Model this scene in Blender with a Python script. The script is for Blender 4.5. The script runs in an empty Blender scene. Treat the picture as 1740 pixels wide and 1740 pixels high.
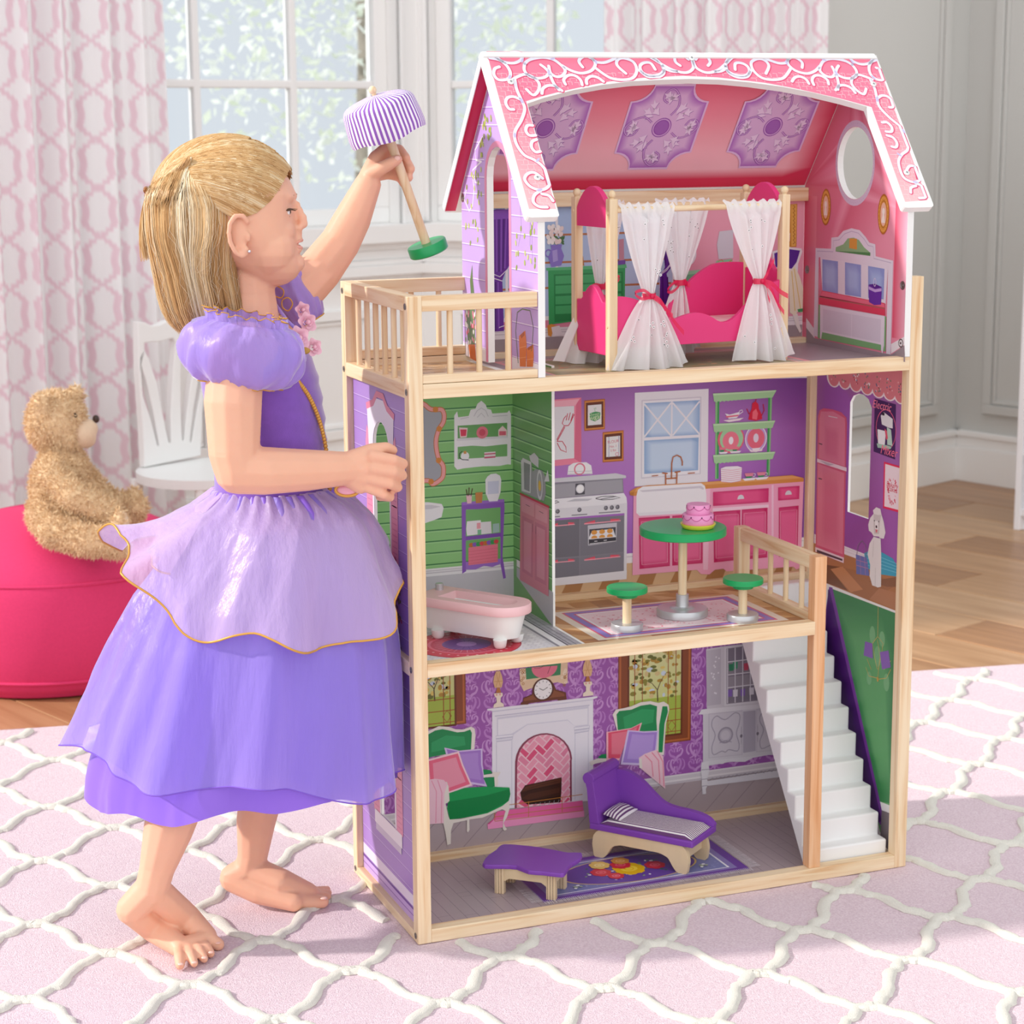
import bpy, bmesh, math, random
import numpy as np
from mathutils import Vector, Matrix, geometry
random.seed(7); RNG = np.random.default_rng(7)
S = bpy.context.scene
COL = S.collection
PI = math.pi
# ------------------------------------------------------------------ camera
FPX = 3433.5
YAW, PIT, ROL = 0.3736, 0.1918, -0.0074
CAM = np.array([-0.8122, -2.4287, 1.0891])
_fw = np.array([math.sin(YAW)*math.cos(PIT), math.cos(YAW)*math.cos(PIT), -math.sin(PIT)])
_r = np.cross(_fw, [0, 0, 1]); _r /= np.linalg.norm(_r); _u = np.cross(_r, _fw)
RT = _r*math.cos(ROL) + _u*math.sin(ROL)
UP = -_r*math.sin(ROL) + _u*math.cos(ROL)
FW = _fw
cd = bpy.data.cameras.new('camera'); cam = bpy.data.objects.new('camera', cd); COL.objects.link(cam)
cd.sensor_width = 36.0; cd.lens = FPX/1740*36
cam.matrix_world = Matrix(((RT[0], UP[0], -FW[0], CAM[0]), (RT[1], UP[1], -FW[1], CAM[1]),
                           (RT[2], UP[2], -FW[2], CAM[2]), (0, 0, 0, 1)))
cd.dof.use_dof = True; cd.dof.focus_distance = 2.62; cd.dof.aperture_fstop = 10
cd.clip_start = 0.05
S.camera = cam
# ------------------------------------------------------------------ world, sun, exposure
w = bpy.data.worlds.new('world'); S.world = w; w.use_nodes = True
bg = w.node_tree.nodes['Background']; bg.inputs[0].default_value = (0.92, 0.96, 1.0, 1); bg.inputs[1].default_value = 0.60
sd = bpy.data.lights.new('sun', 'SUN'); sun = bpy.data.objects.new('sun', sd); COL.objects.link(sun)
sd.energy = 2.5; sd.angle = math.radians(2.5); sd.color = (1.0, 0.95, 0.90)
SUND = Vector((0.967, -0.254, -0.56)).normalized()
sun.rotation_euler = SUND.to_track_quat('-Z', 'Y').to_euler()
fd = bpy.data.lights.new('room_fill', 'SUN'); fill = bpy.data.objects.new('room_fill', fd); COL.objects.link(fill)
fd.energy = 0.85; fd.angle = math.radians(100); fd.color = (1.0, 0.98, 0.96)
fill.rotation_euler = Vector((0.30, 0.80, -0.50)).to_track_quat('-Z', 'Y').to_euler()
S.view_settings.view_transform = 'Standard'; S.view_settings.look = 'None'
S.view_settings.gamma = 1.0; S.view_settings.use_curve_mapping = False
S.view_settings.exposure = 0.45
# ------------------------------------------------------------------ pixel rays onto real planes
def ray(x, y): return FW*FPX + RT*(x-870) - UP*(y-870)
def hit(x, y, o, n):
    d = ray(x, y); o = np.asarray(o, float); n = np.asarray(n, float)
    return CAM + d*(((o-CAM) @ n)/(d @ n))
def onX(x, y, c): return hit(x, y, (c, 0, 0), (1, 0, 0))
def onY(x, y, c): return hit(x, y, (0, c, 0), (0, 1, 0))
def onZ(x, y, c=0.0): return hit(x, y, (0, 0, c), (0, 0, 1))
def atd(x, y, dep): return CAM + ray(x, y)*(dep/FPX)      # dep = distance along the view axis
def depth(p): return float((np.asarray(p, float)-CAM) @ FW)
# ------------------------------------------------------------------ colours, materials
def lin(h):
    if not isinstance(h, str): return tuple(h)[:3]
    h = h.lstrip('#'); o = []
    for i in (0, 2, 4):
        c = int(h[i:i+2], 16)/255
        o.append(c/12.92 if c <= .04045 else ((c+.055)/1.055)**2.4)
    return tuple(o)
MATS = {}
def mat(name, col, rough=.5, spec=.5, var=0.0, vs=20.0, bump=0.0, bs=200.0, metal=0.0, sheen=0.0, coat=0.0, sss=0.0,
        stretch=(1, 1, 1), alpha=1.0, vdark=None, sssr=(1, .35, .2), detail=3):
    if name in MATS: return MATS[name]
    m = bpy.data.materials.new(name); m.use_nodes = True; nt = m.node_tree; N = nt.nodes; L = nt.links
    b = N['Principled BSDF']; c = lin(col)
    b.inputs['Roughness'].default_value = rough; b.inputs['Specular IOR Level'].default_value = spec
    b.inputs['Metallic'].default_value = metal
    b.inputs['Sheen Weight'].default_value = sheen; b.inputs['Coat Weight'].default_value = coat
    if sss: b.inputs['Subsurface Weight'].default_value = sss; b.inputs['Subsurface Radius'].default_value = sssr; b.inputs['Subsurface Scale'].default_value = 0.004
    if alpha < 1: b.inputs['Alpha'].default_value = alpha
    tc = N.new('ShaderNodeTexCoord'); mp = N.new('ShaderNodeMapping'); mp.inputs['Scale'].default_value = stretch
    L.new(tc.outputs['Object'], mp.inputs['Vector'])
    nz = N.new('ShaderNodeTexNoise'); nz.inputs['Scale'].default_value = vs; nz.inputs['Detail'].default_value = detail
    L.new(mp.outputs[0], nz.inputs['Vector'])
    cr = N.new('ShaderNodeValToRGB'); L.new(nz.outputs['Fac'], cr.inputs[0])
    d = lin(vdark) if vdark else tuple(x*(1-var) for x in c)
    cr.color_ramp.elements[0].position = .3; cr.color_ramp.elements[1].position = .7
    cr.color_ramp.elements[0].color = (*d, 1); cr.color_ramp.elements[1].color = (*c, 1)
    L.new(cr.outputs[0], b.inputs['Base Color'])
    if bump:
        n2 = N.new('ShaderNodeTexNoise'); n2.inputs['Scale'].default_value = bs; n2.inputs['Detail'].default_value = 4
        L.new(mp.outputs[0], n2.inputs['Vector'])
        bp = N.new('ShaderNodeBump'); bp.inputs['Strength'].default_value = bump; bp.inputs['Distance'].default_value = .002
        L.new(n2.outputs['Fac'], bp.inputs['Height']); L.new(bp.outputs[0], b.inputs['Normal'])
    MATS[name] = m; return m
def vmat(name, rough=.35, spec=.4, alpha=1.0, sheen=0.0, bump=0.0, bs=300.0, trans=0.0, aniso=0.0, sss=0.0, metal=0.0, grain=0.0, gs=60, gst=(1, 1, 1)):
    "colour comes from the mesh's printed colour attribute"
    if name in MATS: return MATS[name]
    m = bpy.data.materials.new(name); m.use_nodes = True; nt = m.node_tree; N = nt.nodes; L = nt.links
    b = N['Principled BSDF']; b.inputs['Roughness'].default_value = rough; b.inputs['Specular IOR Level'].default_value = spec
    b.inputs['Sheen Weight'].default_value = sheen; b.inputs['Alpha'].default_value = alpha; b.inputs['Anisotropic'].default_value = aniso
    b.inputs['Metallic'].default_value = metal
    if sss: b.inputs['Subsurface Weight'].default_value = sss; b.inputs['Subsurface Radius'].default_value = (1, .35, .2); b.inputs['Subsurface Scale'].default_value = .004
    a = N.new('ShaderNodeAttribute'); a.attribute_name = 'Col'
    if grain:
        tc = N.new('ShaderNodeTexCoord'); mp = N.new('ShaderNodeMapping'); mp.inputs['Scale'].default_value = gst
        L.new(tc.outputs['Object'], mp.inputs['Vector'])
        nz = N.new('ShaderNodeTexNoise'); nz.inputs['Scale'].default_value = gs; nz.inputs['Detail'].default_value = 4
        L.new(mp.outputs[0], nz.inputs['Vector'])
        mr = N.new('ShaderNodeMapRange'); mr.inputs[1].default_value = .3; mr.inputs[2].default_value = .7
        mr.inputs[3].default_value = 1-grain; mr.inputs[4].default_value = 1+grain*.4
        L.new(nz.outputs['Fac'], mr.inputs[0])
        mx = N.new('ShaderNodeVectorMath'); mx.operation = 'SCALE'
        L.new(a.outputs['Color'], mx.inputs[0]); L.new(mr.outputs[0], mx.inputs['Scale']); L.new(mx.outputs[0], b.inputs['Base Color'])
    else: L.new(a.outputs['Color'], b.inputs['Base Color'])
    if trans:
        t = N.new('ShaderNodeBsdfTranslucent'); L.new(a.outputs['Color'], t.inputs[0])
        mx = N.new('ShaderNodeMixShader'); mx.inputs[0].default_value = trans
        L.new(b.outputs[0], mx.inputs[1]); L.new(t.outputs[0], mx.inputs[2]); L.new(mx.outputs[0], N['Material Output'].inputs[0])
    if bump:
        tc = N.new('ShaderNodeTexCoord'); n2 = N.new('ShaderNodeTexNoise'); n2.inputs['Scale'].default_value = bs
        L.new(tc.outputs['Object'], n2.inputs['Vector'])
        bp = N.new('ShaderNodeBump'); bp.inputs['Strength'].default_value = bump; bp.inputs['Distance'].default_value = .002
        L.new(n2.outputs['Fac'], bp.inputs['Height']); L.new(bp.outputs[0], b.inputs['Normal'])
    MATS[name] = m; return m
def wood(axis, tone='pine'):
    nm = 'wood_'+tone+'_'+axis
    if nm in MATS: return MATS[nm]
    A, B, C2 = dict(pine=('F3DDBB', 'ECCFA8', 'DDB284'), ply=('EFD8B6', 'E8CBA4', 'DBB78C'), warm=('EBBE95', 'E5AE80', 'D89A68'))[tone]
    m = bpy.data.materials.new(nm); m.use_nodes = True; nt = m.node_tree; N = nt.nodes; L = nt.links; b = N['Principled BSDF']
    b.inputs['Roughness'].default_value = .5; b.inputs['Specular IOR Level'].default_value = .3
    tc = N.new('ShaderNodeTexCoord'); oi = N.new('ShaderNodeObjectInfo')
    ad = N.new('ShaderNodeVectorMath'); ad.operation = 'ADD'
    sc = N.new('ShaderNodeVectorMath'); sc.operation = 'SCALE'; sc.inputs[0].default_value = (7.1, 3.3, 5.7)
    L.new(oi.outputs['Random'], sc.inputs['Scale']); L.new(tc.outputs['Object'], ad.inputs[0]); L.new(sc.outputs[0], ad.inputs[1])
    mp = N.new('ShaderNodeMapping'); s = [1, 1, 1]; s['XYZ'.index(axis)] = .045; mp.inputs['Scale'].default_value = s
    L.new(ad.outputs[0], mp.inputs['Vector'])
    n1 = N.new('ShaderNodeTexNoise'); n1.inputs['Scale'].default_value = 110; n1.inputs['Detail'].default_value = 5; n1.inputs['Distortion'].default_value = .6
    L.new(mp.outputs[0], n1.inputs['Vector'])
    cr = N.new('ShaderNodeValToRGB'); e = cr.color_ramp.elements
    e[0].position = .3; e[0].color = (*lin(C2), 1); e[1].position = .62; e[1].color = (*lin(A), 1)
    x = e.new(.45); x.color = (*lin(B), 1)
    L.new(n1.outputs['Fac'], cr.inputs[0]); L.new(cr.outputs[0], b.inputs['Base Color'])
    MATS[nm] = m; return m
# ------------------------------------------------------------------ mesh builder
class MB:
    def __init__(s): s.v = []; s.f = []; s.c = []; s.n = 0; s.uc = False
    def add(s, V, F, col=None):
        V = np.asarray(V, float).reshape(-1, 3); k = s.n
        s.v.append(V); s.n += len(V)
        for f in F: s.f.append([i+k for i in f])
        s.c += [col]*len(F)
        if col is not None: s.uc = True
        return s
    def box(s, x0, x1, y0, y1, z0, z1, col=None):
        V = [(x, y, z) for z in (z0, z1) for y in (y0, y1) for x in (x0, x1)]
        return s.add(V, [(0, 2, 3, 1), (4, 5, 7, 6), (0, 1, 5, 4), (2, 6, 7, 3), (0, 4, 6, 2), (1, 3, 7, 5)], col)
    def obox(s, o, a, b, c, col=None):
        "corner o and three edge vectors"
        o, a, b, c = [np.asarray(t, float) for t in (o, a, b, c)]
        if np.dot(np.cross(a, b), c) < 0: a, b = b, a
        V = [o+i*a+j*b+k*c for k in (0, 1) for j in (0, 1) for i in (0, 1)]
        return s.add(V, [(0, 2, 3, 1), (4, 5, 7, 6), (0, 1, 5, 4), (2, 6, 7, 3), (0, 4, 6, 2), (1, 3, 7, 5)], col)
    def surf(s, G, cu=False, cv=False, col=None):
        G = np.asarray(G, float); n, m = G.shape[:2]; F = []
        for i in range(n if cu else n-1):
            for j in range(m if cv else m-1):
                i2 = (i+1) % n; j2 = (j+1) % m
                F.append((i*m+j, i2*m+j, i2*m+j2, i*m+j2))
        return s.add(G.reshape(-1, 3), F, col)
    def tube(s, path, r, n=8, closed=False, cap=True, col=None, flat=1.0, up=None):
        P = np.asarray(path, float); k = len(P); R = np.full(k, r, float) if np.isscalar(r) else np.asarray(r, float)
        T = np.gradient(P, axis=0) if not closed else np.roll(P, -1, 0)-np.roll(P, 1, 0)
        T /= np.linalg.norm(T, axis=1)[:, None]+1e-12
        a = np.array(up, float) if up is not None else (np.array([0, 0, 1.]) if abs(T[0][2]) < .9 else np.array([1., 0, 0]))
        G = []
        for i in range(k):
            a = a-T[i]*(a @ T[i]); a /= np.linalg.norm(a)+1e-12; b = np.cross(T[i], a)
            G.append([P[i]+R[i]*(math.cos(t)*b+flat*math.sin(t)*a) for t in np.linspace(0, 2*PI, n, endpoint=False)])
        k0 = s.n; s.surf(G, closed, True, col)
        if cap and not closed:
            s.f.append([k0+j for j in range(n)][::-1]); s.f.append([k0+(k-1)*n+j for j in range(n)]); s.c += [col, col]
        return s
    def lathe(s, c, prof, n=24, ax=None, col=None):
        "prof (r, h) along axis ax from c"
        c = np.asarray(c, float); a = np.array([0, 0, 1.]) if ax is None else np.asarray(ax, float)/np.linalg.norm(ax)
        t = np.array([1., 0, 0]) if abs(a[0]) < .9 else np.array([0, 1., 0]); u = t-a*(t @ a); u /= np.linalg.norm(u); v = np.cross(a, u)
        G = [[c+a*h+r*(math.cos(q)*u+math.sin(q)*v) for q in np.linspace(0, 2*PI, n, endpoint=False)] for r, h in prof]
        k0 = s.n; s.surf(G, False, True, col); m = len(prof)
        s.f = s.f
        if prof[0][0] > 1e-5: s.f.append([k0+j for j in range(n)][::-1]); s.c.append(col)
        if prof[-1][0] > 1e-5: s.f.append([k0+(m-1)*n+j for j in range(n)]); s.c.append(col)
        return s
    def ball(s, c, r, n=14, col=None, sq=None):
        r = np.full(3, r, float) if np.isscalar(r) else np.asarray(r, float); c = np.asarray(c, float)
        G = [[c+r*np.array([math.sin(p)*math.cos(q), math.sin(p)*math.sin(q), math.cos(p)]) for q in np.linspace(0, 2*PI, n, endpoint=False)]
             for p in np.linspace(0.02, PI-.02, n//2+1)]
        return s.surf(np.array(G)[::-1], False, True, col)
    def prism(s, loops, o, u, v, t, col=None):
        "2D loops (first outer, then holes) in plane o,u,v thickened along vector t"
        o, u, v, t = [np.asarray(q, float) for q in (o, u, v, t)]
        L2 = [[Vector((p[0], p[1], 0)) for p in lp] for lp in loops]
        tri = geometry.tessellate_polygon(L2)
        pts = [p for lp in L2 for p in lp]; V = [o+u*p.x+v*p.y for p in pts]; n = len(V)
        F = [tuple(q) for q in tri]
        V2 = V+[q+t for q in V]; F2 = list(F)+[tuple(i+n for i in f[::-1]) for f in F]; k = 0
        for lp in L2:
            m = len(lp)
            for i in range(m):
                a, b = k+i, k+(i+1) % m; F2.append((a, b, b+n, a+n))
            k += m
        return s.add(V2, F2, col)
    def build(s, name, m, parent=None, smooth=False, bevel=0, loc=None, seg=2, wn=False, sub=0, fixn=True):
        me = bpy.data.meshes.new(name); V = np.concatenate(s.v) if s.v else np.zeros((0, 3))
        off = np.array(OFF.get(parent, (0, 0, 0)) if parent is not None else (loc if loc is not None else (0, 0, 0)), float)
        V = V-off
        me.from_pydata(V.tolist(), [], s.f); me.update()
        if s.uc:
            at = me.color_attributes.new('Col', 'FLOAT_COLOR', 'CORNER'); buf = []
            for f, c in zip(s.f, s.c):
                if c is None: c = 'FFFFFF'
                if isinstance(c, list): buf += [x for q in c for x in (*lin(q), 1)]
                else: buf += [*lin(c), 1]*len(f)
            at.data.foreach_set('color', buf)
        if fixn:
            bm = bmesh.new(); bm.from_mesh(me); bmesh.ops.recalc_face_normals(bm, faces=bm.faces); bm.to_mesh(me); bm.free()
        if smooth: me.polygons.foreach_set('use_smooth', [True]*len(me.polygons))
        me.materials.append(m)
        o = bpy.data.objects.new(name, me); COL.objects.link(o)
        if parent is not None: o.parent = parent
        else: o.location = off
        OFF[o] = tuple(off)
        if bevel:
            b = o.modifiers.new('bevel', 'BEVEL'); b.width = bevel; b.segments = seg; b.limit_method = 'ANGLE'; b.angle_limit = .6
        if sub:
            q = o.modifiers.new('subdivision', 'SUBSURF'); q.levels = sub; q.render_levels = sub
        if smooth and smooth != 'all':
            try: me.set_sharp_from_angle(angle=math.radians(40))
            except Exception: pass
        return o
OFF = {}
def thing(name, label, cat, loc, group=None):
    o = bpy.data.objects.new(name, None); COL.objects.link(o); o.location = loc; OFF[o] = tuple(loc); o.empty_display_size = .05
    return tag(o, label, cat, group)
def tag(o, label=None, cat=None, group=None, kind=None):
    if label: o['label'] = label
    if cat: o['category'] = cat
    if group: o['group'] = group
    if kind: o['kind'] = kind
    return o
def copytree(o, parent=None, shift=None):
    c = o.copy(); COL.objects.link(c)
    if parent is not None: c.parent = parent
    if shift is not None: c.location = Vector(c.location)+Vector(shift)
    for ch in list(o.children): copytree(ch, c)
    return c
# ------------------------------------------------------------------ flat print on panels
class Art:
    def __init__(s, name, parent, o, u, v, n, label=None, m=None, base=0):
        s.name = name; s.par = parent; s.o, s.u, s.v, s.n = [np.asarray(t, float) for t in (o, u, v, n)]
        s.mb = MB(); s.k = 1+base; s.lk = -1; s.sub = 0; s.mx = 0; s.lift = 0.0; s.label = label; s.m = m; s.zx, s.zy, s.zs = 0, 0, 1; s.flip = -1 if np.cross(s.u, s.v) @ s.n < 0 else 1
    def off(s):
        "each layer a hair above the last; shapes sharing a layer are fanned so that none is coplanar"
        if s.k == s.lk: s.sub = (s.sub+1) % 10; s.mx = max(s.mx, s.sub)
        else:
            if s.k > s.lk and s.mx: s.lift += (s.mx+1)*8e-6
            s.sub = 0; s.mx = 0; s.lk = s.k
        return s.n*(s.k*3e-5+s.lift+s.sub*8e-6)
    def zoom(s, ox, oy, sc): s.zx, s.zy, s.zs = ox, oy, sc; return s
    def P(s, x, y):
        h = hit(s.zx+x/s.zs, s.zy+y/s.zs, s.o, s.n)-s.o
        return (h @ s.u, h @ s.v)
    def pts(s, L): return [s.P(L[i], L[i+1]) for i in range(0, len(L), 2)]
    def poly(s, col, p, holes=()):
        L2 = [[Vector((q[0], q[1], 0)) for q in lp] for lp in [p, *holes]]
        tri = geometry.tessellate_polygon(L2); pts = [q for lp in L2 for q in lp]
        d = s.off(); V = [s.o+s.u*q.x+s.v*q.y+d for q in pts]; k = s.mb.n
        if isinstance(col, list): s.mb.add(V, []); s.mb.f += [[i+k for i in f] for f in tri]; s.mb.c += [[col[i % len(col)] for i in f] for f in tri]; s.mb.uc = True
        else: s.mb.add(V, tri, col)
        s.k += 1; return s
    def hold(s): s.k -= 1; return s         # next shape on the same layer
    def q(s, col, L, holes=()): return s.poly(col, s.pts(L), holes)
    def grid(s, rows):
        "rows of [(x,y,col)...] px -> smooth colour mesh"
        n, m = len(rows), len(rows[0]); V = []; C = []; d = s.off()
        for r in rows:
            for x, y, c in r:
                a, b = s.P(x, y); V.append(s.o+s.u*a+s.v*b+d); C.append(c)
        k = s.mb.n; s.mb.add(V, [])
        for i in range(n-1):
            for j in range(m-1):
                f = [i*m+j, (i+1)*m+j, (i+1)*m+j+1, i*m+j+1]
                s.mb.f.append([t+k for t in f]); s.mb.c.append([C[t] for t in f])
        s.mb.uc = True; s.k += 1; return s
    def lines(s, col, w, Ls, closed=False, taper=False):
        for L in Ls: s.l(col, w, L, closed, taper); s.k -= 1
        s.k += 1; return s
    def l(s, col, w, L, closed=False, taper=False, d2=False, smooth=0):
        "ribbon; w in millimetres"
        p = np.array(L if d2 else s.pts(L), float)
        if smooth: p = spline(p, smooth, closed)
        if closed: T = np.roll(p, -1, 0)-np.roll(p, 1, 0)
        else: T = np.gradient(p, axis=0)
        T /= np.linalg.norm(T, axis=1)[:, None]+1e-12; N = np.stack([-T[:, 1], T[:, 0]], 1)
        h = np.full(len(p), w*.0005)
        if taper: h = h*np.linspace(1, .35, len(p))
        A = p+N*h[:, None]; B = p-N*h[:, None]; d = s.off(); n = len(p)
        V = [s.o+s.u*q[0]+s.v*q[1]+d for q in np.concatenate([A, B])]
        F = [(i, (i+1) % n, n+(i+1) % n, n+i) for i in range(n if closed else n-1)]
        s.mb.add(V, F, col); s.k += 1; return s
    def disc(s, col, x, y, rx, ry=None, n=20, rot=0, d2=False):
        "radius in mm"
        c = (x, y) if d2 else s.P(x, y); ry = rx if ry is None else ry; t = np.linspace(0, 2*PI, n, endpoint=False)+.01
        ca, sa = math.cos(rot), math.sin(rot)
        return s.poly(col, [(c[0]+.001*(rx*math.cos(a)*ca-ry*math.sin(a)*sa), c[1]+.001*(rx*math.cos(a)*sa+ry*math.sin(a)*ca)) for a in t])
    def ring(s, col, x, y, r0, r1, n=24, d2=False, ry0=None, ry1=None):
        c = (x, y) if d2 else s.P(x, y); t = np.linspace(0, 2*PI, n, endpoint=False); ry0 = ry0 or r0; ry1 = ry1 or r1
        A = [(c[0]+.001*r1*math.cos(a), c[1]+.001*ry1*math.sin(a)) for a in t]; B = [(c[0]+.001*r0*math.cos(a), c[1]+.001*ry0*math.sin(a)) for a in t]
        d = s.off(); V = [s.o+s.u*q[0]+s.v*q[1]+d for q in A+B]
        s.mb.add(V, [(i, (i+1) % n, n+(i+1) % n, n+i) for i in range(n)], col); s.k += 1; return s
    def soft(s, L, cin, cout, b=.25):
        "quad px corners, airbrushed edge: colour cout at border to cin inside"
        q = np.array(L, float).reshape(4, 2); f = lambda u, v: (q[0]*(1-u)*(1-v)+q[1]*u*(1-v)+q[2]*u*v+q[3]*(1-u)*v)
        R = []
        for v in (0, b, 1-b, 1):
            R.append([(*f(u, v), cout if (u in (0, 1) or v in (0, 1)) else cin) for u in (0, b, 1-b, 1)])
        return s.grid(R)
    def text(s, txt, x, y, size, col, rot=0.0, shear=0.0, d2=False):
        "lettering, size in mm"
        cu = bpy.data.curves.new('lettering', 'FONT'); cu.body = txt; cu.size = size*.001; cu.align_x = 'CENTER'; cu.align_y = 'CENTER'; cu.shear = shear
        cu.resolution_u = 3; ob = bpy.data.objects.new('lettering', cu); COL.objects.link(ob)
        bpy.context.view_layer.update()
        me = bpy.data.meshes.new_from_object(ob.evaluated_get(bpy.context.evaluated_depsgraph_get()))
        c = (x, y) if d2 else s.P(x, y); d = s.off(); ca, sa = math.cos(rot), math.sin(rot)
        fx = s.flip
        V = [s.o+s.u*(c[0]+fx*(q.co.x*ca-q.co.y*sa))+s.v*(c[1]+q.co.x*sa+q.co.y*ca)+d for q in me.vertices]
        s.mb.add(V, [tuple(p.vertices) for p in me.polygons], col); s.k += 1
        bpy.data.objects.remove(ob); bpy.data.curves.remove(cu); bpy.data.meshes.remove(me); return s
    def build(s):
        o = s.mb.build(s.name, s.m or vmat('printed_laminate', .32, .35), s.par, fixn=False)
        if s.label: o['label'] = s.label
        return o
def spline(p, n=4, closed=False):
    "Catmull-Rom through points"
    p = np.asarray(p, float); k = len(p); out = []
    for i in range(k if closed else k-1):
        a, b, c, d = (p[(i-1) % k], p[i], p[(i+1) % k], p[(i+2) % k]) if closed else (p[max(i-1, 0)], p[i], p[i+1], p[min(i+2, k-1)])
        for t in np.linspace(0, 1, n, endpoint=False):
            out.append(.5*((2*b)+(c-a)*t+(2*a-5*b+4*c-d)*t*t+(3*b-a-3*c+d)*t**3))
    if not closed: out.append(p[-1])
    return np.array(out)
def artY(name, par, y, label=None, base=0): return Art(name, par, (0, y, 0), (1, 0, 0), (0, 0, 1), (0, -1, 0), label, base=base)
def artX(name, par, x, sgn=-1, label=None, base=0): return Art(name, par, (x, 0, 0), (0, 1, 0), (0, 0, 1), (sgn, 0, 0), label, base=base)
def artZ(name, par, z, label=None, base=0): return Art(name, par, (0, 0, z), (1, 0, 0), (0, 1, 0), (0, 0, 1), label, base=base)
def arch(y0, y1, z0, z1, r=None, n=10):
    "arched opening outline, round top"
    c = (y0+y1)/2; h = (y1-y0)/2; rz = h if r is None else r
    return [(y0, z0), (y1, z0)]+[(c+h*math.cos(t), z1-rz+rz*math.sin(t)) for t in np.linspace(0, PI, n)]
def circ(c0, c1, r0, r1, n=28): return [(c0+r0*math.cos(t), c1+r1*math.sin(t)) for t in np.linspace(0, 2*PI, n, endpoint=False)]
# ================================================================== ROOM
def adir(az): a = math.radians(az); return np.array([math.sin(a), math.cos(a), 0.])
class Wall:
    "vertical wall through p along azimuth az; n points into the room"
    def __init__(s, p, az):
        s.p = np.array([p[0], p[1], 0.]); s.d = adir(az); s.n = np.array([s.d[1], -s.d[0], 0.])
        if (CAM-s.p) @ s.n < 0: s.n = -s.n
    def t(s, x, y): return float((hit(x, y, s.p, s.n)-s.p) @ s.d)
    def z(s, x, y): return float(hit(x, y, s.p, s.n)[2])
    def box(s, mb, t0, t1, z0, z1, d0, d1):
        return mb.obox(s.p+s.d*t0+s.n*d0+np.array([0, 0, z0]), s.d*(t1-t0), s.n*(d1-d0), (0, 0, z1-z0))
FZ = -0.012
HT = 2.5
m_wall = mat('wall_paint_grey', 'CDCCC8', .6, .3, bump=.05, bs=120)
m_trim = mat('trim_paint_white', 'F6F5F3', .4, .4)
WA = Wall((.806, 3.05), 69); KA = WA.p+WA.d*(.32)
WB = Wall((KA[0], KA[1]), 133)
WC = Wall((2.712, 2.807), 69)
WD = Wall((2.712, 2.807), 161)
# where B meets C
A2 = np.array([[WB.d[0], -WC.d[0]], [WB.d[1], -WC.d[1]]]); sol = np.linalg.solve(A2, (WC.p-WB.p)[:2]); LB, TC = float(sol[0]), float(sol[1])
def kstruct(o): o['kind'] = 'structure'; return o
def frame_mould(mb, W_, t0, t1, z0, z1):
    "panel moulding: two stepped rims"
    for a, wd, h in ((0, .028, .016), (.03, .012, .008)):
        W_.box(mb, t0+a, t1-a, z0+a, z0+a+wd, 0, h); W_.box(mb, t0+a, t1-a, z1-a-wd, z1-a, 0, h)
        W_.box(mb, t0+a, t0+a+wd, z0+a+wd, z1-a-wd, 0, h); W_.box(mb, t1-a-wd, t1-a, z0+a+wd, z1-a-wd, 0, h)
def baseboard(name, W_, t0, t1):
    mb = MB()
    for z0, z1, h in ((FZ, .095, .018), (.095, .128, .012), (.128, .145, .020)): W_.box(mb, t0, t1, z0, z1, 0, h)
    return kstruct(mb.build(name, m_trim, bevel=.002))
def window(nm, W_, tl, tr, zb, zt, vm, hm, wl, wr, side):
    "wall with a real opening, sash, muntins, panes, casing and sill"
    mb = MB()
    W_.box(mb, wl, wr, FZ, zb, -.12, 0); W_.box(mb, wl, wr, zt, HT, -.12, 0)
    W_.box(mb, wl, tl, zb, zt, -.12, 0); W_.box(mb, tr, wr, zb, zt, -.12, 0)
    kstruct(mb.build('wall_'+side, m_trim))
    root = bpy.data.objects.new(nm, None); COL.objects.link(root); loc = tuple(W_.p+W_.d*tl+np.array([0, 0, zb])); root.location = loc; OFF[root] = loc; kstruct(root)
    f = MB(); s = .045
    W_.box(f, tl, tr, zb, zb+s, -.085, -.045); W_.box(f, tl, tr, zt-s, zt, -.085, -.045)
    W_.box(f, tl, tl+s, zb+s, zt-s, -.085, -.045); W_.box(f, tr-s, tr, zb+s, zt-s, -.085, -.045)
    f.build('sash', m_trim, root, bevel=.003)
    vs = [tl+s]+vm+[tr-s]; hs = [zb+s]+hm+[zt-s]
    for t in vm:
        b = MB(); W_.box(b, t-.011, t+.011, zb+s, zt-s, -.08, -.05); b.build('muntin', m_trim, root, bevel=.004)
    for z in hm:
        b = MB(); W_.box(b, tl+s, tr-s, z-.011, z+.011, -.079, -.051); b.build('muntin', m_trim, root, bevel=.004)
    for i in range(len(vs)-1):
        for j in range(len(hs)-1):
            b = MB(); W_.box(b, vs[i]-.002, vs[i+1]+.002, hs[j]-.002, hs[j+1]+.002, -.067, -.063); b.build('pane', m_glass, root)
    c = MB()
    for a, wd, h in ((-.085, .085, .014), (-.085, .022, .026), (-.012, .012, .020)):
        W_.box(c, tl+a, tl+a+wd, zb, zt+.09, 0, h); W_.box(c, tr-a-wd, tr-a, zb, zt+.09, 0, h)
    W_.box(c, tl-.085, tr+.085, zt, zt+.09, 0, .015)
    c.build('casing', m_trim, root, bevel=.002)
    return root
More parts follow.
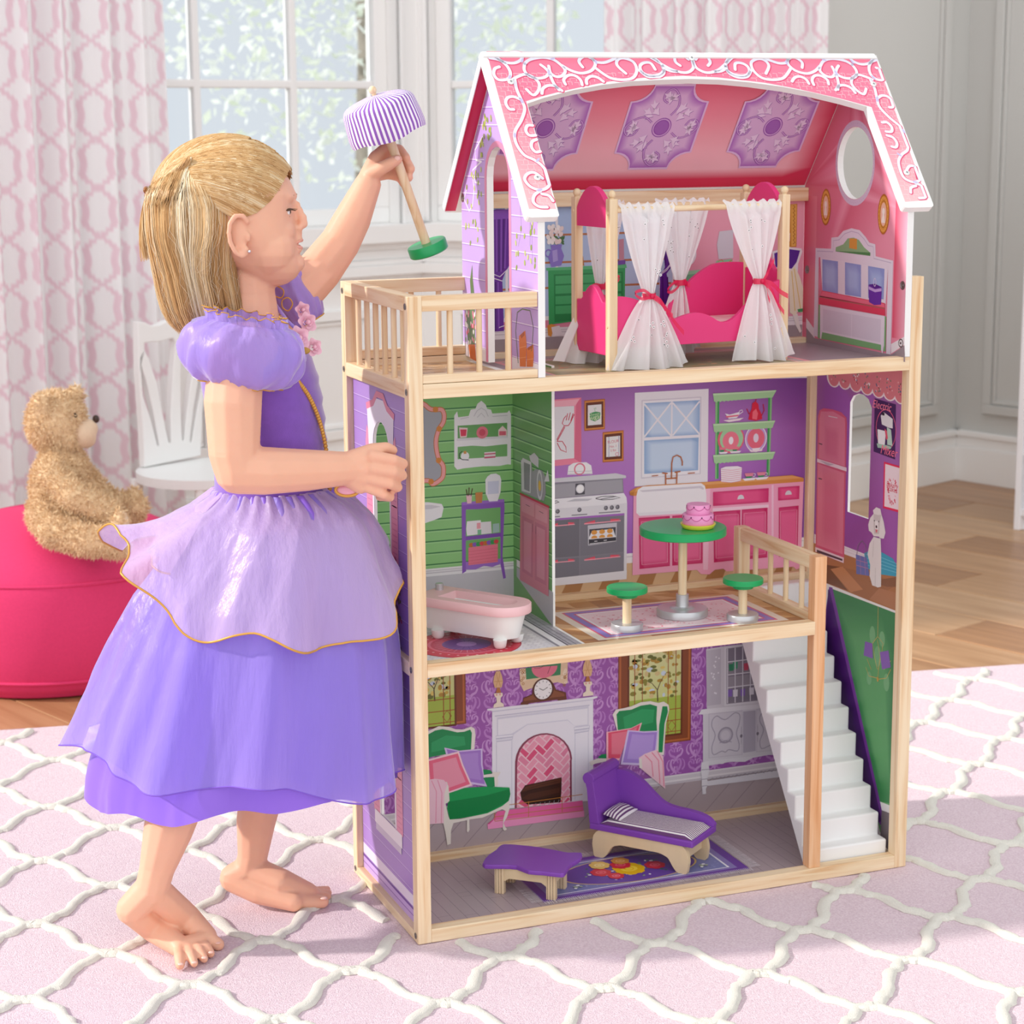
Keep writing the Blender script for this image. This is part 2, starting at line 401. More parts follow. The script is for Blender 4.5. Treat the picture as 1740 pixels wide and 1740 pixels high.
def glass_mat():
    m = bpy.data.materials.new('window_glass'); m.use_nodes = True; nt = m.node_tree; N = nt.nodes; L = nt.links
    t = N.new('ShaderNodeBsdfTransparent'); t.inputs[0].default_value = (.96, .98, 1, 1)
    g = N.new('ShaderNodeBsdfGlossy'); g.inputs['Roughness'].default_value = .02
    fr = N.new('ShaderNodeFresnel'); fr.inputs[0].default_value = 1.25
    mx = N.new('ShaderNodeMixShader'); L.new(fr.outputs[0], mx.inputs[0]); L.new(t.outputs[0], mx.inputs[1]); L.new(g.outputs[0], mx.inputs[2])
    L.new(mx.outputs[0], N['Material Output'].inputs[0]); return m
m_glass = glass_mat()
ZB = .80
RC = .065; WAr = Wall(WA.p-WA.n*RC, 69); WBr = Wall(WB.p-WB.n*RC, 133); tr = WAr.t(630, 200)+.047; mu = [WAr.t(496, 200), WAr.t(332, 200)]; st = mu[0]-mu[1]; zm = WAr.z(332, 142)
window('window_1', WA, mu[1]-st-.01-.03, tr, ZB, 2.15, [mu[1], mu[0]], [zm, zm+.37, zm+.74], -2.6, .32, 'back')
tl = WBr.t(768.5, 60)-.045; m1 = WBr.t(937, 60)
window('window_2', WB, tl, tl+.045*2+2*(m1-tl-.045), ZB, 2.15, [m1], [zm, zm+.37, zm+.74], 0, LB, 'bay')
# sills and the mouldings under them
for nm, W_, t0, t1 in (('trim_1', WA, -2.6, .32), ('trim_2', WB, 0, LB)):
    mb = MB()
    W_.box(mb, t0, t1, .748, .80, 0, .05); W_.box(mb, t0, t1, .728, .748, 0, .02); W_.box(mb, t0, t1, .685, .700, 0, .022)
    W_.box(mb, t0, t1, .655, .685, 0, .030); W_.box(mb, t0, t1, .700, .728, 0, .010)
    kstruct(mb.build(nm, m_trim, bevel=.003))
mb = MB()
for i in range(4): frame_mould(mb, WA, .13-.56*(i+1)+.05, .13-.56*i, .20, .565)
kstruct(mb.build('trim_3', m_trim, bevel=.002))
mb = MB(); frame_mould(mb, WB, .10, LB-.08, .20, .565); kstruct(mb.build('trim_4', m_trim, bevel=.002))
# grey walls either side of the far corner
mb = MB(); WC.box(mb, TC, .12, FZ, HT, -.12, 0); kstruct(mb.build('wall_right', m_wall))
mb = MB(); WD.box(mb, 0, 2.2, FZ, HT, -.12, 0); kstruct(mb.build('wall_side', m_wall))
mb = MB(); frame_mould(mb, WC, TC+.12, WC.t(1590, 690), .204, 2.2); kstruct(mb.build('trim_5', m_wall, bevel=.002))
mb = MB(); frame_mould(mb, WD, WD.t(1673, 690), 1.0, .204, 2.2); kstruct(mb.build('trim_6', m_wall, bevel=.002))
baseboard('baseboard_back', WA, -2.6, .32); baseboard('baseboard_bay', WB, 0, LB)
baseboard('baseboard_right', WC, TC, 0); baseboard('baseboard_side', WD, 0, 2.2)
# ---- floor of wooden planks
fl = MB(); fl.box(-3.0, 4.5, -2.6, 4.4, -.06, FZ-.006)
floor = kstruct(fl.build('floor', mat('floor_underlay', '7A5A40', .8)))
PD = np.array([.345, -.9386, 0]); PN = np.array([.9386, .345, 0]); PW = .19
mplank = [None]*4
for i, (c1, c2) in enumerate((('C49A72', 'A67A54'), ('BC8F67', '9A6D48'), ('CFA880', 'B08560'), ('B5875F', '8F6443'))):
    mplank[i] = mat('oak_plank_%d' % i, c1, .32, .5, vs=30, stretch=(1, .06, 1), vdark=c2, detail=6)
O0 = np.array([2.712, 2.807, 0]); nplank = 0
shared = {}
for i in range(-26, 3):
    off = (i*0.618) % 1*1.2
    for j in range(-4, 6):
        L0 = j*1.2-off; c = O0+PN*(i*PW)+PD*(L0+.6)
        ang = math.atan2(PD[1], PD[0])
        # keep only boards the picture can see
        d = depth((c[0], c[1], 0)); v = np.array([c[0], c[1], FZ])-CAM
        px = 870+FPX*(v @ RT)/d if d > .5 else 9999; py = 870-FPX*(v @ UP)/d if d > .5 else 9999
        vis = (c[0] > .9 and c[1] > .1) or c[1] > .7
        if not vis or c[0] < -1.6 or c[1] < .0 or c[1] > 3.6 or c[0] > 3.2 or d < .5 or px < -500 or px > 2200: continue
        k = random.randrange(4)
        if k not in shared:
            m = MB(); m.box(-PW/2+.0012, PW/2-.0012, -.5988, .5988, -.008, 0)
            o = m.build('plank', mplank[k], floor, bevel=.0015, seg=1); shared[k] = o
        else: o = shared[k].copy(); COL.objects.link(o); o.parent = floor
        o.location = (c[0], c[1], FZ+random.uniform(-.0004, .0004)); o.rotation_euler = (0, 0, ang-PI/2); nplank += 1
# ================================================================== RUG
RA = np.array([.985, -.172, 0]); RB = np.array([-.172, -.985, 0]); RO = np.array([-0.39, 1.224, 0.])
rug = thing('area_rug', 'pale pink pile rug with raised cream trellis under the dollhouse and girl', 'rug', (.4, .2, FZ))
m_pile = mat('rug_pile_pink', 'F0DCE3', .95, .1, var=.10, vs=330, bump=1.0, bs=520, sheen=.2, vdark='D9BDC9', detail=6)
m_pilew = mat('rug_pile_cream', 'F6F2E6', .95, .1, var=.08, vs=500, bump=1.0, bs=800, sheen=.3)
mb = MB(); g = []
C0 = RO+RA*(-.85); nx, ny = 60, 56; LX, LY = 3.1, 2.6
for i in range(nx+1):
    row = []
    for j in range(ny+1):
        p = C0+RA*(LX*i/nx)+RB*(LY*j/ny); row.append((p[0], p[1], 0.0+.0008*math.sin(i*2.1)*math.cos(j*1.7)-.0008))
    g.append(row)
mb.surf(g)
c = [C0, C0+RA*LX, C0+RA*LX+RB*LY, C0+RB*LY]
for k in range(4):
    a, b = c[k], c[(k+1) % 4]; mb.add([(a[0], a[1], FZ), (b[0], b[1], FZ), (b[0], b[1], -.0005), (a[0], a[1], -.0005)], [(0, 1, 2, 3)])
mb.build('pile', m_pile, rug, smooth=True)
# the trellis: crossings on a centred lattice, ogee strands between them
NO = np.array([.094, -.082, 0]); NA = np.array([.102, -.018, 0]); NB = np.array([-.024, -.122, 0])
mb = MB()
def onrug(p):
    q = p-C0; a, b = q @ RA, q @ RB; return .012 < a < LX-.012 and .012 < b < LY-.012
for i in range(-10, 22):
    for j in range(-12, 6):
        if (i+j) % 2: continue
        A = NO+NA*i+NB*j
        for sgn in (1, -1):
            B = A+NA+NB*sgn; P = []
            if not (onrug(A) or onrug(B)) or A[0] < -.95: continue
            for t in np.linspace(0, 1, 23):
                # stepped ogee: lateral swing plus a notch half way
                lat = .016*math.sin(2*PI*t)+.0055*math.sin(6*PI*t)
                n = (NA-NB*sgn); n = n/np.linalg.norm(n); n = (NB*-sgn); n = n/np.linalg.norm(n)
                p = A+(B-A)*t+n*lat
                if onrug(p) and not (-.012 < p[0] < .774 and -.010 < p[1] < .306) and math.hypot((p[0]+.30), (p[1]-.09)) > .030 and math.hypot(p[0]+.095, p[1]-.205) > .026: P.append(p+np.array([random.gauss(0, .0009), random.gauss(0, .0009), .0]))
            if len(P) > 4:
                R = [.0085*(1+random.uniform(-.16, .2)) for _ in P]
                mb.tube(P, R, 9, flat=.62, up=(0, 0, 1))
o = mb.build('trellis_pile', m_pilew, rug, smooth=True); o['kind'] = 'stuff'
# ================================================================== DOLLHOUSE
W, D, PW_, BH = .7616, .2944, .0192, .0189
Z2, Z3, ZT = .3882, .7577, .87
F1, F2, F3 = .004, .3838, .7515
XM = .6
house = thing('dollhouse', 'three storey wooden dollhouse with pink roof, balcony and white stairs', 'dollhouse', (W/2, D/2, 0))
wx, wy, wz = wood('X'), wood('Y'), wood('Z')
def hbox(name, m, *b, bevel=.0009): mb = MB(); mb.box(*b); return mb.build(name, m, house, bevel=bevel)
# posts
hbox('post', wz, 0, PW_, 0, PW_, 0, ZT)
hbox('post', wz, 0, PW_, D-PW_, D, 0, ZT)
hbox('post', wz, W-PW_, W, 0, PW_, 0, ZT)
hbox('post', wz, W-PW_, W, D-PW_, D, 0, ZT)
# bars: bottom, second floor, third floor
hbox('bar', wx, PW_, W-PW_, 0, PW_, 0, BH); hbox('bar', wx, PW_, W-PW_, D-PW_, D, 0, .0155)
hbox('bar', wy, 0, PW_, PW_, D-PW_, 0, .013); hbox('bar', wy, W-PW_, W, PW_, D-PW_, 0, .013)
hbox('bar', wx, PW_, XM, 0, PW_, Z2-BH, Z2); hbox('bar', wx, PW_, W-PW_, D-PW_, D, Z2-BH, F2+.0085)
hbox('bar', wy, 0, PW_, PW_, D-PW_, Z2-BH, Z2)
hbox('bar', wx, PW_, W-PW_, 0, PW_, Z3-BH, Z3); hbox('bar', wx, PW_, W-PW_, D-PW_, D, Z3-BH, Z3+.002)
hbox('bar', wy, 0, PW_, PW_, D-PW_, Z3-BH, Z3); hbox('bar', wy, W-PW_, W, PW_, D-PW_, Z3-BH, Z3)
# floors
m_edge = mat('mdf_white', 'F4F3F0', .4, .4)
f1 = hbox('floor_panel', m_edge, PW_, W-PW_, PW_, D-PW_, F1-.004, F1, bevel=0)
f2 = hbox('floor_panel', m_edge, PW_, XM+PW_, PW_, D-PW_, F2-.004, F2, bevel=0)
f3 = hbox('floor_panel', m_edge, PW_, W-PW_, PW_, D-PW_, F3-.004, F3, bevel=0)
# balcony: top and foot rails with dowel balusters
hbox('rail', wy, 0, PW_, PW_, D-PW_, .8505, ZT)
hbox('rail', wx, PW_, .1782, .001, .0185, .8505, ZT); hbox('rail', wx, PW_, .1782, .001, .0185, Z3+.0006, .7692)
hbox('rail', wx, PW_, .184, D-.0185, D-.001, .8515, ZT); hbox('rail', wx, PW_, .184, D-.0185, D-.001, Z3+.003, .7725)
md = wood('Z', 'ply')
def baluster(x, y, z0, z1, r=.004):
    mb = MB(); mb.lathe((x, y, 0), [(r, z0), (r, z1)], 12); return mb.build('baluster', md, house, smooth=True)
for y in (.2413, .2026, .1639, .1252, .0865, .0478): baluster(.0095, y, Z3, .8505)
for x in (.0597, .0997, .1398): baluster(x, .0095, .7692, .8505)
for x in (.0600, .1008, .1419): baluster(x, D-.0095, .7725, .8515)
# bolts on the left faces
m_bolt = mat('bolt_steel', '9A9794', .35, metal=.9)
for y, z in ((.0096, .857), (D-.0096, .857), (.0096, .7475), (D-.0096, .7475), (.0096, .380), (.0096, .0095), (D-.0096, .0085)):
    mb = MB(); mb.lathe((-.0003, y, z), [(.0042, 0), (.0042, .0006), (.0034, .0006), (.0034, .0002), (.0012, .0002), (.0012, .0012)], 16, ax=(-1, 0, 0))
    mb.build('bolt', m_bolt, house, smooth=True)
# inner newels and stair-well rail
hbox('newel_post', wood('Z', 'warm'), XM, XM+.0187, .0035, .0222, BH, .481)
NY = .232
hbox('newel_post', wz, XM, XM+.0187, NY, NY+.0187, F2, .481)
hbox('rail', wy, XM+.001, XM+.0177, .0222, NY, .461, .4805); hbox('rail', wy, XM+.001, XM+.0177, .0222, NY, F2, F2+.0125)
for k in range(4): baluster(XM+.0093, .0222+(NY-.0222)*(k+.75)/4.5, F2+.0125, .461)
# panels
BY = D-.007      # front face of the back panels
back = MB()
back.box(.004, W-.004, BY, BY+.004, .0156, F2+.0002)
pb1 = back.build('wall_panel', m_edge, house)
back = MB(); back.box(.004, W-.004, BY, BY+.004, F2+.0085, Z3-BH); pb2 = back.build('wall_panel', m_edge, house)
back = MB(); back.box(.1885, .732, BY, BY+.004, Z3+.002, .985); pb3 = back.build('wall_panel', m_edge, house)
# left side panels with window openings
LX0 = .0095
def sidepanel(x0, th, loops, name='side_panel'):
    mb = MB(); mb.prism(loops, (x0, 0, 0), (0, 1, 0), (0, 0, 1), (th, 0, 0)); return mb.build(name, m_edge, house)
def pxX(x, L, ox=0, oy=0, s=1):
    return [tuple(onX(ox+L[i]/s, oy+L[i+1]/s, x)[1:3]) for i in range(0, len(L), 2)]
a0 = onX(636, 948, LX0); a1 = onX(662, 716, LX0)
LWIN2 = arch(.117, .186, .504, .690)
LWIN1 = arch(.119, .182, .124, .305)
pl2 = sidepanel(LX0, .004, [[(PW_-.004, Z2), (D-PW_+.004, Z2), (D-PW_+.004, Z3-BH), (PW_-.004, Z3-BH)], LWIN2])
pl1 = sidepanel(LX0, .004, [[(PW_-.004, .013), (D-PW_+.004, .013), (D-PW_+.004, Z2-BH), (PW_-.004, Z2-BH)], LWIN1])
# right side panel (one print over both lower storeys) with its arched window
RX0 = .7535
RWIN = None
pr_pts = pxX(RX0, [326, 275, 305, 1085, 460, 1140, 485, 320, 462, 255, 425, 220, 390, 212, 350, 228], 1370, 620, 4.35)
RWIN = pr_pts
pr = sidepanel(RX0, .004, [[(PW_-.004, .013), (D-PW_+.004, .013), (D-PW_+.004, Z3-BH), (PW_-.004, Z3-BH)], RWIN])
# divider between bathroom and kitchen
dv = MB(); dv.box(.2545, .2592, .139, BY, F2, Z3-.003); pdv = dv.build('partition', m_edge, house, bevel=.0006)
# attic gable walls
RY = .1546; RZ = 1.179; EY0, EY1, EZ = -.010, .319, .966
sl = (RZ-EZ)/(RY-EY0)
def roofz(y, under=.0115): return EZ+(RY-EY0-abs(y-RY))*sl-under*math.hypot(1, sl)
GAB = [(0, Z3+.0004), (.285, Z3+.0004), (.285, roofz(.285)), (RY, roofz(RY)), (0, roofz(0))]
DOOR = arch(.102, .184, Z3+.003, 1.0535)
AL0 = .1785
gl = MB(); gl.prism([[(0, Z3+.0004), (.102, Z3+.0004)]+DOOR[::-1][:-2]+[(.184, Z3+.0004), (.285, Z3+.0004), (.285, roofz(.285)), (RY, roofz(RY)), (0, roofz(0))]], (AL0, 0, 0), (0, 1, 0), (0, 0, 1), (.0097, 0, 0))
pgl = gl.build('gable_wall', m_edge, house)
AR0 = .7322
ov = [onX(1360+x/3.955, 180+y/3.955, AR0) for x, y in ((370, 140), (370, 628), (250, 372), (488, 400))]
OC = ((ov[2][1]+ov[3][1])/2, (ov[0][2]+ov[1][2])/2); OR = (abs(ov[2][1]-ov[3][1])/2, (ov[0][2]-ov[1][2])/2)
gr = MB(); gr.prism([GAB, circ(*OC, *OR, 36)], (AR0, 0, 0), (0, 1, 0), (0, 0, 1), (.0097, 0, 0))
pgr = gr.build('gable_wall', m_edge, house)
hbox('beam', wx, .1885, .7322, D-PW_, BY, .9655, .9855)
# roof slabs
RX_0, RX_1 = .160, .768
nF = np.array([0, -sl, 1]); nF /= np.linalg.norm(nF); nF = np.array([0, -abs(nF[1]), abs(nF[2])])
vF = np.array([0, RY-EY0, RZ-EZ]); LF = np.linalg.norm(vF); vF /= LF
oF = np.array([0, EY0, EZ])
def onF(x, y):
    h = hit(x, y, oF, nF)-oF; return (h[0], h @ vF)
def rrect(pts, r, n=4):
    "round the corners of a polygon"
    out = []; k = len(pts)
    for i in range(k):
        p = np.array(pts[i]); a = np.array(pts[i-1])-p; b = np.array(pts[(i+1) % k])-p
        ra = r[i] if isinstance(r, (list, tuple)) else r
        la, lb = np.linalg.norm(a), np.linalg.norm(b)
        if ra == 0: out.append(tuple(p)); continue
        q = min(ra, la*.45, lb*.45); A = p+a/la*q; B = p+b/lb*q
        for t in np.linspace(0, 1, n): out.append(tuple((1-t)**2*A+2*t*(1-t)*p+t*t*B))
    return out
# outline of the front slab with its arched cut-out, read off the slab's own plane
apx = [onF(x, y) for x, y in ((953, 370.6), (896, 178))]
cin = [onF(740+x/5.119, 60+y/5.119) for x, y in ((800, 583), (1331, 450))]
arcpts = [(896, 176), (925, 166), (975, 153), (1025, 144), (1075, 138), (1125, 135.5), (1175, 134), (1225, 135.5), (1275, 140), (1330, 147.5), (1380, 157), (1430, 169), (1473, 181)]
arcF = [onF(*p) for p in arcpts]
lowL = onF(953, 370.6); lowR = onF(1537, 357)
OUTF = rrect([(RX_0, LF), (RX_0, 0), (lowL[0], 0)], [.003, .006, .006])+[(arcF[0][0], arcF[0][1])]+arcF[1:]+rrect([(lowR[0], 0), (RX_1, 0), (RX_1, LF)], [.006, .006, .006])
rf = MB(); rf.prism([OUTF], oF, (1, 0, 0), vF, -nF*.0105)
proof = rf.build('roof_slab', m_edge, house, bevel=.0012)
nB = np.array([0, -nF[1], nF[2]]); vB = np.array([0, -vF[1], vF[2]]); oB = np.array([0, EY1, EZ])
rb = MB(); rb.prism([rrect([(RX_0+.0006, LF-.0004), (RX_0+.0006, 0), (RX_1-.0006, 0), (RX_1-.0006, LF-.0004)], [.003, .006, .006, .003])], oB, (1, 0, 0), vB, -nB*.0105)
pback = rb.build('roof_slab', m_edge, house, bevel=.0012)
# stairs: moulded white flight between the newels and the right panel
m_st = mat('stair_white_plastic', 'F2F2F2', .35, .4)
NS = 11; sx0, sx1 = .612, .7415; y0, y1 = .022, .2735; zb = F1
nosez = np.linspace(zb, F2-.002, NS+1)[1:]; run = (y1-y0)/NS
prof = []
for k in range(NS):
    z0 = zb if k == 0 else nosez[k-1]; prof += [(y0+run*k, z0), (y0+run*k, nosez[k])]
prof += [(y1, nosez[-1]), (y1, nosez[-1]-.040), (y0+run*.75, zb)]
def stair(xa, xb, dy=0):
    mb = MB(); mb.prism([prof], (xa, dy, 0), (0, 1, 0), (0, 0, 1), (xb-xa, 0, 0)); return mb
o = stair(sx0, sx1).build('staircase', m_st, house, bevel=.003, seg=3)
# ================================================================== FURNITURE IN THE DOLLHOUSE
class Loc:
    "local frame on a floor: x along e1, y along e2, z up"
    def __init__(s, o, ang): s.o = np.array(o, float); c, n = math.cos(ang), math.sin(ang); s.M = np.array([[c, -n, 0], [n, c, 0], [0, 0, 1]])
    def w(s, p): return s.o+s.M @ np.asarray(p, float)
    def put(s, mb): mb.v = [(s.M @ v.T).T+s.o for v in mb.v]; return mb
m_green = mat('paint_green', '12A35C', .3, .5); m_hot = mat('paint_hot_pink', 'E83A7E', .38, .45); m_purp = mat('paint_purple', '8648B4', .38, .45)
m_silver = mat('paint_silver', 'C9C9CC', .32, .6, metal=.55)
m_wply = wood('Z', 'ply'); m_wplyX = mat('plywood_plain', 'EBD2AC', .5, .3, var=.06, vs=60, stretch=(1, 1, .2))
# ---- round table
def table():
    o = (.4516, .1243, F2); t = thing('round_table', 'tall round green pedestal table holding the toy cake', 'table', o)
    mb = MB(); mb.lathe((*o[:2], F2), [(.0355, 0), (.037, .0012), (.037, .0105), (.0358, .012), (.0185, .012), (.0165, .0138), (.0096, .0145), (.0092, .0165), (.0092, .032)], 40)
    mb.build('base', m_silver, t, smooth=True)
    mb = MB(); mb.lathe((*o[:2], F2), [(.0064, .032), (.0064, .118)], 20); mb.build('pole', m_wply, t, smooth=True)
    mb = MB(); mb.lathe((*o[:2], F2), [(.0088, .112), (.0088, .1195)], 20); mb.build('collar', m_silver, t, smooth=True)
    mb = MB(); mb.lathe((*o[:2], F2), [(.0605, .1195), (.0622, .1207), (.0622, .1303), (.0608, .1316)], 64); mb.build('tabletop', m_green, t, smooth=True)
table()
def stool(o, lab):
    t = thing('bar_stool', lab, 'stool', (*o, F2), 'green bar stools')
    c = (*o, F2)
    mb = MB(); mb.lathe(c, [(.0218, 0), (.0227, .001), (.0227, .0095), (.0217, .0107)], 36); mb.build('base', m_silver, t, smooth=True)
    mb = MB(); mb.lathe(c, [(.0064, .0107), (.0064, .053)], 18); mb.build('pole', m_wply, t, smooth=True)
    mb = MB(); mb.lathe(c, [(.0145, .048), (.0149, .049), (.0149, .0545), (.0278, .0545), (.0288, .0555), (.0288, .0615), (.0276, .0628)], 40); mb.build('seat', m_green, t, smooth=True)
    return t
s0 = stool((.343, .0789), 'green topped bar stool left of the round table, near the partition')
s1 = copytree(s0, shift=(.5176-.343, .0638-.0789, 0)); s1['label'] = 'green topped bar stool right of the round table, beside the stair railing'
# ---- cake
def cake():
    o = onZ(1186, 897, F2+.1316); c = np.array(o); t = thing('toy_cake', 'two tier pink toy cake on a yellow plate on the round table', 'cake', c)
    my = mat('paint_yellow', 'E9E04A', .35); mp = mat('paint_cake_pink', 'EE9BCB', .4); mm = mat('icing_magenta', 'C2378C', .4); mk = mat('icing_dot', '50204A', .4)
    mb = MB(); mb.lathe(c, [(.0205, 0), (.0225, .0012), (.0252, .0062), (.0252, .0072), (.0228, .0066)], 36); mb.build('plate', my, t, smooth=True)
    mb = MB(); mb.lathe(c, [(.0216, .0066), (.0222, .0075), (.0222, .0200), (.0212, .0212)], 36); mb.build('cake_tier', mp, t, smooth=True)
    mb = MB(); mb.lathe(c, [(.0164, .0212), (.0169, .022), (.0169, .0338), (.0160, .035)], 36); mb.build('cake_tier', mp, t, smooth=True)
    a = MB(); d = MB()
    for R, zt, n in ((.02235, .0178, 9), (.01705, .0320, 7)):
        for k in range(n):
            q = np.linspace(0, 1, 8)*2*PI/n+2*PI*k/n+.3
            a.tube([c+np.array([R*math.cos(x), R*math.sin(x), zt-.0042*math.sin(PI*i/7)]) for i, x in enumerate(q)], .00042, 5)
            d.ball(c+np.array([R*math.cos(q[0]), R*math.sin(q[0]), zt+.0008]), .0010, 8)
    a.build('icing_swag', mm, t, smooth=True); d.build('icing_dots', mk, t, smooth=True)
cake()
# ---- bathtub
def tub():
    ang = math.atan2(-.0879, .0608); F = Loc((.0781, .1397, F2), ang); t = thing('toy_bathtub', 'white toy bathtub with pale pink rim on four round feet', 'bathtub', F.w((.05, .025, 0)))
    mw = mat('paint_white_gloss', 'F3F2F0', .3, .5); mpk = mat('paint_pale_pink', 'EFC3C6', .4, .4)
    L0, L1, HW, cy = -.030, .138, .037, .0245
    def outline(ins, n=12):
        hw = HW-ins; r = hw; p = [(L0+ins*.9, cy-hw), (L1-ins-r, cy-hw)]
        p += [(L1-ins-r+r*math.sin(a), cy-r*math.cos(a)) for a in np.linspace(0, PI, n)[1:-1]]
        return p+[(L1-ins-r, cy+hw), (L0+ins*.9, cy+hw)]
    def loft(secs, cap0=True, cap1=True):
        mb = MB(); G = [[(x, y, z) for x, y in outline(i)] for i, z in secs]; k = mb.n; mb.surf(G, False, True); m = len(G[0])
        if cap0: mb.f.append(list(range(m))[::-1]); mb.c.append(None)
        if cap1: mb.f.append([(len(G)-1)*m+j for j in range(m)]); mb.c.append(None)
        return mb
    b = loft([(.020, .0115), (.0165, .0125), (.0075, .047)], True, False); F.put(b).build('tub_body', mw, t, smooth=True, bevel=0)
    r = loft([(.007, .047), (.0008, .047), (.0, .048), (.0, .0585), (.0012, .060)], False, False)
    # rim top with the well opening
    o1 = outline(.0012); inn = [(L0+.034, cy-.0215), (L1-.042, cy-.0215)]+[(L1-.042+.0215*math.sin(a), cy-.0215*math.cos(a)) for a in np.linspace(0, PI, 10)[1:-1]]+[(L1-.042, cy+.0215), (L0+.034, cy+.0215)]
    tri = geometry.tessellate_polygon([[Vector((x, y, 0)) for x, y in o1], [Vector((x, y, 0)) for x, y in inn]])
    r.add([(x, y, .060) for x, y in o1+inn], [tuple(q) for q in tri])
    inn2 = [(x*.94+.0035, cy+(y-cy)*.86) for x, y in inn]
    r.surf([[(x, y, .060) for x, y in inn], [(x, y, .050) for x, y in inn2]], False, True)
    F.put(r).build('tub_rim', mpk, t, smooth=True)
    w_ = MB(); w_.add([(x, y, .050) for x, y in inn2]+[(x*.85+.008, cy+(y-cy)*.7, .030) for x, y in inn2], [list(range(len(inn2), 2*len(inn2)))]+[(i, (i+1) % len(inn2), len(inn2)+(i+1) % len(inn2), len(inn2)+i) for i in range(len(inn2))])
    F.put(w_).build('tub_well', mw, t, smooth=True)
    for x, y in ((.003, .004), (.107, .004), (.107, .045), (.003, .045)):
        f = MB(); f.lathe((x, y, 0), [(.0045, 0), (.0068, .001), (.0085, .004), (.0098, .0125)], 16); F.put(f).build('foot', mw, t, smooth=True)
    f = MB(); f.lathe((L0+.012, cy+.013, .060), [(.0056, 0), (.0056, .0085), (.0050, .0092)], 18); F.put(f).build('tap', m_silver, t, smooth=True)
tub()
# ---- chaise longue
def stripes(n, a, b): return [a if k % 2 else b for k in range(n)]
def chaise():
    ang = math.atan2(-.1156, .0904); F = Loc((.3501, .2014, F1), ang); t = thing('chaise_longue', 'purple toy chaise longue with striped cushion on the printed rug', 'chaise', F.w((.07, .035, 0)))
    ZS0, ZS1 = .043, .053
    # wooden base: shaped side rails and end panels
    def side(y):
        mb = MB(); p = [(-.004, 0), (.012, 0), (.019, .008), (.027, .021), (.040, .0255), (.105, .0255), (.119, .021), (.127, .008), (.134, 0), (.150, 0), (.153, .020), (.150, .034), (.143, ZS0), (.003, ZS0), (-.005, .034), (-.007, .020)]
        mb.prism([rrect(p, .004, 4)], (0, y, 0), (1, 0, 0), (0, 0, 1), (0, .0075, 0)); F.put(mb).build('base_side', m_wplyX, t, bevel=.001)
    side(0); side(.0665)
    for x in (.004, .136):
        mb = MB(); mb.box(x, x+.007, .0075, .0665, .018, ZS0); F.put(mb).build('base_end', m_wplyX, t, bevel=.001)
    mb = MB(); mb.box(-.010, .160, -.003, .080, ZS0, ZS1); F.put(mb).build('seat_board', m_purp, t, bevel=.0018)
    # rolled head end
    pr = [(-.010, ZS1), (.006, ZS1), (-.004, .118)]+[(-.012+.0095*math.cos(a), .121+.0095*math.sin(a)) for a in np.linspace(0, 1.35*PI, 12)]+[(-.0145, .105)]
    mb = MB(); mb.prism([pr], (0, -.003, 0), (1, 0, 0), (0, 0, 1), (0, .083, 0)); F.put(mb).build('head_rest', m_purp, t, bevel=.001)
    top = [(-.006, .116), (.010, .117), (.024, .113), (.042, .103), (.060, .088), (.076, .077), (.095, .0725), (.118, .0715), (.138, .069), (.152, .064), (.160, .0565)]
    mb = MB(); mb.prism([[(.160, ZS1), (0.002, ZS1)]+[tuple(q) for q in spline(top, 4)]], (0, .071, 0), (1, 0, 0), (0, 0, 1), (0, .009, 0)); F.put(mb).build('back_rest', m_purp, t, bevel=.0012)
    # striped mattress
    n = 30; mb = MB(); Y = np.linspace(.001, .0695, n+1); X = np.linspace(.006, .156, 14)
    def zz(x, y): e = min(x-.006, .156-x, y-.001, .0695-y); return ZS1+.0002+.0072*(1-math.exp(-max(e, 0)/.0022))
    for k in range(n):
        c = 'F1ECEE' if k % 2 else '6E4676'
        mb.surf([[(x, Y[k], zz(x, Y[k])) for x in X], [(x, Y[k+1], zz(x, Y[k+1])) for x in X]], col=c)
    F.put(mb).build('mattress', vmat('striped_cotton', .8, .2), t, smooth=True)
    n = 12; mb = MB(); U = np.linspace(0, 1, n+1)
    def pz(u, v): return (.007+.030*u, .005+.060*v)
    for k in range(n):
        c = 'F1ECEE' if k % 2 else '6E4676'; rows = []
        for u in (U[k], U[k+1]):
            r = []
            for s_, hgt in ((1, 1), (-1, .2)):
                for v in (np.linspace(0, 1, 10) if s_ > 0 else np.linspace(1, 0, 10)):
                    e = (max(0, min(u, 1-u))*2)**.5*(max(0, min(v, 1-v))*2)**.35
                    x, y = pz(u, v); r.append((x, y, ZS1+.0085+(1-u)*.006+s_*.0085*e*hgt))
            rows.append(r)
        mb.surf(rows, False, True, col=c)
    F.put(mb).build('pillow', vmat('striped_cotton'), t, smooth=True)
chaise()
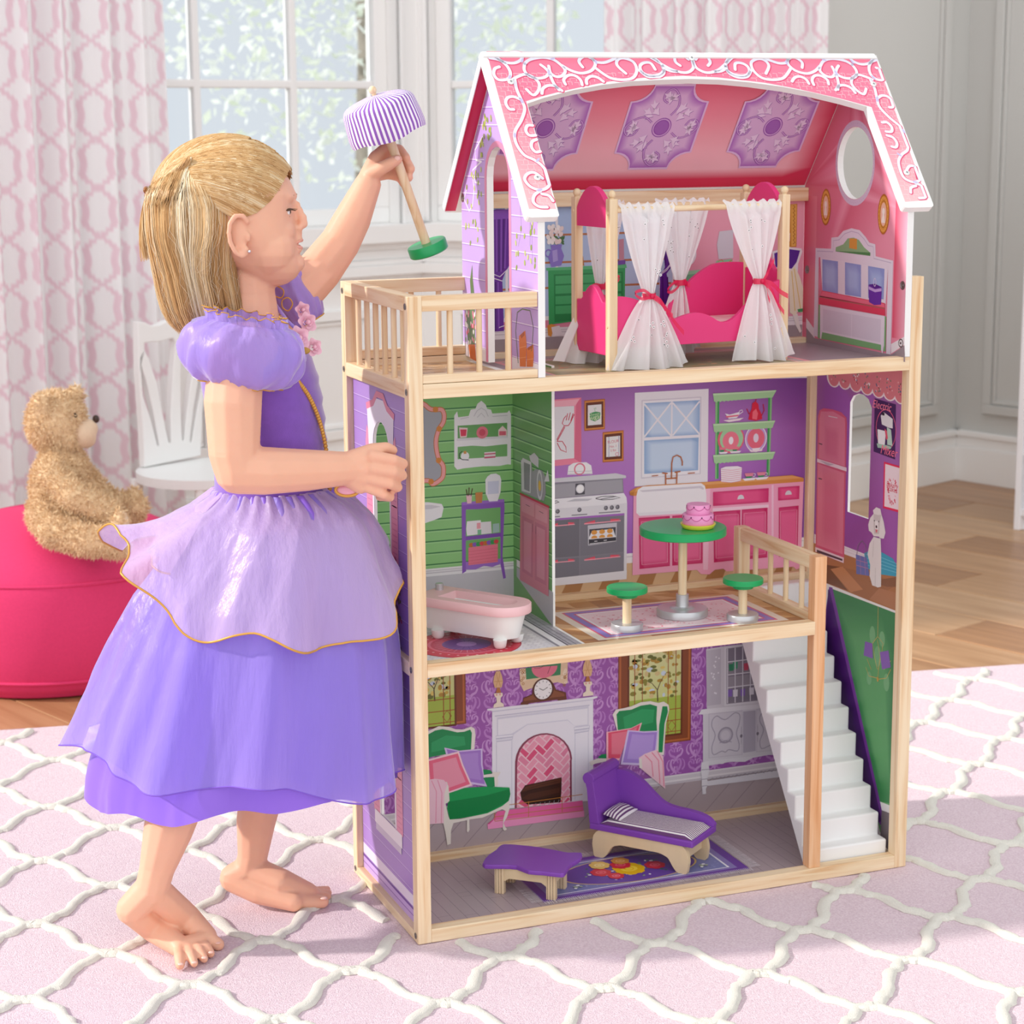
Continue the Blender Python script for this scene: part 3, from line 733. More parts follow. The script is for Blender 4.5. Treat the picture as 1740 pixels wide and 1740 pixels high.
# ---- coffee table
def coffee():
    ZT_ = F1+.0395; c = onZ(900, 1490, F1); t = thing('coffee_table', 'low purple topped toy coffee table at the front of the printed rug', 'table', c)
    zm = lambda x, y: onZ(800+x/3.48, 1260+y/3.48, ZT_+.0065)[:2]
    L = [(75, 705), (105, 668), (150, 638), (165, 620), (200, 605), (290, 610), (400, 622), (500, 640), (580, 655), (655, 655), (648, 690), (600, 718), (575, 745), (552, 778), (500, 778), (420, 768), (340, 762), (270, 735), (180, 730), (80, 728)]
    P = [tuple(q) for q in spline([zm(*p) for p in L], 2, True)]
    mb = MB(); mb.prism([P], (0, 0, ZT_), (1, 0, 0), (0, 1, 0), (0, 0, .0065)); mb.build('tabletop', m_purp, t, bevel=.0015)
    FL, FR, BR = [np.array(v) for v in ((.1572, .124), (.2265, .0642), (.2643, .104))]; BL = FL+BR-FR
    e1 = (FR-FL)/np.linalg.norm(FR-FL); e2 = np.array([-e1[1], e1[0]])
    F = Loc((*FL, F1), math.atan2(e1[1], e1[0])); Lx = np.linalg.norm(FR-FL); Ly = float((BR-FR) @ e2)
    for x, y in ((0, 0), (Lx-.014, 0), (Lx-.014, Ly-.010), (0, Ly-.010)):
        mb = MB(); mb.box(x, x+.014, y, y+.010, 0, ZT_-F1); F.put(mb).build('leg', wood('Z', 'ply'), t, bevel=.001)
        g = MB()
        for k in range(3): g.box(x+.002+.004*k, x+.0026+.004*k, y-.0001, y+.0101, .0005, ZT_-F1-.0005)
        F.put(g).build('ply_lines', mat('ply_glue_line', '6E4B33', .7), t)
    for y in (.001, Ly-.009):
        mb = MB(); p = [(.014, ZT_-F1), (.014, .019), (.022, .024), (Lx-.022, .024), (Lx-.014, .019), (Lx-.014, ZT_-F1)]
        mb.prism([p], (0, y, 0), (1, 0, 0), (0, 0, 1), (0, .008, 0)); F.put(mb).build('apron', m_wplyX, t, bevel=.0006)
    for x in (.001, Lx-.009):
        mb = MB(); mb.box(x, x+.008, .010, Ly-.010, .024, ZT_-F1); F.put(mb).build('apron', m_wplyX, t, bevel=.0006)
coffee()
# ---- canopy bed
def bed():
    ang = .085; F = Loc((.3173, .0767, F3), ang); t = thing('canopy_bed', 'hot pink toy four poster bed with white eyelet curtains and red bows', 'bed', F.w((.14, .05, 0)))
    LX, LY, pw = .277, .099, .0125; H = .232
    for x, y in ((0, 0), (LX, 0), (LX, LY), (0, LY)):
        mb = MB(); mb.box(x-pw/2, x+pw/2, y-pw/2, y+pw/2, 0, H); F.put(mb).build('bed_post', wood('Z', 'ply'), t, bevel=.0012)
        mb = MB(); mb.lathe((x, y, H), [(.0038, 0), (.0038, .0015)], 10); mb.ball((x, y, H+.006), .0056, 14); F.put(mb).build('finial', m_wply, t, smooth=True)
        for z in (.060, .213):
            mb = MB(); mb.lathe((x-pw/2 if x < .1 else x+pw/2, y, z), [(.0026, 0), (.0018, .001)], 10, ax=(-1 if x < .1 else 1, 0, 0)); F.put(mb).build('screw_cap', m_wply, t, smooth=True)
    def endp(x, z0, pts, name):
        mb = MB(); mb.prism([[(pw/2, z0)]+[(LY-pw/2, z0)]+pts], (x-.004, 0, 0), (0, 1, 0), (0, 0, 1), (.008, 0, 0)); F.put(mb).build(name, m_hot, t, bevel=.0012)
    ys = np.linspace(LY-pw/2, pw/2, 15)
    f = lambda y: math.sin(PI*(y-pw/2)/(LY-pw))
    for x in (0, LX):
        endp(x, .193, [(y, .218+.030*f(y)**.8) for y in ys], 'canopy_panel')
        endp(x, .020, [(y, (.092 if x == 0 else .125)+.022*max(0, math.sin(PI*(y-pw/2-.012)/(LY-pw-.024)))**1.2) for y in ys], 'footboard' if x == 0 else 'headboard')
    topL = [(0, .100), (.020, .100), (.045, .093), (.070, .078), (.095, .066), (.115, .070), (.135, .073), (.155, .068), (.175, .058), (.195, .062), (.220, .083), (.245, .105), (LX, .113)]
    topB = [(0, .100), (.020, .100), (.045, .093), (.075, .073), (.10, .064), (.125, .066), (.15, .080), (.18, .108), (.21, .127), (.235, .133), (LX, .132)]
    for y, tp in ((-.001, topL), (LY-.006, topB)):
        mb = MB(); mb.prism([[(LX-pw/2, .030), (pw/2, .030)]+[tuple(np.clip(q, (pw/2, 0), (LX-pw/2, 1))) for q in spline(tp, 3)]], (0, y, 0), (1, 0, 0), (0, 0, 1), (0, .007, 0)); F.put(mb).build('side_rail', m_hot, t, bevel=.001)
    mb = MB(); mb.box(.006, LX-.006, .007, LY-.007, .034, .058); F.put(mb).build('mattress', mat('mattress_rose_print', 'F1C9CC', .8, vdark='E79AA6', vs=60), t, bevel=.006, seg=3)
    for y in (0, LY):
        mb = MB(); mb.tube([(pw/2, y, .217), (LX-pw/2, y, .217)], .0042, 12); F.put(mb).build('curtain_rod', wood('X', 'ply'), t, smooth=True)
    # curtains
    m_c = vmat('eyelet_voile', .85, .15, alpha=.88, trans=.30, bump=.25, bs=900)
    m_e = mat('embroidery_white', 'FFFFFF', .8); m_h = mat('eyelet_shadow', '6D5F63', .9)
    m_r = mat('ribbon_organza_red', 'E0114F', .35, .5, alpha=.86)
    def curtain(xt0, xt1, xk, zk, xb0, xb1, zb, y, out, seed, bow):
        r = random.Random(seed); n, m = 34, 46; G = []; ph = [r.uniform(0, 6.28) for _ in range(4)]
        cols = []
        for i in range(n):
            tt = i/(n-1); z = .2250-(.2250-zb)*tt; tk = (.2250-zk)/(.2250-zb)
            if tt < tk: a = tt/tk; e = a**1.35; x0 = xt0+(xk-.0075-xt0)*e; x1 = xt1+(xk+.0075-xt1)*e; dp = .006*(1-a)+.006*a; amp = .0035*(1-a)+.0028*a
            else: a = (tt-tk)/(1-tk); e = a**.75; x0 = xk-.0075+(xb0-xk+.0075)*e; x1 = xk+.0075+(xb1-xk-.0075)*e; dp = .006+.013*e; amp = .0025+.006*e
            row = []
            for j in range(m):
                s_ = j/(m-1); x = x0+(x1-x0)*s_
                fold = math.sin(s_*2*PI*4+ph[0]+1.2*tt)+.5*math.sin(s_*2*PI*7+ph[1])
                yy = y+out*(dp*math.sin(PI*s_)*1.0+.0045)+amp*fold*math.sin(PI*min(max(s_, .04), .96))**.5
                zz = z+(.0025*math.sin(s_*9+ph[2]) if i == n-1 else 0)-(.004*tt*math.sin(PI*s_) if zb < .02 else 0)
                if i < 3: yy = y+out*(.0056 if i else -.002)+.0012*math.sin(s_*47); zz = z+.0018*math.sin(s_*38+i)+.0008*math.sin(s_*71)
                row.append((x, yy, max(zz, .0012)))
            G.append(row)
        mb = MB(); mb.surf(G, col='FFFEFE')
        c = F.put(mb).build('bed_curtain', m_c, t, smooth='all')
        Ga = np.array(G); nrm = np.array([0, out, 0.])
        E = MB(); Hh = MB()
        for k in range(16):
            i = r.choice([x for x in range(4, n-2) if abs(x/(n-1)-tk) > .12]); j = r.randrange(5, m-5); p = Ga[i, j]; q = p+nrm*.0009
            for d in ((0, 0), (.0035, .004), (.005, -.002)):
                if r.random() < .35: continue
                u = q+np.array([d[0], 0, d[1]])
                E.lathe(u, [(.0009, 0), (.0012, .0003), (.0019, 0)], 8, ax=nrm); Hh.lathe(u, [(.0009, .0001), (.00001, .00012)], 8, ax=nrm)  # dark discs coloured as the shade inside each eyelet, cloth is not pierced
        F.put(E).build('eyelet_embroidery', m_e, c)['kind'] = 'stuff'; F.put(Hh).build('eyelet_shade_disc', m_h, c)['kind'] = 'stuff'
        # ribbon: band, bow loops, tails
        R = MB(); zc = zk; ctr = np.array([xk, y+out*.007, zc])
        R.surf([[(xk+.0095*math.cos(a), y+out*.006+.0095*math.sin(a), zc+h) for a in np.linspace(0, 2*PI, 20, endpoint=False)] for h in (-.004, .004)], False, True)
        def band(pts, wd):
            p = spline(pts, 4); R.surf([[q+np.array([0, 0, wd]) for q in p], [q-np.array([0, 0, wd]) for q in p]])
        f0 = ctr+np.array([0, out*.0085, 0])
        R.ball(f0, (.004, .003, .004), 10)
        for dx, dz in bow:
            e = np.array([dx, out*.004, dz])
            if abs(dx) > .018 and dz > -.012: band([f0, f0+e*.5+np.array([0, 0, .006]), f0+e, f0+e*.6-np.array([0, 0, .006]), f0], .0022)
            else: band([f0, f0+e*.3+np.array([0, out*.004, .003]), f0+e*.7, f0+e], .0035)
        F.put(R).build('ribbon_bow', m_r, c, smooth='all')
    curtain(.010, .096, .055, .100, -.010, .120, .003, 0, -1, 1, [(-.030, .006), (.030, -.028), (.048, -.052)])
    curtain(.176, .270, .233, .113, .188, .294, .005, 0, -1, 5, [(.016, .030), (.010, -.028), (.040, -.022), (.034, -.045)])
    curtain(.010, .075, .036, .107, -.040, .070, .004, LY, -.6, 8, [(-.028, -.006), (.026, .012)])
    curtain(.125, .215, .165, .107, .120, .200, .010, LY, -.6, 11, [(-.026, -.010), (.012, -.004)])
bed()
# ================================================================== PRINTED WALLS (flat laminate graphics on the house panels)
def rectpts(x0, x1, y0, y1): return [(x0, y0), (x1, y0), (x1, y1), (x0, y1)]
# ---------- living room, back wall
ZA = (720, 1100, 4.833); ZB_ = (980, 1080, 4.349)
def damask(a, x0, x1, z0, z1, base, c1, c2, px=.034, pz=.046):
    a.poly(base, rectpts(x0, x1, z0, z1))
    motifs = []
    for s_ in (1, -1):
        motifs += [[(0, -.4), (s_*.16, -.30), (s_*.26, -.12), (s_*.2, .04), (s_*.08, .0), (s_*.12, -.1)],
                   [(0, .05), (s_*.1, .14), (s_*.26, .2), (s_*.34, .34), (s_*.24, .42), (s_*.17, .32)],
                   [(s_*.32, -.34), (s_*.44, -.22), (s_*.42, -.04), (s_*.3, .05)], [(s_*.08, .3), (s_*.1, .44), (s_*.3, .49)],
                   [(s_*.05, -.2), (s_*.12, -.42), (s_*.3, -.46)]]
    r = random.Random(3)
    for i in range(int((x1-x0)/px)+2):
        for j in range(int((z1-z0)/pz)+2):
            cx = x0+px*i; cz = z0+pz*(j+.5*(i % 2))
            for k, m in enumerate(motifs):
                p = [(cx+q[0]*px, cz+q[1]*pz) for q in m]
                if any(q[0] < x0 or q[0] > x1 or q[1] < z0 or q[1] > z1 for q in p): continue
                a.l(c1 if k % 2 else c2, 4.6 if k % 5 < 2 else 3.2, p, d2=True, taper=True, smooth=3); a.k -= 1
            for dz, rr in ((0.02, 1.8), (-.42, 2.4), (.45, 1.5)):
                if x0+.003 < cx < x1-.003 and z0+.003 < cz+dz*pz < z1-.003: a.disc(c1, cx, cz+dz*pz, rr*.8, rr*1.4, 8, d2=True); a.k -= 1
    a.k += 1
a = artY('damask_wallpaper', pb1, BY)
a.zoom(*ZB_); zt0 = a.P(900, 1030-40)[1]; zfl = a.P(900, 1062)[1]; zbt = a.P(645, 1040)[1]
damask(a, .0135, .7535, zbt, Z2-BH, 'A05CAE', 'CC98D4', 'BF84CA')
for z0, z1, c in ((zbt-.0025, zbt, 'E8E2E6'), (zbt-.008, zbt-.0025, 'D9D2D8'), (zbt-.011, zbt-.008, 'ECE6E9'), (zfl-.002, zbt-.011, 'CFC7CE')): a.poly(c, rectpts(.0135, .7535, z0, z1))
a.poly('B5A5A9', rectpts(.0135, .7535, .0155, zfl-.002))
for k in range(26):
    x = -.1+.045*k
    if x < .0135 or x+.055 > .7535: continue
    a.l('85757E', .7, [(x, .0158), (x+.055*(1+.0), zfl-.002)], d2=True); a.k -= 1
a.k += 1; a.build()
def woodwindow(name, zz, xl, xr, tl_, bl, gl0, gr0, gt, gb):
    "brown casement over a sunny garden picture; zoom px: outer x, glass x"
    a = artY(name, pb1, BY, 'brown framed garden window print', base=14); a.zoom(*zz)
    L, R = a.P(xl, tl_)[0], a.P(xr, tl_)[0]; b = a.P((xl+xr)/2, bl)[1]; t = Z2-BH; GL, GR = a.P(gl0, gt)[0], a.P(gr0, gt)[0]; gb_ = a.P((gl0+gr0)/2, gb)[1]
    a.poly('8B4A2B', rectpts(L, R, b, t)); a.poly('B8693A', rectpts(L+.002, L+.005, b+.002, t)).hold().poly('B8693A', rectpts(R-.005, R-.002, b+.002, t)).hold().poly('B8693A', rectpts(L+.002, R-.002, b+.002, b+.005))
    a.poly('6B3420', rectpts(GL-.003, GR+.003, gb_-.003, t))
    zm = gb_+(t-gb_)*.28
    a.poly(['C9D277', 'BFCB6C', 'EFE8B5', 'F3EDC0'], rectpts(GL, GR, gb_, t)); a.poly('A9BF4C', rectpts(GL, GR, gb_, zm))
    r = random.Random(len(name)+int(xl))
    for k in range(170):
        x = r.uniform(GL+.003, GR-.003); z = r.uniform(zm, t-.002); a.disc(r.choice(['C9A94B', '8E8A3C', 'E3CB6E', '6F7434', 'D8C58A', 'B58F3B', 'CFDDE8']), x, z, r.uniform(2.4, 6), r.uniform(2, 4.5), 8, d2=True); a.k -= 1
    a.k += 1
    xm = GL+(GR-GL)*.55
    a.l('5D4A33', 2.2, [(xm, zm-.006), (xm-.001, zm+.012), (xm+.004, zm+.024), (xm+.010, zm+.034)], d2=True, taper=True).hold().l('5D4A33', 1.4, [(xm, zm+.012), (xm-.010, zm+.024), (xm-.016, zm+.027)], d2=True, taper=True)
    c = 'A4552F'; w_ = GR-GL
    for f in (.1, .25, .75, .9): a.l(c, 1.3, [(GL+f*w_, gb_), (GL+f*w_, t)], d2=True); a.k -= 1
    for z in (gb_+.004, gb_+.022, t-.032, t-.050, gb_+.040, t-.010): a.l(c, 1.3, [(GL, z), (GR, z)], d2=True); a.k -= 1
    for f in (.175, .825):
        for z in (t-.041, gb_+.013):
            a.l(c, 1.2, [(GL+f*w_, z+.009), (GL+f*w_+.007, z), (GL+f*w_, z-.009), (GL+f*w_-.007, z)], closed=True, d2=True); a.k -= 1
    a.k += 1; a.l('93492A', 2.4, [(GL, t-.041), (GR, t-.041)], d2=True); a.build()
woodwindow('printed_window', ZA, -130, 345, 400, 655, -110, 250, 400, 650)
woodwindow('printed_window', ZB_, 305, 845, 400, 808, 388, 768, 400, 742)
# fireplace
a = artY('printed_fireplace', pb1, BY, 'white fireplace print with pink herringbone firebrick', base=24); a.zoom(*ZA)
a.q('EFEDF3', [520, 505, 1425, 400, 1425, 412, 1390, 425, 1390, 1255, 560, 1335, 560, 520, 520, 516])
a.q('D4D3E0', [560, 522, 1388, 424, 1388, 432, 560, 532]).q('C9C8D8', [582, 560, 1360, 470, 1360, 478, 582, 568])
a.q('DAD9E5', [600, 575, 1352, 480, 1352, 640, 1245, 652, 1180, 600, 850, 635, 730, 720, 600, 735])
a.q('F1F0F5', [608, 590, 1345, 500, 1345, 632, 1238, 645, 1180, 592, 850, 628, 720, 708, 608, 722])
for x0, y0, x1, y1 in ((590, 725, 735, 712), (1232, 655, 1362, 640)):
    a.q('C4C3D4', [x0, y0, x1, y1, x1-8, y1+48, x0+5, y0+52]).q('F0EFF5', [x0+2, y0+3, x1-3, y1+3, x1-6, y1+18, x0+3, y0+20]).q('E4E3EC', [x0+4, y0+28, x1-8, y1+26, x1-10, y1+42, x0+6, y0+46])
a.lines('C2C1D2', .5, [[596, 780, 596, 1320], [722, 765, 722, 1300], [1240, 700, 1240, 1250], [1350, 690, 1350, 1245]])
bx = []
cx, cy, rx = 982, 930, 232
arcp = [(750+(1214-750)*t, None) for t in (0, 1)]
outer = [745, 1320, 748, 960]+sum([[982-234*math.cos(t), 935-14*(math.cos(t))*-1-(232)*math.sin(t)] for t in np.linspace(.05, PI-.05, 14)], [])+[1212, 925, 1214, 1262]
a.q('8E4258', outer)
inner = [762, 1318, 765, 962]+sum([[984-218*math.cos(t), 940+13*math.cos(t)-(225)*math.sin(t)] for t in np.linspace(.05, PI-.05, 14)], [])+[1198, 935, 1200, 1265]
a.q('F3C9D2', inner)
# herringbone bricks clipped to the opening
ip = a.pts(inner); poly_in = [Vector((q[0], q[1])) for q in ip]
def inside(p):
    n = False; j = len(ip)-1
    for i in range(len(ip)):
        if (ip[i][1] > p[1]) != (ip[j][1] > p[1]) and p[0] < (ip[j][0]-ip[i][0])*(p[1]-ip[i][1])/(ip[j][1]-ip[i][1]+1e-12)+ip[i][0]: n = not n
        j = i
    return n
o_ = a.P(760, 1320); r = random.Random(4); b = .0098; cc = math.sqrt(.5)
for i in range(-14, 14):
    for j in range(-14, 14):
        for hv in (0, 1):
            # classic herringbone in (u,v), rotated 45 degrees
            u0 = i*b+j*b; v0 = -i*b+j*b*1.0
            u = (i+2*j)*b; v = (i-2*j)*b
            q0 = (i*b+2*b*j, i*b-2*b*j) if not hv else (i*b+2*b*j+2*b, i*b-2*b*j-0*b)
            du, dv = (2*b, b) if not hv else (b, 2*b)
            if hv: q0 = (q0[0], q0[1]-b)
            g = .0009; cs = [(q0[0]+g, q0[1]+g), (q0[0]+du-g, q0[1]+g), (q0[0]+du-g, q0[1]+dv-g), (q0[0]+g, q0[1]+dv-g)]
            P_ = [(o_[0]+.05+(p[0]-p[1])*cc, o_[1]+.07+(p[0]+p[1])*cc) for p in cs]
            ins = [inside(p) for p in P_]
            if not any(ins): continue
            if not all(ins):
                # clip by shrinking the outside corners towards the inside centroid
                c0 = np.mean([p for p, k in zip(P_, ins) if k], axis=0); Q = []
                for p, k in zip(P_, ins):
                    if k: Q.append(p); continue
                    lo, hi = 0.0, 1.0
                    for _ in range(8):
                        m = (lo+hi)/2; x = c0+(np.array(p)-c0)*m
                        if inside(x): lo = m
                        else: hi = m
                    Q.append(tuple(c0+(np.array(p)-c0)*lo))
                P_ = Q
            a.poly(r.choice(['E0567E', 'EE9FB4', 'EE9FB4', 'E58AA5']), P_); a.k -= 1
a.k += 1
# log, grate, hearth, fender
a.q('3E2216', [790, 1190, 830, 1130, 1130, 1065, 1128, 1180, 1120, 1270, 850, 1290, 800, 1250])
a.q('5C3421', [800, 1185, 835, 1140, 1125, 1072, 1118, 1110, 850, 1170]).q('4E2B1B', [800, 1240, 860, 1200, 1115, 1150, 1112, 1190, 860, 1250]).q('2A150E', [830, 1260, 1125, 1215, 1120, 1268, 852, 1288])
a.lines('2A150E', .5, [[810, 1200, 900, 1165, 1110, 1125], [820, 1170, 950, 1130, 1110, 1095]])
a.lines('9C9AA2', .7, [[910+38*k, 1305-6*k, 918+38*k, 1278-6*k] for k in range(6)])
a.q('EE6BA5', [600, 1345, 1300, 1255, 1310, 1345, 560, 1425]).q('F59CC8', [520, 1450, 560, 1418, 1315, 1340, 1315, 1388, 525, 1492]).q('D8508F', [520, 1448, 560, 1415, 570, 1416, 535, 1450])
a.lines('C88339', 1.0, [[580, 1350, 580, 1425], [582, 1425, 860, 1392, 1300, 1338], [582, 1390, 860, 1352, 1300, 1300], [700, 1290, 860, 1268, 1300, 1205], [858, 1262, 858, 1392], [1133, 1225, 1133, 1352]])
a.build()
# mantel clock
a = artY('printed_mantel_clock', pb1, BY, 'brown mantel clock print', base=44); a.zoom(*ZA)
a.q('6E3A24', [793, 470, 795, 455, 812, 445, 815, 415, 850, 400, 885, 385, 905, 320, 925, 280, 960, 258, 1000, 250, 1035, 262, 1065, 300, 1085, 345, 1130, 358, 1165, 368, 1168, 400, 1172, 425, 1100, 437, 1095, 428, 860, 458, 855, 468])
a.q('8C5233', [820, 440, 822, 420, 890, 392, 915, 325, 935, 290, 975, 268, 1010, 262, 1045, 300, 1070, 352, 1150, 378, 1155, 398])
a.ring('5A2C1B', 978, 343, 0, 17.5).disc('F4F2F0', 978, 343, 14.5, 15.5)
for k in range(12): t = k*PI/6; c0 = a.P(978, 343); a.l('5B5458', .8, [(c0[0]+.0105*math.sin(t), c0[1]+.0112*math.cos(t)), (c0[0]+.0132*math.sin(t), c0[1]+.0140*math.cos(t))], d2=True); a.k -= 1
a.k += 1; a.lines('2C2326', .9, [[978, 350, 1015, 325], [978, 350, 945, 335]]).build()
# mantel lamps
def mlamp(x, y, dy):
    a = artY('printed_oil_lamp', pb1, BY, None, base=44); a.zoom(*ZA)
    t = y-300
    a.q('F3E4D0', [x-40, y, x-38, y-26, x-14, y-44, x-14, y-80, x-30, y-95, x-36, y-118, x+34, y-124, x+36, y-100, x+20, y-84, x+18, y-48, x+44, y-32, x+46, y-10])
    a.q('B9773F', [x-20, y-122, x-10, y-165, x+12, y-166, x+22, y-124]); a.q('E3B98A', [x-30, y-165, x-42, y-215, x-34, y-262, x-18, y-300, x+14, y-304, x+30, y-262, x+38, y-215, x+28, y-168])
    a.lines('C58D55', .7, [[x-22, y-170, x-4, y-225, x-16, y-290], [x+18, y-172, x+2, y-225, x+14, y-290], [x-34, y-215, x+32, y-220]])
    a.disc('E7A9A0', x-14, y-108, 1.6).hold().disc('E7A9A0', x+14, y-111, 1.6); a.build()
mlamp(610, 495, 0); mlamp(1344, 402, 0)
# picture over the mantel
a = artY('printed_picture', pb1, BY, 'green picture print in an ornate cream frame', base=30); a.zoom(*ZA)
a.q('E6C9A6', [785, 175, 1180, 120, 1180, 290, 1150, 300, 1100, 285, 1000, 300, 850, 345, 820, 360, 790, 300])
for k in range(26): 
    rr = random.Random(k); x = rr.choice([rr.uniform(790, 830), rr.uniform(1130, 1172)]); y = rr.uniform(180, 320)
    a.ring('B98350' if k % 2 else 'F6E6CF', x, y, 1.2, 2.2, 8); a.k -= 1
a.k += 1; a.q('3F8A5C', [835, 168, 1125, 128, 1120, 225, 840, 262])
a.poly('E5798F', [tuple(a.P(990, 160)+np.array((.021*math.cos(t), .017*math.sin(t)))) for t in np.linspace(PI*.97, 2*PI, 14)]); a.l('6A2F3E', .7, [905, 170, 950, 168, 990, 150]).hold().l('6A2F3E', .7, [1015, 215, 1040, 150]); a.build()
# armchairs
def cushion(a, pts, c, edge, wv):
    a.q(edge, pts); q = np.array(pts, float).reshape(-1, 2); m = q.mean(0); a.q(c, list((m+(q-m)*.90).ravel())); i_ = m+(q-m)*.72
    a.q(wv, list(i_.ravel()))
a = artY('printed_armchair', pb1, BY, 'green wing armchair print left of the fireplace', base=60); a.zoom(*ZA)
a.q('EDE6DC', [20, 690, 120, 645, 200, 650, 260, 670, 320, 672, 385, 648, 415, 665, 422, 720, 412, 830, 390, 850, 30, 900])
a.q('1E8F52', [20, 720, 90, 680, 150, 668, 210, 680, 270, 695, 330, 690, 378, 672, 392, 700, 385, 835, 20, 905]).q('2FA363', [60, 780, 180, 720, 330, 730, 340, 800, 60, 860])
cushion(a, [165, 820, 290, 845, 478, 828, 480, 960, 515, 1140, 330, 1110, 200, 950], 'A97ED0', 'D9C3EC', 'B58FD8')
a.q('EDE6DC', [485, 1045, 560, 1035, 565, 1022, 628, 1022, 605, 1060, 605, 1130, 580, 1140, 575, 1060, 487, 1065]).q('1E8F52', [483, 1000, 545, 1005, 560, 1030, 490, 1045]).q('1E8F52', [485, 1068, 575, 1062, 580, 1140, 520, 1145])
cushion(a, [20, 920, 150, 885, 285, 850, 320, 960, 395, 1130, 200, 1200, 40, 1230], 'EF6E8B', 'F9D5DC', 'F29BB0')
a.q('1FA055', [200, 1195, 330, 1150, 520, 1140, 700, 1148, 708, 1200, 695, 1255, 640, 1300, 520, 1360, 300, 1400, 210, 1410, 190, 1320]).q('148645', [192, 1265, 500, 1215, 700, 1160, 706, 1210, 690, 1258, 520, 1350, 300, 1398, 210, 1408])
a.q('EDE6DC', [150, 1120, 185, 1100, 200, 1140, 208, 1255, 195, 1270, 175, 1280, 195, 1370, 210, 1410, 300, 1405, 520, 1358, 640, 1300, 695, 1258, 700, 1320, 680, 1390, 650, 1440, 665, 1470, 680, 1490, 660, 1503, 645, 1490, 650, 1400, 668, 1340, 640, 1325, 560, 1360, 480, 1395, 370, 1410, 372, 1495, 360, 1515, 350, 1505, 352, 1415, 240, 1440, 220, 1500, 218, 1610, 190, 1620, 175, 1520, 155, 1430])
a.q('F6CBD9', [20, 1085, 90, 1075, 160, 1085, 190, 1120, 165, 1200, 160, 1440, 20, 1450]); a.lines('EFA0BA', 1.4, [[60, 1090, 100, 1180, 95, 1440], [110, 1085, 145, 1190, 140, 1440]]); a.build()
a = artY('printed_armchair', pb1, BY, 'green wing armchair print right of the fireplace', base=60); a.zoom(*ZB_)
a.q('EDE6DC', [262, 580, 285, 545, 340, 535, 400, 520, 470, 490, 540, 482, 600, 495, 640, 485, 675, 510, 680, 545, 655, 650, 640, 880, 600, 880, 300, 720])
a.q('1E8F52', [290, 580, 310, 555, 400, 545, 470, 515, 540, 505, 590, 520, 585, 620, 590, 700, 400, 760, 300, 700]).q('2FA363', [340, 600, 480, 540, 570, 545, 560, 640, 350, 690]).q('1E8F52', [630, 520, 665, 520, 670, 560, 645, 650, 630, 860, 600, 860, 605, 660])
cushion(a, [215, 710, 400, 680, 478, 640, 460, 700, 380, 720, 310, 920, 215, 920], 'E4526F', 'F7B6C2', 'EA7A8F')
cushion(a, [372, 695, 490, 705, 600, 700, 590, 800, 570, 960, 320, 950], 'A886D6', 'D9C6EF', 'B99BE0')
a.q('EDE6DC', [90, 930, 150, 905, 215, 905, 215, 925, 130, 945, 100, 960]).q('1E8F52', [150, 900, 180, 875, 215, 872, 215, 905])
a.q('F7CED9', [455, 900, 500, 870, 580, 842, 635, 890, 640, 960, 650, 1130, 470, 980]); a.lines('EE8FA8', 1.6, [[500, 880, 550, 930, 560, 1040], [550, 860, 600, 920, 610, 1090], [590, 850, 632, 930, 640, 1110]])
a.q('EDE6DC', [455, 905, 475, 905, 480, 980, 458, 975]); a.build()
# hutch
a = artY('printed_hutch', pb1, BY, 'white carved hutch print with lattice doors', base=24); a.zoom(*ZB_)
a.q('D8D3DA', [955, 100, 1075, 80, 1690, 0, 1690, 500, 960, 540]).q('C6C0CA', [960, 110, 1065, 95, 1065, 505, 962, 520]).q('E5E1E7', [1088, 85, 1690, 10, 1690, 470, 1088, 520]).q('8F8794', [1105, 95, 1680, 20, 1680, 440, 1105, 505])
for j in range(4):
    y = 105+100*j
    for k in range(7):
        x = 1118+56*k; s_ = -.13*(x-1118)
        a.q(('8E8694', '9C949F', 'A79FA9', '8A8390')[j], [x, y+s_, x+44, y+s_-6, x+44, y+s_+80, x, y+s_+86]); a.k -= 1
a.k += 1
for x, y, c in ((1140, 240, '3E8A66'), (1170, 225, '4FA07A'), (1250, 235, 'D2586F'), (1290, 215, 'E07A8E'), (1330, 215, 'D2586F'), (1365, 165, 'D2586F'), (1130, 430, '8F6FC0'), (1170, 430, 'E9E4EC'), (1225, 425, '8F6FC0'), (1290, 415, 'E9E4EC'), (1340, 400, '4FA07A'), (1340, 310, '4FA07A'), (1395, 395, '6FAE8D')):
    a.q(c, [x-18, y-30, x+18, y-34, x+16, y+18, x-16, y+22]); a.k -= 1
a.k += 1
a.lines('EDEAF0', 1.6, [[1110, 195, 1480, 148], [1110, 290, 1480, 246], [1110, 385, 1480, 338]]+[[1112+56*k, 95-6*k, 1112+56*k, 500-6*k] for k in range(8)])
for k in range(14): rr = random.Random(k+40); a.disc('EDE9F0', rr.uniform(990, 1050), rr.uniform(150, 460), 1.6, None, 6); a.k -= 1
a.k += 1
a.q('E9E6EC', [897, 580, 920, 545, 960, 540, 1690, 470, 1690, 500, 930, 582]).q('DDD9E1', [930, 580, 1690, 500, 1690, 830, 975, 960, 960, 930, 945, 1170, 925, 1170, 915, 960, 930, 930])
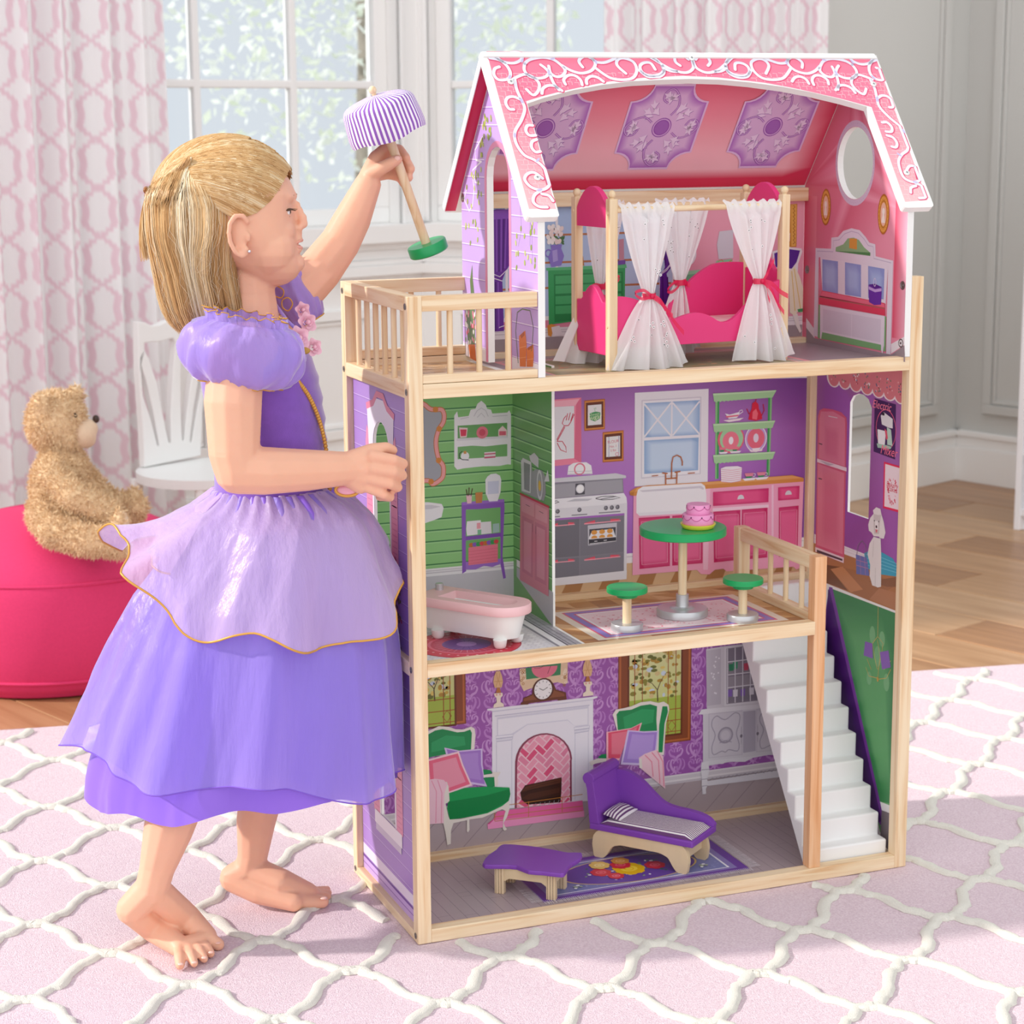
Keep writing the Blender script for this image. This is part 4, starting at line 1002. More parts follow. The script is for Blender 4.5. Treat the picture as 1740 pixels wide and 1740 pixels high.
def carved(x0, y0, x1, y1, s_):
    w = x1-x0
    a.q('CFC9D4', [x0, y0, x1, y0+s_*w, x1, y1+s_*w, x0, y1]).q('DAD5DE', [x0+8, y0+6, x1-6, y0+8+s_*w, x1-6, y1-6+s_*w, x0+8, y1-6])
    p = [(.12, .15), (.25, .07), (.38, .14), (.5, .17), (.62, .12), (.78, .04), (.92, .1), (.9, .3), (.82, .5), (.9, .75), (.85, .9), (.6, .85), (.5, .9), (.38, .87), (.15, .93), (.1, .75), (.2, .5), (.1, .3)]
    a.l('AFA8B8', 1.6, [c for u, v in p for c in (x0+u*w, y0+s_*w*u+v*(y1-y0))], closed=True, smooth=3)
    cx, cy = x0+.5*w, y0+.5*s_*w+.52*(y1-y0); a.ring('AAA3B3', cx, cy, 10.5, 13.5, 22).ring('C9C3CF', cx, cy, 8, 10, 22); a.l('AAA3B3', 1.4, [cx-45, cy+58, cx, cy+40, cx+45, cy+50])
carved(970, 575, 1222, 905, -.1); carved(1322, 540, 1600, 860, -.1)
a.q('BBB5C3', [1226, 560, 1318, 550, 1318, 850, 1226, 865]).disc('7F7886', 1212, 740, 2.2, 2.8).hold().disc('7F7886', 1333, 722, 2.2, 2.8); a.lines('8A8391', .5, [[1212, 670, 1212, 800], [1333, 655, 1333, 785]])
a.q('E4E1E8', [940, 925, 1690, 850, 1690, 870, 1530, 878, 1400, 880, 1300, 900, 1240, 930, 1140, 930, 1110, 920, 1080, 945, 970, 950])
a.q('E4E1E8', [945, 1075, 1690, 960, 1690, 1020, 945, 1110]); a.lines('9E98A6', 1.1, [[x, 1065-.14*(x-980), x+20, 1050-.14*(x-980), x+38, 1062-.14*(x-980), x+52, 1046-.14*(x-980)] for x in range(980, 1520, 60)])
a.q('E9E6EC', [918, 935, 970, 930, 975, 1000, 960, 1060, 965, 1100, 950, 1130, 952, 1165, 930, 1168, 925, 1130, 918, 1100, 922, 1050, 912, 1000]); a.lines('B5AFBC', 1.2, [[915, 990, 975, 985], [920, 1060, 962, 1055], [922, 1110, 962, 1105]]); a.build()
# ---------- living room floor print
a = artZ('printed_floorboards', f1, F1)
a.poly('B5A5A9', rectpts(.0195, .742, .0195, .275))
r = random.Random(9)
a.zoom(560, 1420, 5.8); q0, q1 = np.array(a.P(990, 450)), np.array(a.P(1360, 815)); dr = (q1-q0)/np.linalg.norm(q1-q0)
n_ = np.array([-dr[1], dr[0]]); 
for k in range(-30, 45):
    o_ = q0+n_*.0185*k; P_ = []
    for t in (-1, 1):
        pass
    # clip the board line to the floor rectangle
    t0, t1 = -2., 2.
    for ax_, lo, hi in ((0, .0195, .742), (1, .0195, .275)):
        if abs(dr[ax_]) < 1e-6: continue
        u0, u1 = sorted(((lo-o_[ax_])/dr[ax_], (hi-o_[ax_])/dr[ax_])); t0, t1 = max(t0, u0), min(t1, u1)
    if t1-t0 > .01:
        a.l('7F7078', .6, [tuple(o_+dr*t0), tuple(o_+dr*t1)], d2=True); a.k -= 1
        for _ in range(2):
            t = r.uniform(t0, t1-.02); e = o_+dr*t; e2 = e+n_*.0185
            if .02 < e2[0] < .74 and .02 < e2[1] < .274: a.l('85767E', .5, [tuple(e), tuple(e2)], d2=True); a.k -= 1
a.k += 1; a.build()
a = artZ('printed_rug', f1, F1, 'printed violet rug with a rose bouquet and fringe', base=6); a.zoom(800, 1260, 3.48)
cn = [np.array(a.P(*p)) for p in ((430, 952), (1650, 752), (1425, 590), (60, 640))]
A_, B_, C_ = cn[0], cn[1], cn[2]; ex = B_-A_; ey = C_-B_
f = lambda u, v: tuple(A_+ex*u+ey*v)
rq = lambda u0, u1, v0, v1: [f(u0, v0), f(u1, v0), f(u1, v1), f(u0, v1)]
vmax = 1.12
a.poly('6E3FA0', rq(0, 1, 0, vmax)); a.poly('8C7EBB', rq(.045, .955, .09, vmax-.09)); a.poly('F0EEF4', rq(.075, .925, .14, vmax-.14)); a.poly('7E82B8', rq(.085, .915, .155, vmax-.155))
r = random.Random(2)
for k in range(150): a.disc(r.choice(['8F93C6', '7074AC', '9A9BCB']), *f(r.uniform(.1, .9), r.uniform(.2, vmax-.2)), r.uniform(1, 2.5), None, 6, d2=True); a.k -= 1
a.k += 1
c0 = np.array(f(.5, vmax/2)); Lx_, Ly_ = np.linalg.norm(ex), np.linalg.norm(ey); rot = math.atan2(ex[1], ex[0])
a.disc('E8C77A', *c0, Lx_*330, Ly_*400, 36, rot, d2=True).disc('6C4AA6', *c0, Lx_*320, Ly_*388, 36, rot, d2=True)
fl_ = [(0, 0, 14, 'F2C21C', 'FFDF4A'), (-.15, .02, 9, 'DB3048', 'EE6478'), (.14, -.02, 9, 'DB3048', 'EE6478'), (-.02, .18, 9, 'DB3048', 'EE6478'), (-.1, -.2, 7, 'DB3048', 'F07A8B'), (-.12, .28, 9, 'E9C46A', 'F4DE9B'), (.0, .32, 8, 'DE9A4E', 'F0B879')]
for k in range(46):
    t = r.uniform(0, 2*PI); q = r.uniform(.3, 1); a.disc(r.choice(['5D8F4D', '8FB07A', '3F7A4A', 'F3F1F6', 'F3F1F6', 'B9A5DC']), c0[0]+Lx_*.23*q*math.cos(t), c0[1]+Ly_*.30*q*math.sin(t), r.uniform(2, 3.6), r.uniform(1.6, 3), 7, r.uniform(0, 3), d2=True); a.k -= 1
a.k += 1
for u, v, rr, c, c2 in fl_:
    x, y = c0+ex*u*.9+ey*v*.8
    for k in range(7): t = k*2*PI/7; a.disc(c, x+.00095*rr*math.cos(t), y+.00095*rr*math.sin(t), rr*.85, None, 9, d2=True); a.k -= 1
    a.k += 1; a.disc(c2, x, y, rr*.95, rr*.8, 12, d2=True).ring(c, x, y, rr*.4, rr*.55, 10, d2=True)
for u, v in ((.2, .25), (.83, .85), (.82, .28)):
    x, y = f(u, v)
    for k in range(6): a.disc('EFEDF5' if k % 2 else 'A9B99F', x+.005*math.cos(k), y+.005*math.sin(k*1.7), 2.6, None, 7, d2=True)
for k in range(118):
    u = k/117
    for v0, v1 in ((0, -.10), (vmax, vmax+.10)):
        p = np.array(f(u, v0)); q = np.array(f(u+r.uniform(-.004, .004), v1))
        if .021 < q[1] < .272 and q[0] > .021: a.l('E9E4E8', .75, [tuple(p), tuple(q)], d2=True); a.k -= 1
for k in range(70):
    v = k/69*vmax
    for u0, u1 in ((0, -.055), (1, 1.055)):
        p = np.array(f(u0, v)); q = np.array(f(u1, v+r.uniform(-.01, .01)))
        if .021 < q[1] < .272: a.l('E9E4E8', .75, [tuple(p), tuple(q)], d2=True); a.k -= 1
a.k += 1; a.build()
# ---------- kitchen back wall
ZK = (930, 660, 3.783)
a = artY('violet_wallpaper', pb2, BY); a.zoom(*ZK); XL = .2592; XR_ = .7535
zb_ = a.P(530, 1110)[1]; zt_ = a.P(530, 1060)[1]; zs = F2+.0085
V = '8A4BB0'
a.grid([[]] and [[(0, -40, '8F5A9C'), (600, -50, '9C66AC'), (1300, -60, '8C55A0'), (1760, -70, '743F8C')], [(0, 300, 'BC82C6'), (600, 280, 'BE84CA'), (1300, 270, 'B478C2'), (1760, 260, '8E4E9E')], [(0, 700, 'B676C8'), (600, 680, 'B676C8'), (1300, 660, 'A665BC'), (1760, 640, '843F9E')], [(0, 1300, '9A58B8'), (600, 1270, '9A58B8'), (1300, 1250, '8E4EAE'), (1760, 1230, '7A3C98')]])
a.poly('D8B48C', rectpts(XL, XR_, zs, zb_-.003)); a.poly('F0ECEE', rectpts(XL, XR_, zb_-.003, zt_)).poly('D5CFD6', rectpts(XL, XR_, zt_-.006, zt_-.0045))
for k in range(9):
    x = XL+.012+.06*k; a.poly('B07E52', [(x, zs), (x+.03, zs), (x+.045, zb_-.003), (x+.02, zb_-.003)]); a.k -= 1
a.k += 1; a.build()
def printed(name, Z_, pan, y, base, lab=None): q_ = artY(name, pan, y, lab, base=base); q_.zoom(*Z_); return q_
a = printed('printed_stove', ZK, pb2, BY, 12, 'grey range cooker print with pink handles')
a.q('8F8D96', [20, 610, 505, 560, 505, 575, 485, 578, 490, 670, 20, 712]).q('D5D4DA', [20, 580, 440, 545, 505, 560, 505, 576, 20, 606]).q('A9A7AF', [20, 620, 480, 585, 485, 665, 20, 708])
a.q('54515A', [180, 612, 240, 608, 240, 680, 178, 685]).disc('E4E3E8', 210, 645, 6.8).disc('FAFAFA', 210, 645, 5.2)
a.q('EFEEF2', [20, 712, 490, 672, 508, 700, 512, 738, 20, 775]).q('C4C3CA', [120, 728, 175, 710, 290, 708, 260, 722]); a.lines('4A474F', 1.0, [[310, 706, 350, 694, 420, 692, 470, 702, 420, 712, 350, 716, 310, 708], [340, 712, 440, 694], [20, 728, 60, 722, 75, 730, 40, 740]])
a.q('E2E1E6', [20, 775, 512, 738, 512, 800, 20, 838]).q('8A8891', [20, 850, 495, 815, 492, 1195, 20, 1245]).q('E3E2E7', [495, 735, 512, 738, 508, 1225, 490, 1200])
a.q('75737C', [20, 852, 205, 838, 203, 1078, 20, 1090]).q('807E88', [210, 838, 490, 818, 488, 1050, 210, 1078]).q('85838D', [210, 1085, 488, 1058, 486, 1185, 210, 1215]).q('7C7A84', [20, 1100, 203, 1085, 203, 1212, 20, 1235]).q('E8E7EC', [20, 1222, 510, 1170, 508, 1225, 20, 1270])
for x, y in ((205, 780), (375, 768), (413, 765), (450, 762), (65, 790)): a.disc('6A6770', x, y, 3.4).disc('8E8C95', x-2, y-2, 2); a.k -= 2
a.k += 2; a.lines('8A8892', 1.6, [[155, 815, 255, 808], [330, 800, 468, 790], [20, 828, 80, 822]])
for x0, x1, y, s_ in ((235, 470, 865, -.09), (20, 175, 880, -.08), (235, 468, 1098, -.1), (20, 175, 1115, -.08)):
    w_ = x1-x0; a.q('E9566B', [x0, y, x0+.3*w_, y-12+s_*.3*w_, x0+.3*w_, y+10+s_*.3*w_, x0+.1*w_, y+6]).q('E9566B', [x1, y+s_*w_-6, x1-.28*w_, y-12+s_*.7*w_, x1-.28*w_, y+10+s_*.7*w_, x1-.1*w_, y+6+s_*w_]).q('F7A6B4', [x0, y+2, x1, y+2+s_*w_, x1, y+8+s_*w_, x0, y+9]); a.k -= 3
a.k += 3
a.q('C9C8D0', [258, 880, 445, 862, 442, 985, 260, 1010]).q('4B4953', [268, 905, 438, 890, 436, 960, 268, 975]).q('ECEBEF', [285, 915, 420, 902, 438, 955, 262, 968])
for i in range(3):
    for j in range(2): a.disc('E3A04E', 300+50*i, 925-5*i+34*j, 5, 3.6, 9); a.k -= 1
a.k += 1; a.q('3E3C45', [265, 970, 440, 955, 440, 985, 265, 1002]).lines('F1F0F4', .9, [[270, 968, 438, 952], [270, 998, 438, 980]]).lines('F1F0F4', 1, [[300, 982, 320, 980], [360, 976, 380, 974]]); a.build()
a = printed('printed_toaster', ZK, pb2, BY, 14, 'white toaster print with pink ring')
a.q('F3F2F4', [128, 555, 135, 500, 165, 480, 190, 476, 250, 474, 282, 495, 290, 550]).ring('E87F97', 207, 518, 7, 9.2).lines('B7B4BC', .6, [[135, 535, 285, 530], [132, 550, 288, 545]]).build()
a = printed('printed_utensil_picture', ZK, pb2, BY, 12, 'pink framed picture print with red fork and spoon')
a.q('F28CA6', [-60, 80, 218, 58, 218, 480, -60, 512]).q('E0708F', [185, 100, 218, 58, 218, 480, 170, 450]).q('F7B3C3', [-60, 90, 205, 68, 180, 110, -60, 125]).q('E9E8EC', [-60, 125, 172, 112, 172, 448, -60, 470])
a.lines('C92F4E', 1.3, [[60, 330, 108, 240, 95, 225, 105, 195, 120, 175], [108, 240, 135, 238, 150, 215, 172, 165], [62, 340, 112, 248], [60, 340, 95, 340, 118, 375, 122, 410, 85, 395, 62, 350], [120, 205, 130, 160], [135, 205, 147, 155], [150, 210, 165, 160]]); a.build()
def smallpic(L, inner, lab):
    a = printed('printed_small_picture', ZK, pb2, BY, 12, lab); a.q('B8662D', L); q = np.array(L, float).reshape(4, 2); m = q.mean(0)
    a.q('D98B45', list((m+(q-m)*.94).ravel())).q('6B3320', list((m+(q-m)*.84).ravel())).q('EDEBEA', list((m+(q-m)*.66).ravel())); return a
a = smallpic([237, 78, 370, 66, 370, 262, 237, 274], 0, 'gold framed green sugar label print')
a.q('4FA063', [272, 160, 308, 148, 340, 153, 340, 192, 306, 212, 272, 200]); a.text('Sugar', 306, 184, 10, 'E9F2C9', .08).text('Sweet', 306, 166, 6, 'CFE3B8', .08); a.lines('6FAF6C', .6, [[306, 145, 300, 128, 312, 125, 310, 135]]); a.build()
a = smallpic([355, 282, 490, 268, 490, 466, 355, 476], 0, 'gold framed flour sack print')
a.lines('8D90B8', .7, [[395, 310, 395, 445], [458, 304, 458, 438]]); a.text('FLOUR', 423, 342, 6, 'D4607A', .08).text('No. 1', 423, 372, 5, 'D4607A', .08).text('5 lbs', 423, 398, 5, 'D4607A', .08); a.ring('E79AAB', 447, 422, 2, 3, 12).build()
a = printed('printed_kitchen_window', ZK, pb2, BY, 12, 'white sash window print over the sink')
a.q('EDEAF0', [562, 28, 1036, 2, 1030, 600, 560, 630]).q('D8D3DE', [605, 75, 990, 52, 985, 550, 602, 580]).q('F2F0F5', [612, 82, 982, 60, 978, 545, 608, 572])
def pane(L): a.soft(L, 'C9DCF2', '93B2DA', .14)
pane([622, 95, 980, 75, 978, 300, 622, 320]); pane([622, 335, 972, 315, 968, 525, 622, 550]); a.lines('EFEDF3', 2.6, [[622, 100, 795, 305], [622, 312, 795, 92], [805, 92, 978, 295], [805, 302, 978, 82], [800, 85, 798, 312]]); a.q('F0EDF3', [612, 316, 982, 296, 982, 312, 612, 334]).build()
a = printed('printed_plate_shelf', ZK, pb2, BY, 12, 'pale green shelf print with plates, cups and red coffee pot')
G_, g_, d_ = 'A9D6A0', '8CC585', '3F9E57'
a.q(d_, [1092, 70, 1105, 70, 1100, 580, 1085, 580]).q(d_, [1420, 50, 1432, 50, 1425, 560, 1408, 560]).q(g_, [1080, 72, 1093, 72, 1088, 582, 1078, 582]).q(g_, [1432, 48, 1444, 48, 1428, 560, 1420, 560])
a.disc('E5677E', 1180, 325, 23, 22).disc('A5D3A6', 1183, 325, 20, 19).disc('EE7F92', 1178, 335, 14, 14).disc('F1EDF2', 1180, 335, 4, 6).disc('F1EDF2', 1340, 322, 19, 21).disc('C7A8DC', 1340, 322, 17.5, 19.5).disc('EA6F85', 1340, 322, 15, 16).disc('E8DDEA', 1340, 318, 4.5, 7)
a.q('EE7F92', [1105, 380, 1150, 378, 1145, 395, 1108, 397]).hold().q('EE7F92', [1180, 375, 1232, 372, 1222, 392, 1188, 393]).q('2E9160', [1108, 396, 1140, 394, 1132, 408, 1112, 410]).hold().q('2E9160', [1188, 393, 1222, 391, 1215, 404, 1194, 405]).q('F1EDF2', [1100, 410, 1160, 406, 1150, 418, 1110, 420]).hold().q('F1EDF2', [1170, 405, 1245, 400, 1235, 412, 1180, 415]).q('F6E5EA', [1295, 400, 1385, 392, 1375, 402, 1310, 408]).q('F1EDF2', [1312, 385, 1370, 380, 1360, 395, 1320, 398])
a.q('F1EDF2', [1140, 160, 1170, 168, 1200, 160, 1235, 150, 1230, 172, 1215, 190, 1165, 195]).q('E7748A', [1143, 178, 1230, 168, 1225, 178, 1150, 188]).lines('F1EDF2', 1.1, [[1232, 165, 1255, 150, 1250, 138, 1235, 142, 1230, 160]]).q('F3E3EA', [1128, 205, 1260, 188, 1235, 205, 1165, 216])
a.q('D8213F', [1290, 200, 1298, 160, 1312, 130, 1315, 95, 1335, 82, 1355, 100, 1358, 130, 1375, 165, 1380, 195, 1340, 208]).q('F26E7D', [1315, 195, 1318, 150, 1340, 130, 1352, 160, 1345, 200]).lines('C3173A', 1.4, [[1375, 175, 1392, 140, 1385, 100], [1295, 165, 1280, 130], [1335, 85, 1342, 68]])
for y0 in (30, 225, 425):
    a.q(G_, [1062, y0+2, 1472 if y0 < 100 else 1462, y0-20, 1445, y0+28, 1070, y0+55]).q('C3E5BA', [1064, y0+4, 1470 if y0 < 100 else 1460, y0-18, 1462, y0-10, 1066, y0+14])
    for k in range(15): a.disc(G_, 1085+25*k, y0+52-1.4*25*k/15*1.05, 1.9, None, 8); a.k -= 1
    a.k += 1
a.q('F2EAF0', [1112, 515, 1140, 502, 1220, 498, 1248, 508, 1242, 590, 1180, 606, 1114, 600]); a.lines('E08FA3', .7, [[1113, 520+13*k, 1180, 526+13*k, 1247, 515+13*k] for k in range(7)])
for x in (1292, 1370): y = 555-6*(x > 1300); a.q('E58DA2', [x-27, y-10, x+32, y-14, x+24, y+8, x-20, y+10]).q('2E9160', [x-20, y+10, x+22, y+8, x+14, y+22, x-14, y+23]).q('F1EDF2', [x-42, y+24, x+50, y+16, x+35, y+32, x-25, y+38]).lines('F1EDF2', 1, [[x+30, y-8, x+42, y-6, x+38, y+8, x+26, y+10]])
a.build()
a = printed('printed_kitchen_units', ZK, pb2, BY, 40, 'pink kitchen units print with white sink and wooden worktop')
a.q('F3A9C6', [552, 690, 575, 640, 1645, 585, 1645, 600, 1630, 1040, 1625, 1150, 1600, 1165, 1580, 1145, 1150, 1175, 1130, 1158, 1075, 1165, 1040, 1195, 985, 1192, 960, 1165, 600, 1195, 545, 1200])
a.q('F8CBE0', [1440, 620, 1452, 618, 1452, 1120, 1438, 1125]).q('F7C4DA', [1005, 640, 1045, 640, 1030, 1165, 1000, 1165]).q('F9D4E4', [1060, 770, 1420, 745, 1420, 765, 1060, 790])
a.q('D8904A', [527, 662, 570, 635, 640, 622, 980, 603, 1570, 556, 1645, 575, 1645, 598, 1010, 645, 560, 690, 530, 685]).q('E5A868', [575, 638, 1570, 560, 1640, 575, 1000, 620, 560, 662]).q('BE7838', [527, 668, 555, 665, 552, 690, 530, 686])
a.q('F4F2F6', [570, 690, 580, 650, 610, 630, 985, 608, 1010, 625, 1020, 680, 1018, 785, 1000, 795, 590, 818, 570, 800]).q('D6D1DA', [590, 655, 985, 625, 1005, 640, 1000, 650, 975, 640, 610, 665]).q('EAE7EE', [575, 800, 1018, 772, 1018, 788, 1000, 797, 590, 819])
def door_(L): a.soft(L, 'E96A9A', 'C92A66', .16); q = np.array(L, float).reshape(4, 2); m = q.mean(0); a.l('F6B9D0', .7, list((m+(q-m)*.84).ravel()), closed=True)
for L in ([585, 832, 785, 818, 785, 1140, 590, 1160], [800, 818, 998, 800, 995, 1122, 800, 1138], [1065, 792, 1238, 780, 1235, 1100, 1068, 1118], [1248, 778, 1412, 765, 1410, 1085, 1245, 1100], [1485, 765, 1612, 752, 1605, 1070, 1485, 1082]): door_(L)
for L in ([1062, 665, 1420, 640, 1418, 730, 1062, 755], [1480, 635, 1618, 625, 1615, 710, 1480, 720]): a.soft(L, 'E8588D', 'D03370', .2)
for x, y in ((1240, 700), (1546, 672)): a.poly('DAD8DE', [tuple(a.P(x, y+10)+np.array((.0058*math.cos(t), .0068*math.sin(t)))) for t in np.linspace(0, PI, 10)])
a.build()
a = printed('printed_tap', ZK, pb2, BY, 62, 'copper bridge tap print')
a.lines('B96A3A', 2.0, [[795, 575, 797, 480, 805, 440, 830, 428, 855, 440, 865, 470, 864, 495]]).lines('B96A3A', 2.0, [[757, 545, 758, 615], [830, 540, 828, 610], [757, 580, 830, 574], [735, 542, 770, 546], [815, 538, 852, 532]]).lines('B96A3A', 1.4, [[668, 562, 710, 558], [900, 545, 945, 541]]).build()
# ---------- second floor prints
a = artZ('printed_tile_floor', f2, F2); a.poly('D9D7DC', rectpts(.0195, .2545, .0195, .2745))
hx = .011; r = random.Random(5)
for i in range(26):
    for j in range(24):
        cx = .026+hx*i*.87; cy = .026+hx*j+(hx/2 if i % 2 else 0)
        if cx > .215 or cy > .268: continue
        a.poly(r.choice(['EDECEF', 'F3F2F4', 'E6E5EA']), [(cx+hx*.48*math.cos(t+.52)*1.08, cy+hx*.48*math.sin(t+.52)*1.08) for t in np.arange(6)*PI/3+0.0]); a.k -= 1
a.k += 1; a.poly('8E8C96', rectpts(.218, .2545, .0195, .2745)).poly('EDECEF', rectpts(.222, .232, .0195, .2745)).hold().poly('B4B2BA', rectpts(.235, .2535, .0195, .2745))
for k in range(14): a.poly('3A3842', rectpts(.236, .2525, .022+.0185*k, .0225+.0185*k)); a.k -= 1
a.k += 1
a.l('3A3842', .9, [(.233, .02), (.233, .274)], d2=True).hold().l('3A3842', .7, [(.246, .02), (.246, .274)], d2=True).hold().l('3A3842', .7, [(.2385, .02), (.2385, .274)], d2=True); a.build()
a = artZ('printed_round_mat', f2, F2, 'round red printed bath mat', base=6); a.zoom(710, 640, 3.479)
cx, cy = .103, .098; R = [a.P(250, 1645), a.P(690, 1560)]
c = (.108, .093); a.disc('B8263E', *c, 76, 72, 44, d2=True).disc('D8394F', *c, 74, 70, 44, d2=True).disc('E9738A', *c, 54, 51, 36, d2=True).disc('C94560', *c, 50, 47, 36, d2=True)
for k in range(30):
    t = k*2*PI/30; a.disc('F3B9BE', c[0]+.062*math.cos(t), c[1]+.059*math.sin(t), 2.0, None, 6, d2=True); a.k -= 1
    a.l('E4A6B8', .8, [(c[0]+.012*math.cos(t), c[1]+.012*math.sin(t)), (c[0]+.046*math.cos(t), c[1]+.044*math.sin(t))], d2=True); a.k -= 1
a.k += 1; a.disc('7D5B9B', *c, 34, 32, 30, d2=True).disc('A885BE', *c, 14, 13, 20, d2=True)
for k in range(18): t = k*2*PI/18; a.l('5E3F83', 1.2, [(c[0]+.014*math.cos(t), c[1]+.014*math.sin(t)), (c[0]+.033*math.cos(t), c[1]+.031*math.sin(t))], d2=True, taper=True); a.k -= 1
a.k += 1; a.build()
a = artZ('printed_parquet', f2, F2); x0, x1 = .2592, .6185; a.poly('C99A69', rectpts(x0, x1, .0195, .2745)); r = random.Random(8); s_ = .034
for i in range(12):
    for j in range(9):
        cx = x0+s_*i; cy = .0195+s_*j
        for T in ([(0, 0), (1, 0), (0, 1)], [(1, 0), (1, 1), (0, 1)]):
            p = [(min(max(cx+s_*u, x0), x1), min(cy+s_*v, .2745)) for u, v in T]
            if abs((p[1][0]-p[0][0])*(p[2][1]-p[0][1])-(p[1][1]-p[0][1])*(p[2][0]-p[0][0])) < 1e-6: continue
            a.poly(r.choice(['D9AE7E', 'BC8652', 'A8734A', 'CFA06C']), p); a.k -= 1
a.k += 1; a.build()
a = artZ('printed_rug', f2, F2, 'printed pink floral rug under the round table', base=6); a.zoom(1000, 840, 5.273)
cn = [np.array(a.P(*p)) for p in ((150, 1290), (1660, 1105), (1235, 895))]; A_, ex, ey = cn[0], cn[1]-cn[0], cn[2]-cn[1]
ex = np.array([ex[0], 0]); ey = np.array([0, ey[1]]); A_ = np.array([A_[0], max(A_[1], .026)])
f = lambda u, v: (A_[0]+ex[0]*u, A_[1]+ey[1]*v); rq = lambda u0, u1, v0, v1: [f(u0, v0), f(u1, v0), f(u1, v1), f(u0, v1)]
a.poly('E8DCCB', rq(-.05, 1.05, -.05, 1.05)).poly('D85B77', rq(0, 1, 0, 1)).poly('8E7CC4', rq(.012, .988, .02, .98)).poly('D85B77', rq(.05, .95, .08, .92)).poly('F3EEF2', rq(.06, .94, .1, .9)).poly('F0D3D9', rq(.075, .925, .13, .87))
r = random.Random(6)
for k in range(210): a.disc(r.choice(['E4758B', 'DE6079', 'E98FA0', 'EBB9C4']), *f(r.uniform(.09, .91), r.uniform(.16, .84)), r.uniform(1.2, 3), r.uniform(1, 2.2), 7, r.uniform(0, 3), d2=True); a.k -= 1
a.k += 1; a.build()
# ---------- bathroom
ZT2 = (710, 640, 3.479)
def clap(a, P0, P1, zlist, horiz):
    for z in zlist: a.poly('3E7F4A', [(P0, z), (P1, z), (P1, z+.0018), (P0, z+.0018)]); a.k -= 1; a.poly('9ED08F', [(P0, z-.002), (P1, z-.002), (P1, z), (P0, z)]); a.k -= 1
    a.k += 1
a = artY('green_clapboard', pb2, BY); zs0 = F2+.0085; zt1 = Z3-BH
a.zoom(*ZT2); zz = a.P(300, 1115)[1]; zf = a.P(300, 1160)[1]
a.poly(['8CC77E', '97CF86', '86C274', '7DBB70'], rectpts(.0135, .2545, zz, zt1)); zl = [a.P(300, y)[1] for y in (186, 246, 312, 375, 440, 506, 572, 636, 700, 764, 830, 895, 960, 1028, 1095)]
clap(a, .0135, .2545, zl, 1); a.poly('EFEDEF', rectpts(.0135, .2545, zf, zz)).poly('D2CDD3', rectpts(.0135, .2545, zf+.004, zf+.006)).hold().poly('D2CDD3', rectpts(.0135, .2545, zz-.004, zz-.0025)).poly('C9C7CD', rectpts(.0135, .2545, zs0, zf)); a.build()
a = printed('printed_wall_shelf', ZT2, pb2, BY, 10, 'white carved wall shelf print with jars')
a.q('F1EEF3', [215, 230, 232, 205, 238, 240, 300, 232, 312, 195, 340, 190, 352, 160, 375, 142, 400, 165, 410, 190, 432, 195, 440, 218, 528, 212, 540, 198, 550, 220, 550, 520, 530, 518, 480, 528, 380, 530, 270, 542, 232, 550, 215, 530])
a.q('6FA866', [235, 290, 528, 272, 528, 355, 235, 370]).q('E2DEE6', [230, 365, 532, 350, 532, 362, 230, 380]).q('7DB573', [235, 415, 320, 408, 400, 412, 528, 398, 528, 470, 235, 488])
a.q('F3D3D9', [243, 300, 294, 303, 288, 358, 250, 362]).q('E0405F', [250, 312, 288, 312, 284, 350, 254, 352]).disc('EA7E8F', 380, 330, 9).disc('D9566C', 380, 330, 5).q('F6D9DC', [475, 315, 500, 290, 525, 315, 525, 350, 475, 352]).q('E36C82', [480, 322, 520, 322, 520, 345, 480, 347])
a.disc('F1F0F3', 278, 470, 6.5).q('D59A54', [270, 440, 285, 438, 287, 455, 270, 457]).lines('1F2A22', 1.1, [[262, 440, 245, 455, 245, 478, 262, 490, 300, 492]]).q('EFE4E8', [392, 447, 458, 442, 458, 478, 392, 483]).q('D4577A', [392, 455, 458, 450, 458, 457, 392, 462]).hold().q('D4577A', [392, 474, 458, 469, 458, 478, 392, 483]); a.lines('C9C4CE', .7, [[330, 235, 350, 200, 375, 185, 400, 200, 415, 235], [350, 240, 375, 215, 395, 240], [250, 250, 300, 240], [440, 235, 530, 228]]).build()
a = printed('printed_bath_shelf', ZT2, pb2, BY, 10, 'violet ladder shelf print with towels and a pink basket')
a.q('8E5DBE', [258, 745, 510, 725, 512, 775, 500, 1060, 520, 1190, 505, 1195, 488, 1110, 485, 780, 285, 785, 285, 1150, 262, 1165]).q('7AB870', [283, 790, 488, 772, 488, 925, 283, 945]).q('74B36B', [283, 970, 488, 950, 488, 1075, 283, 1090]).q('A275CE', [262, 742, 505, 724, 508, 740, 262, 760]).q('8453B5', [283, 945, 490, 922, 490, 945, 283, 968]).q('A275CE', [283, 1095, 490, 1075, 490, 1105, 440, 1125, 390, 1118, 340, 1140, 283, 1140])
a.q('F3F1F4', [290, 855, 372, 848, 372, 930, 290, 940, 285, 900]).q('EAE8EC', [372, 860, 432, 855, 436, 925, 372, 932]).q('F2A9B2', [348, 865, 370, 862, 370, 898, 348, 900]).q('86C49C', [352, 905, 374, 903, 374, 930, 352, 932]).q('A9C9C2', [442, 870, 480, 866, 482, 918, 442, 924]).q('EE7F94', [298, 1010, 472, 988, 472, 1095, 298, 1115])
for k in range(8): a.disc(('C9703A', '8E5DBE', '3E9E5A', 'D64B52')[k % 4], 315+21*k, 995-3*k, 4, 3.4, 8); a.k -= 1
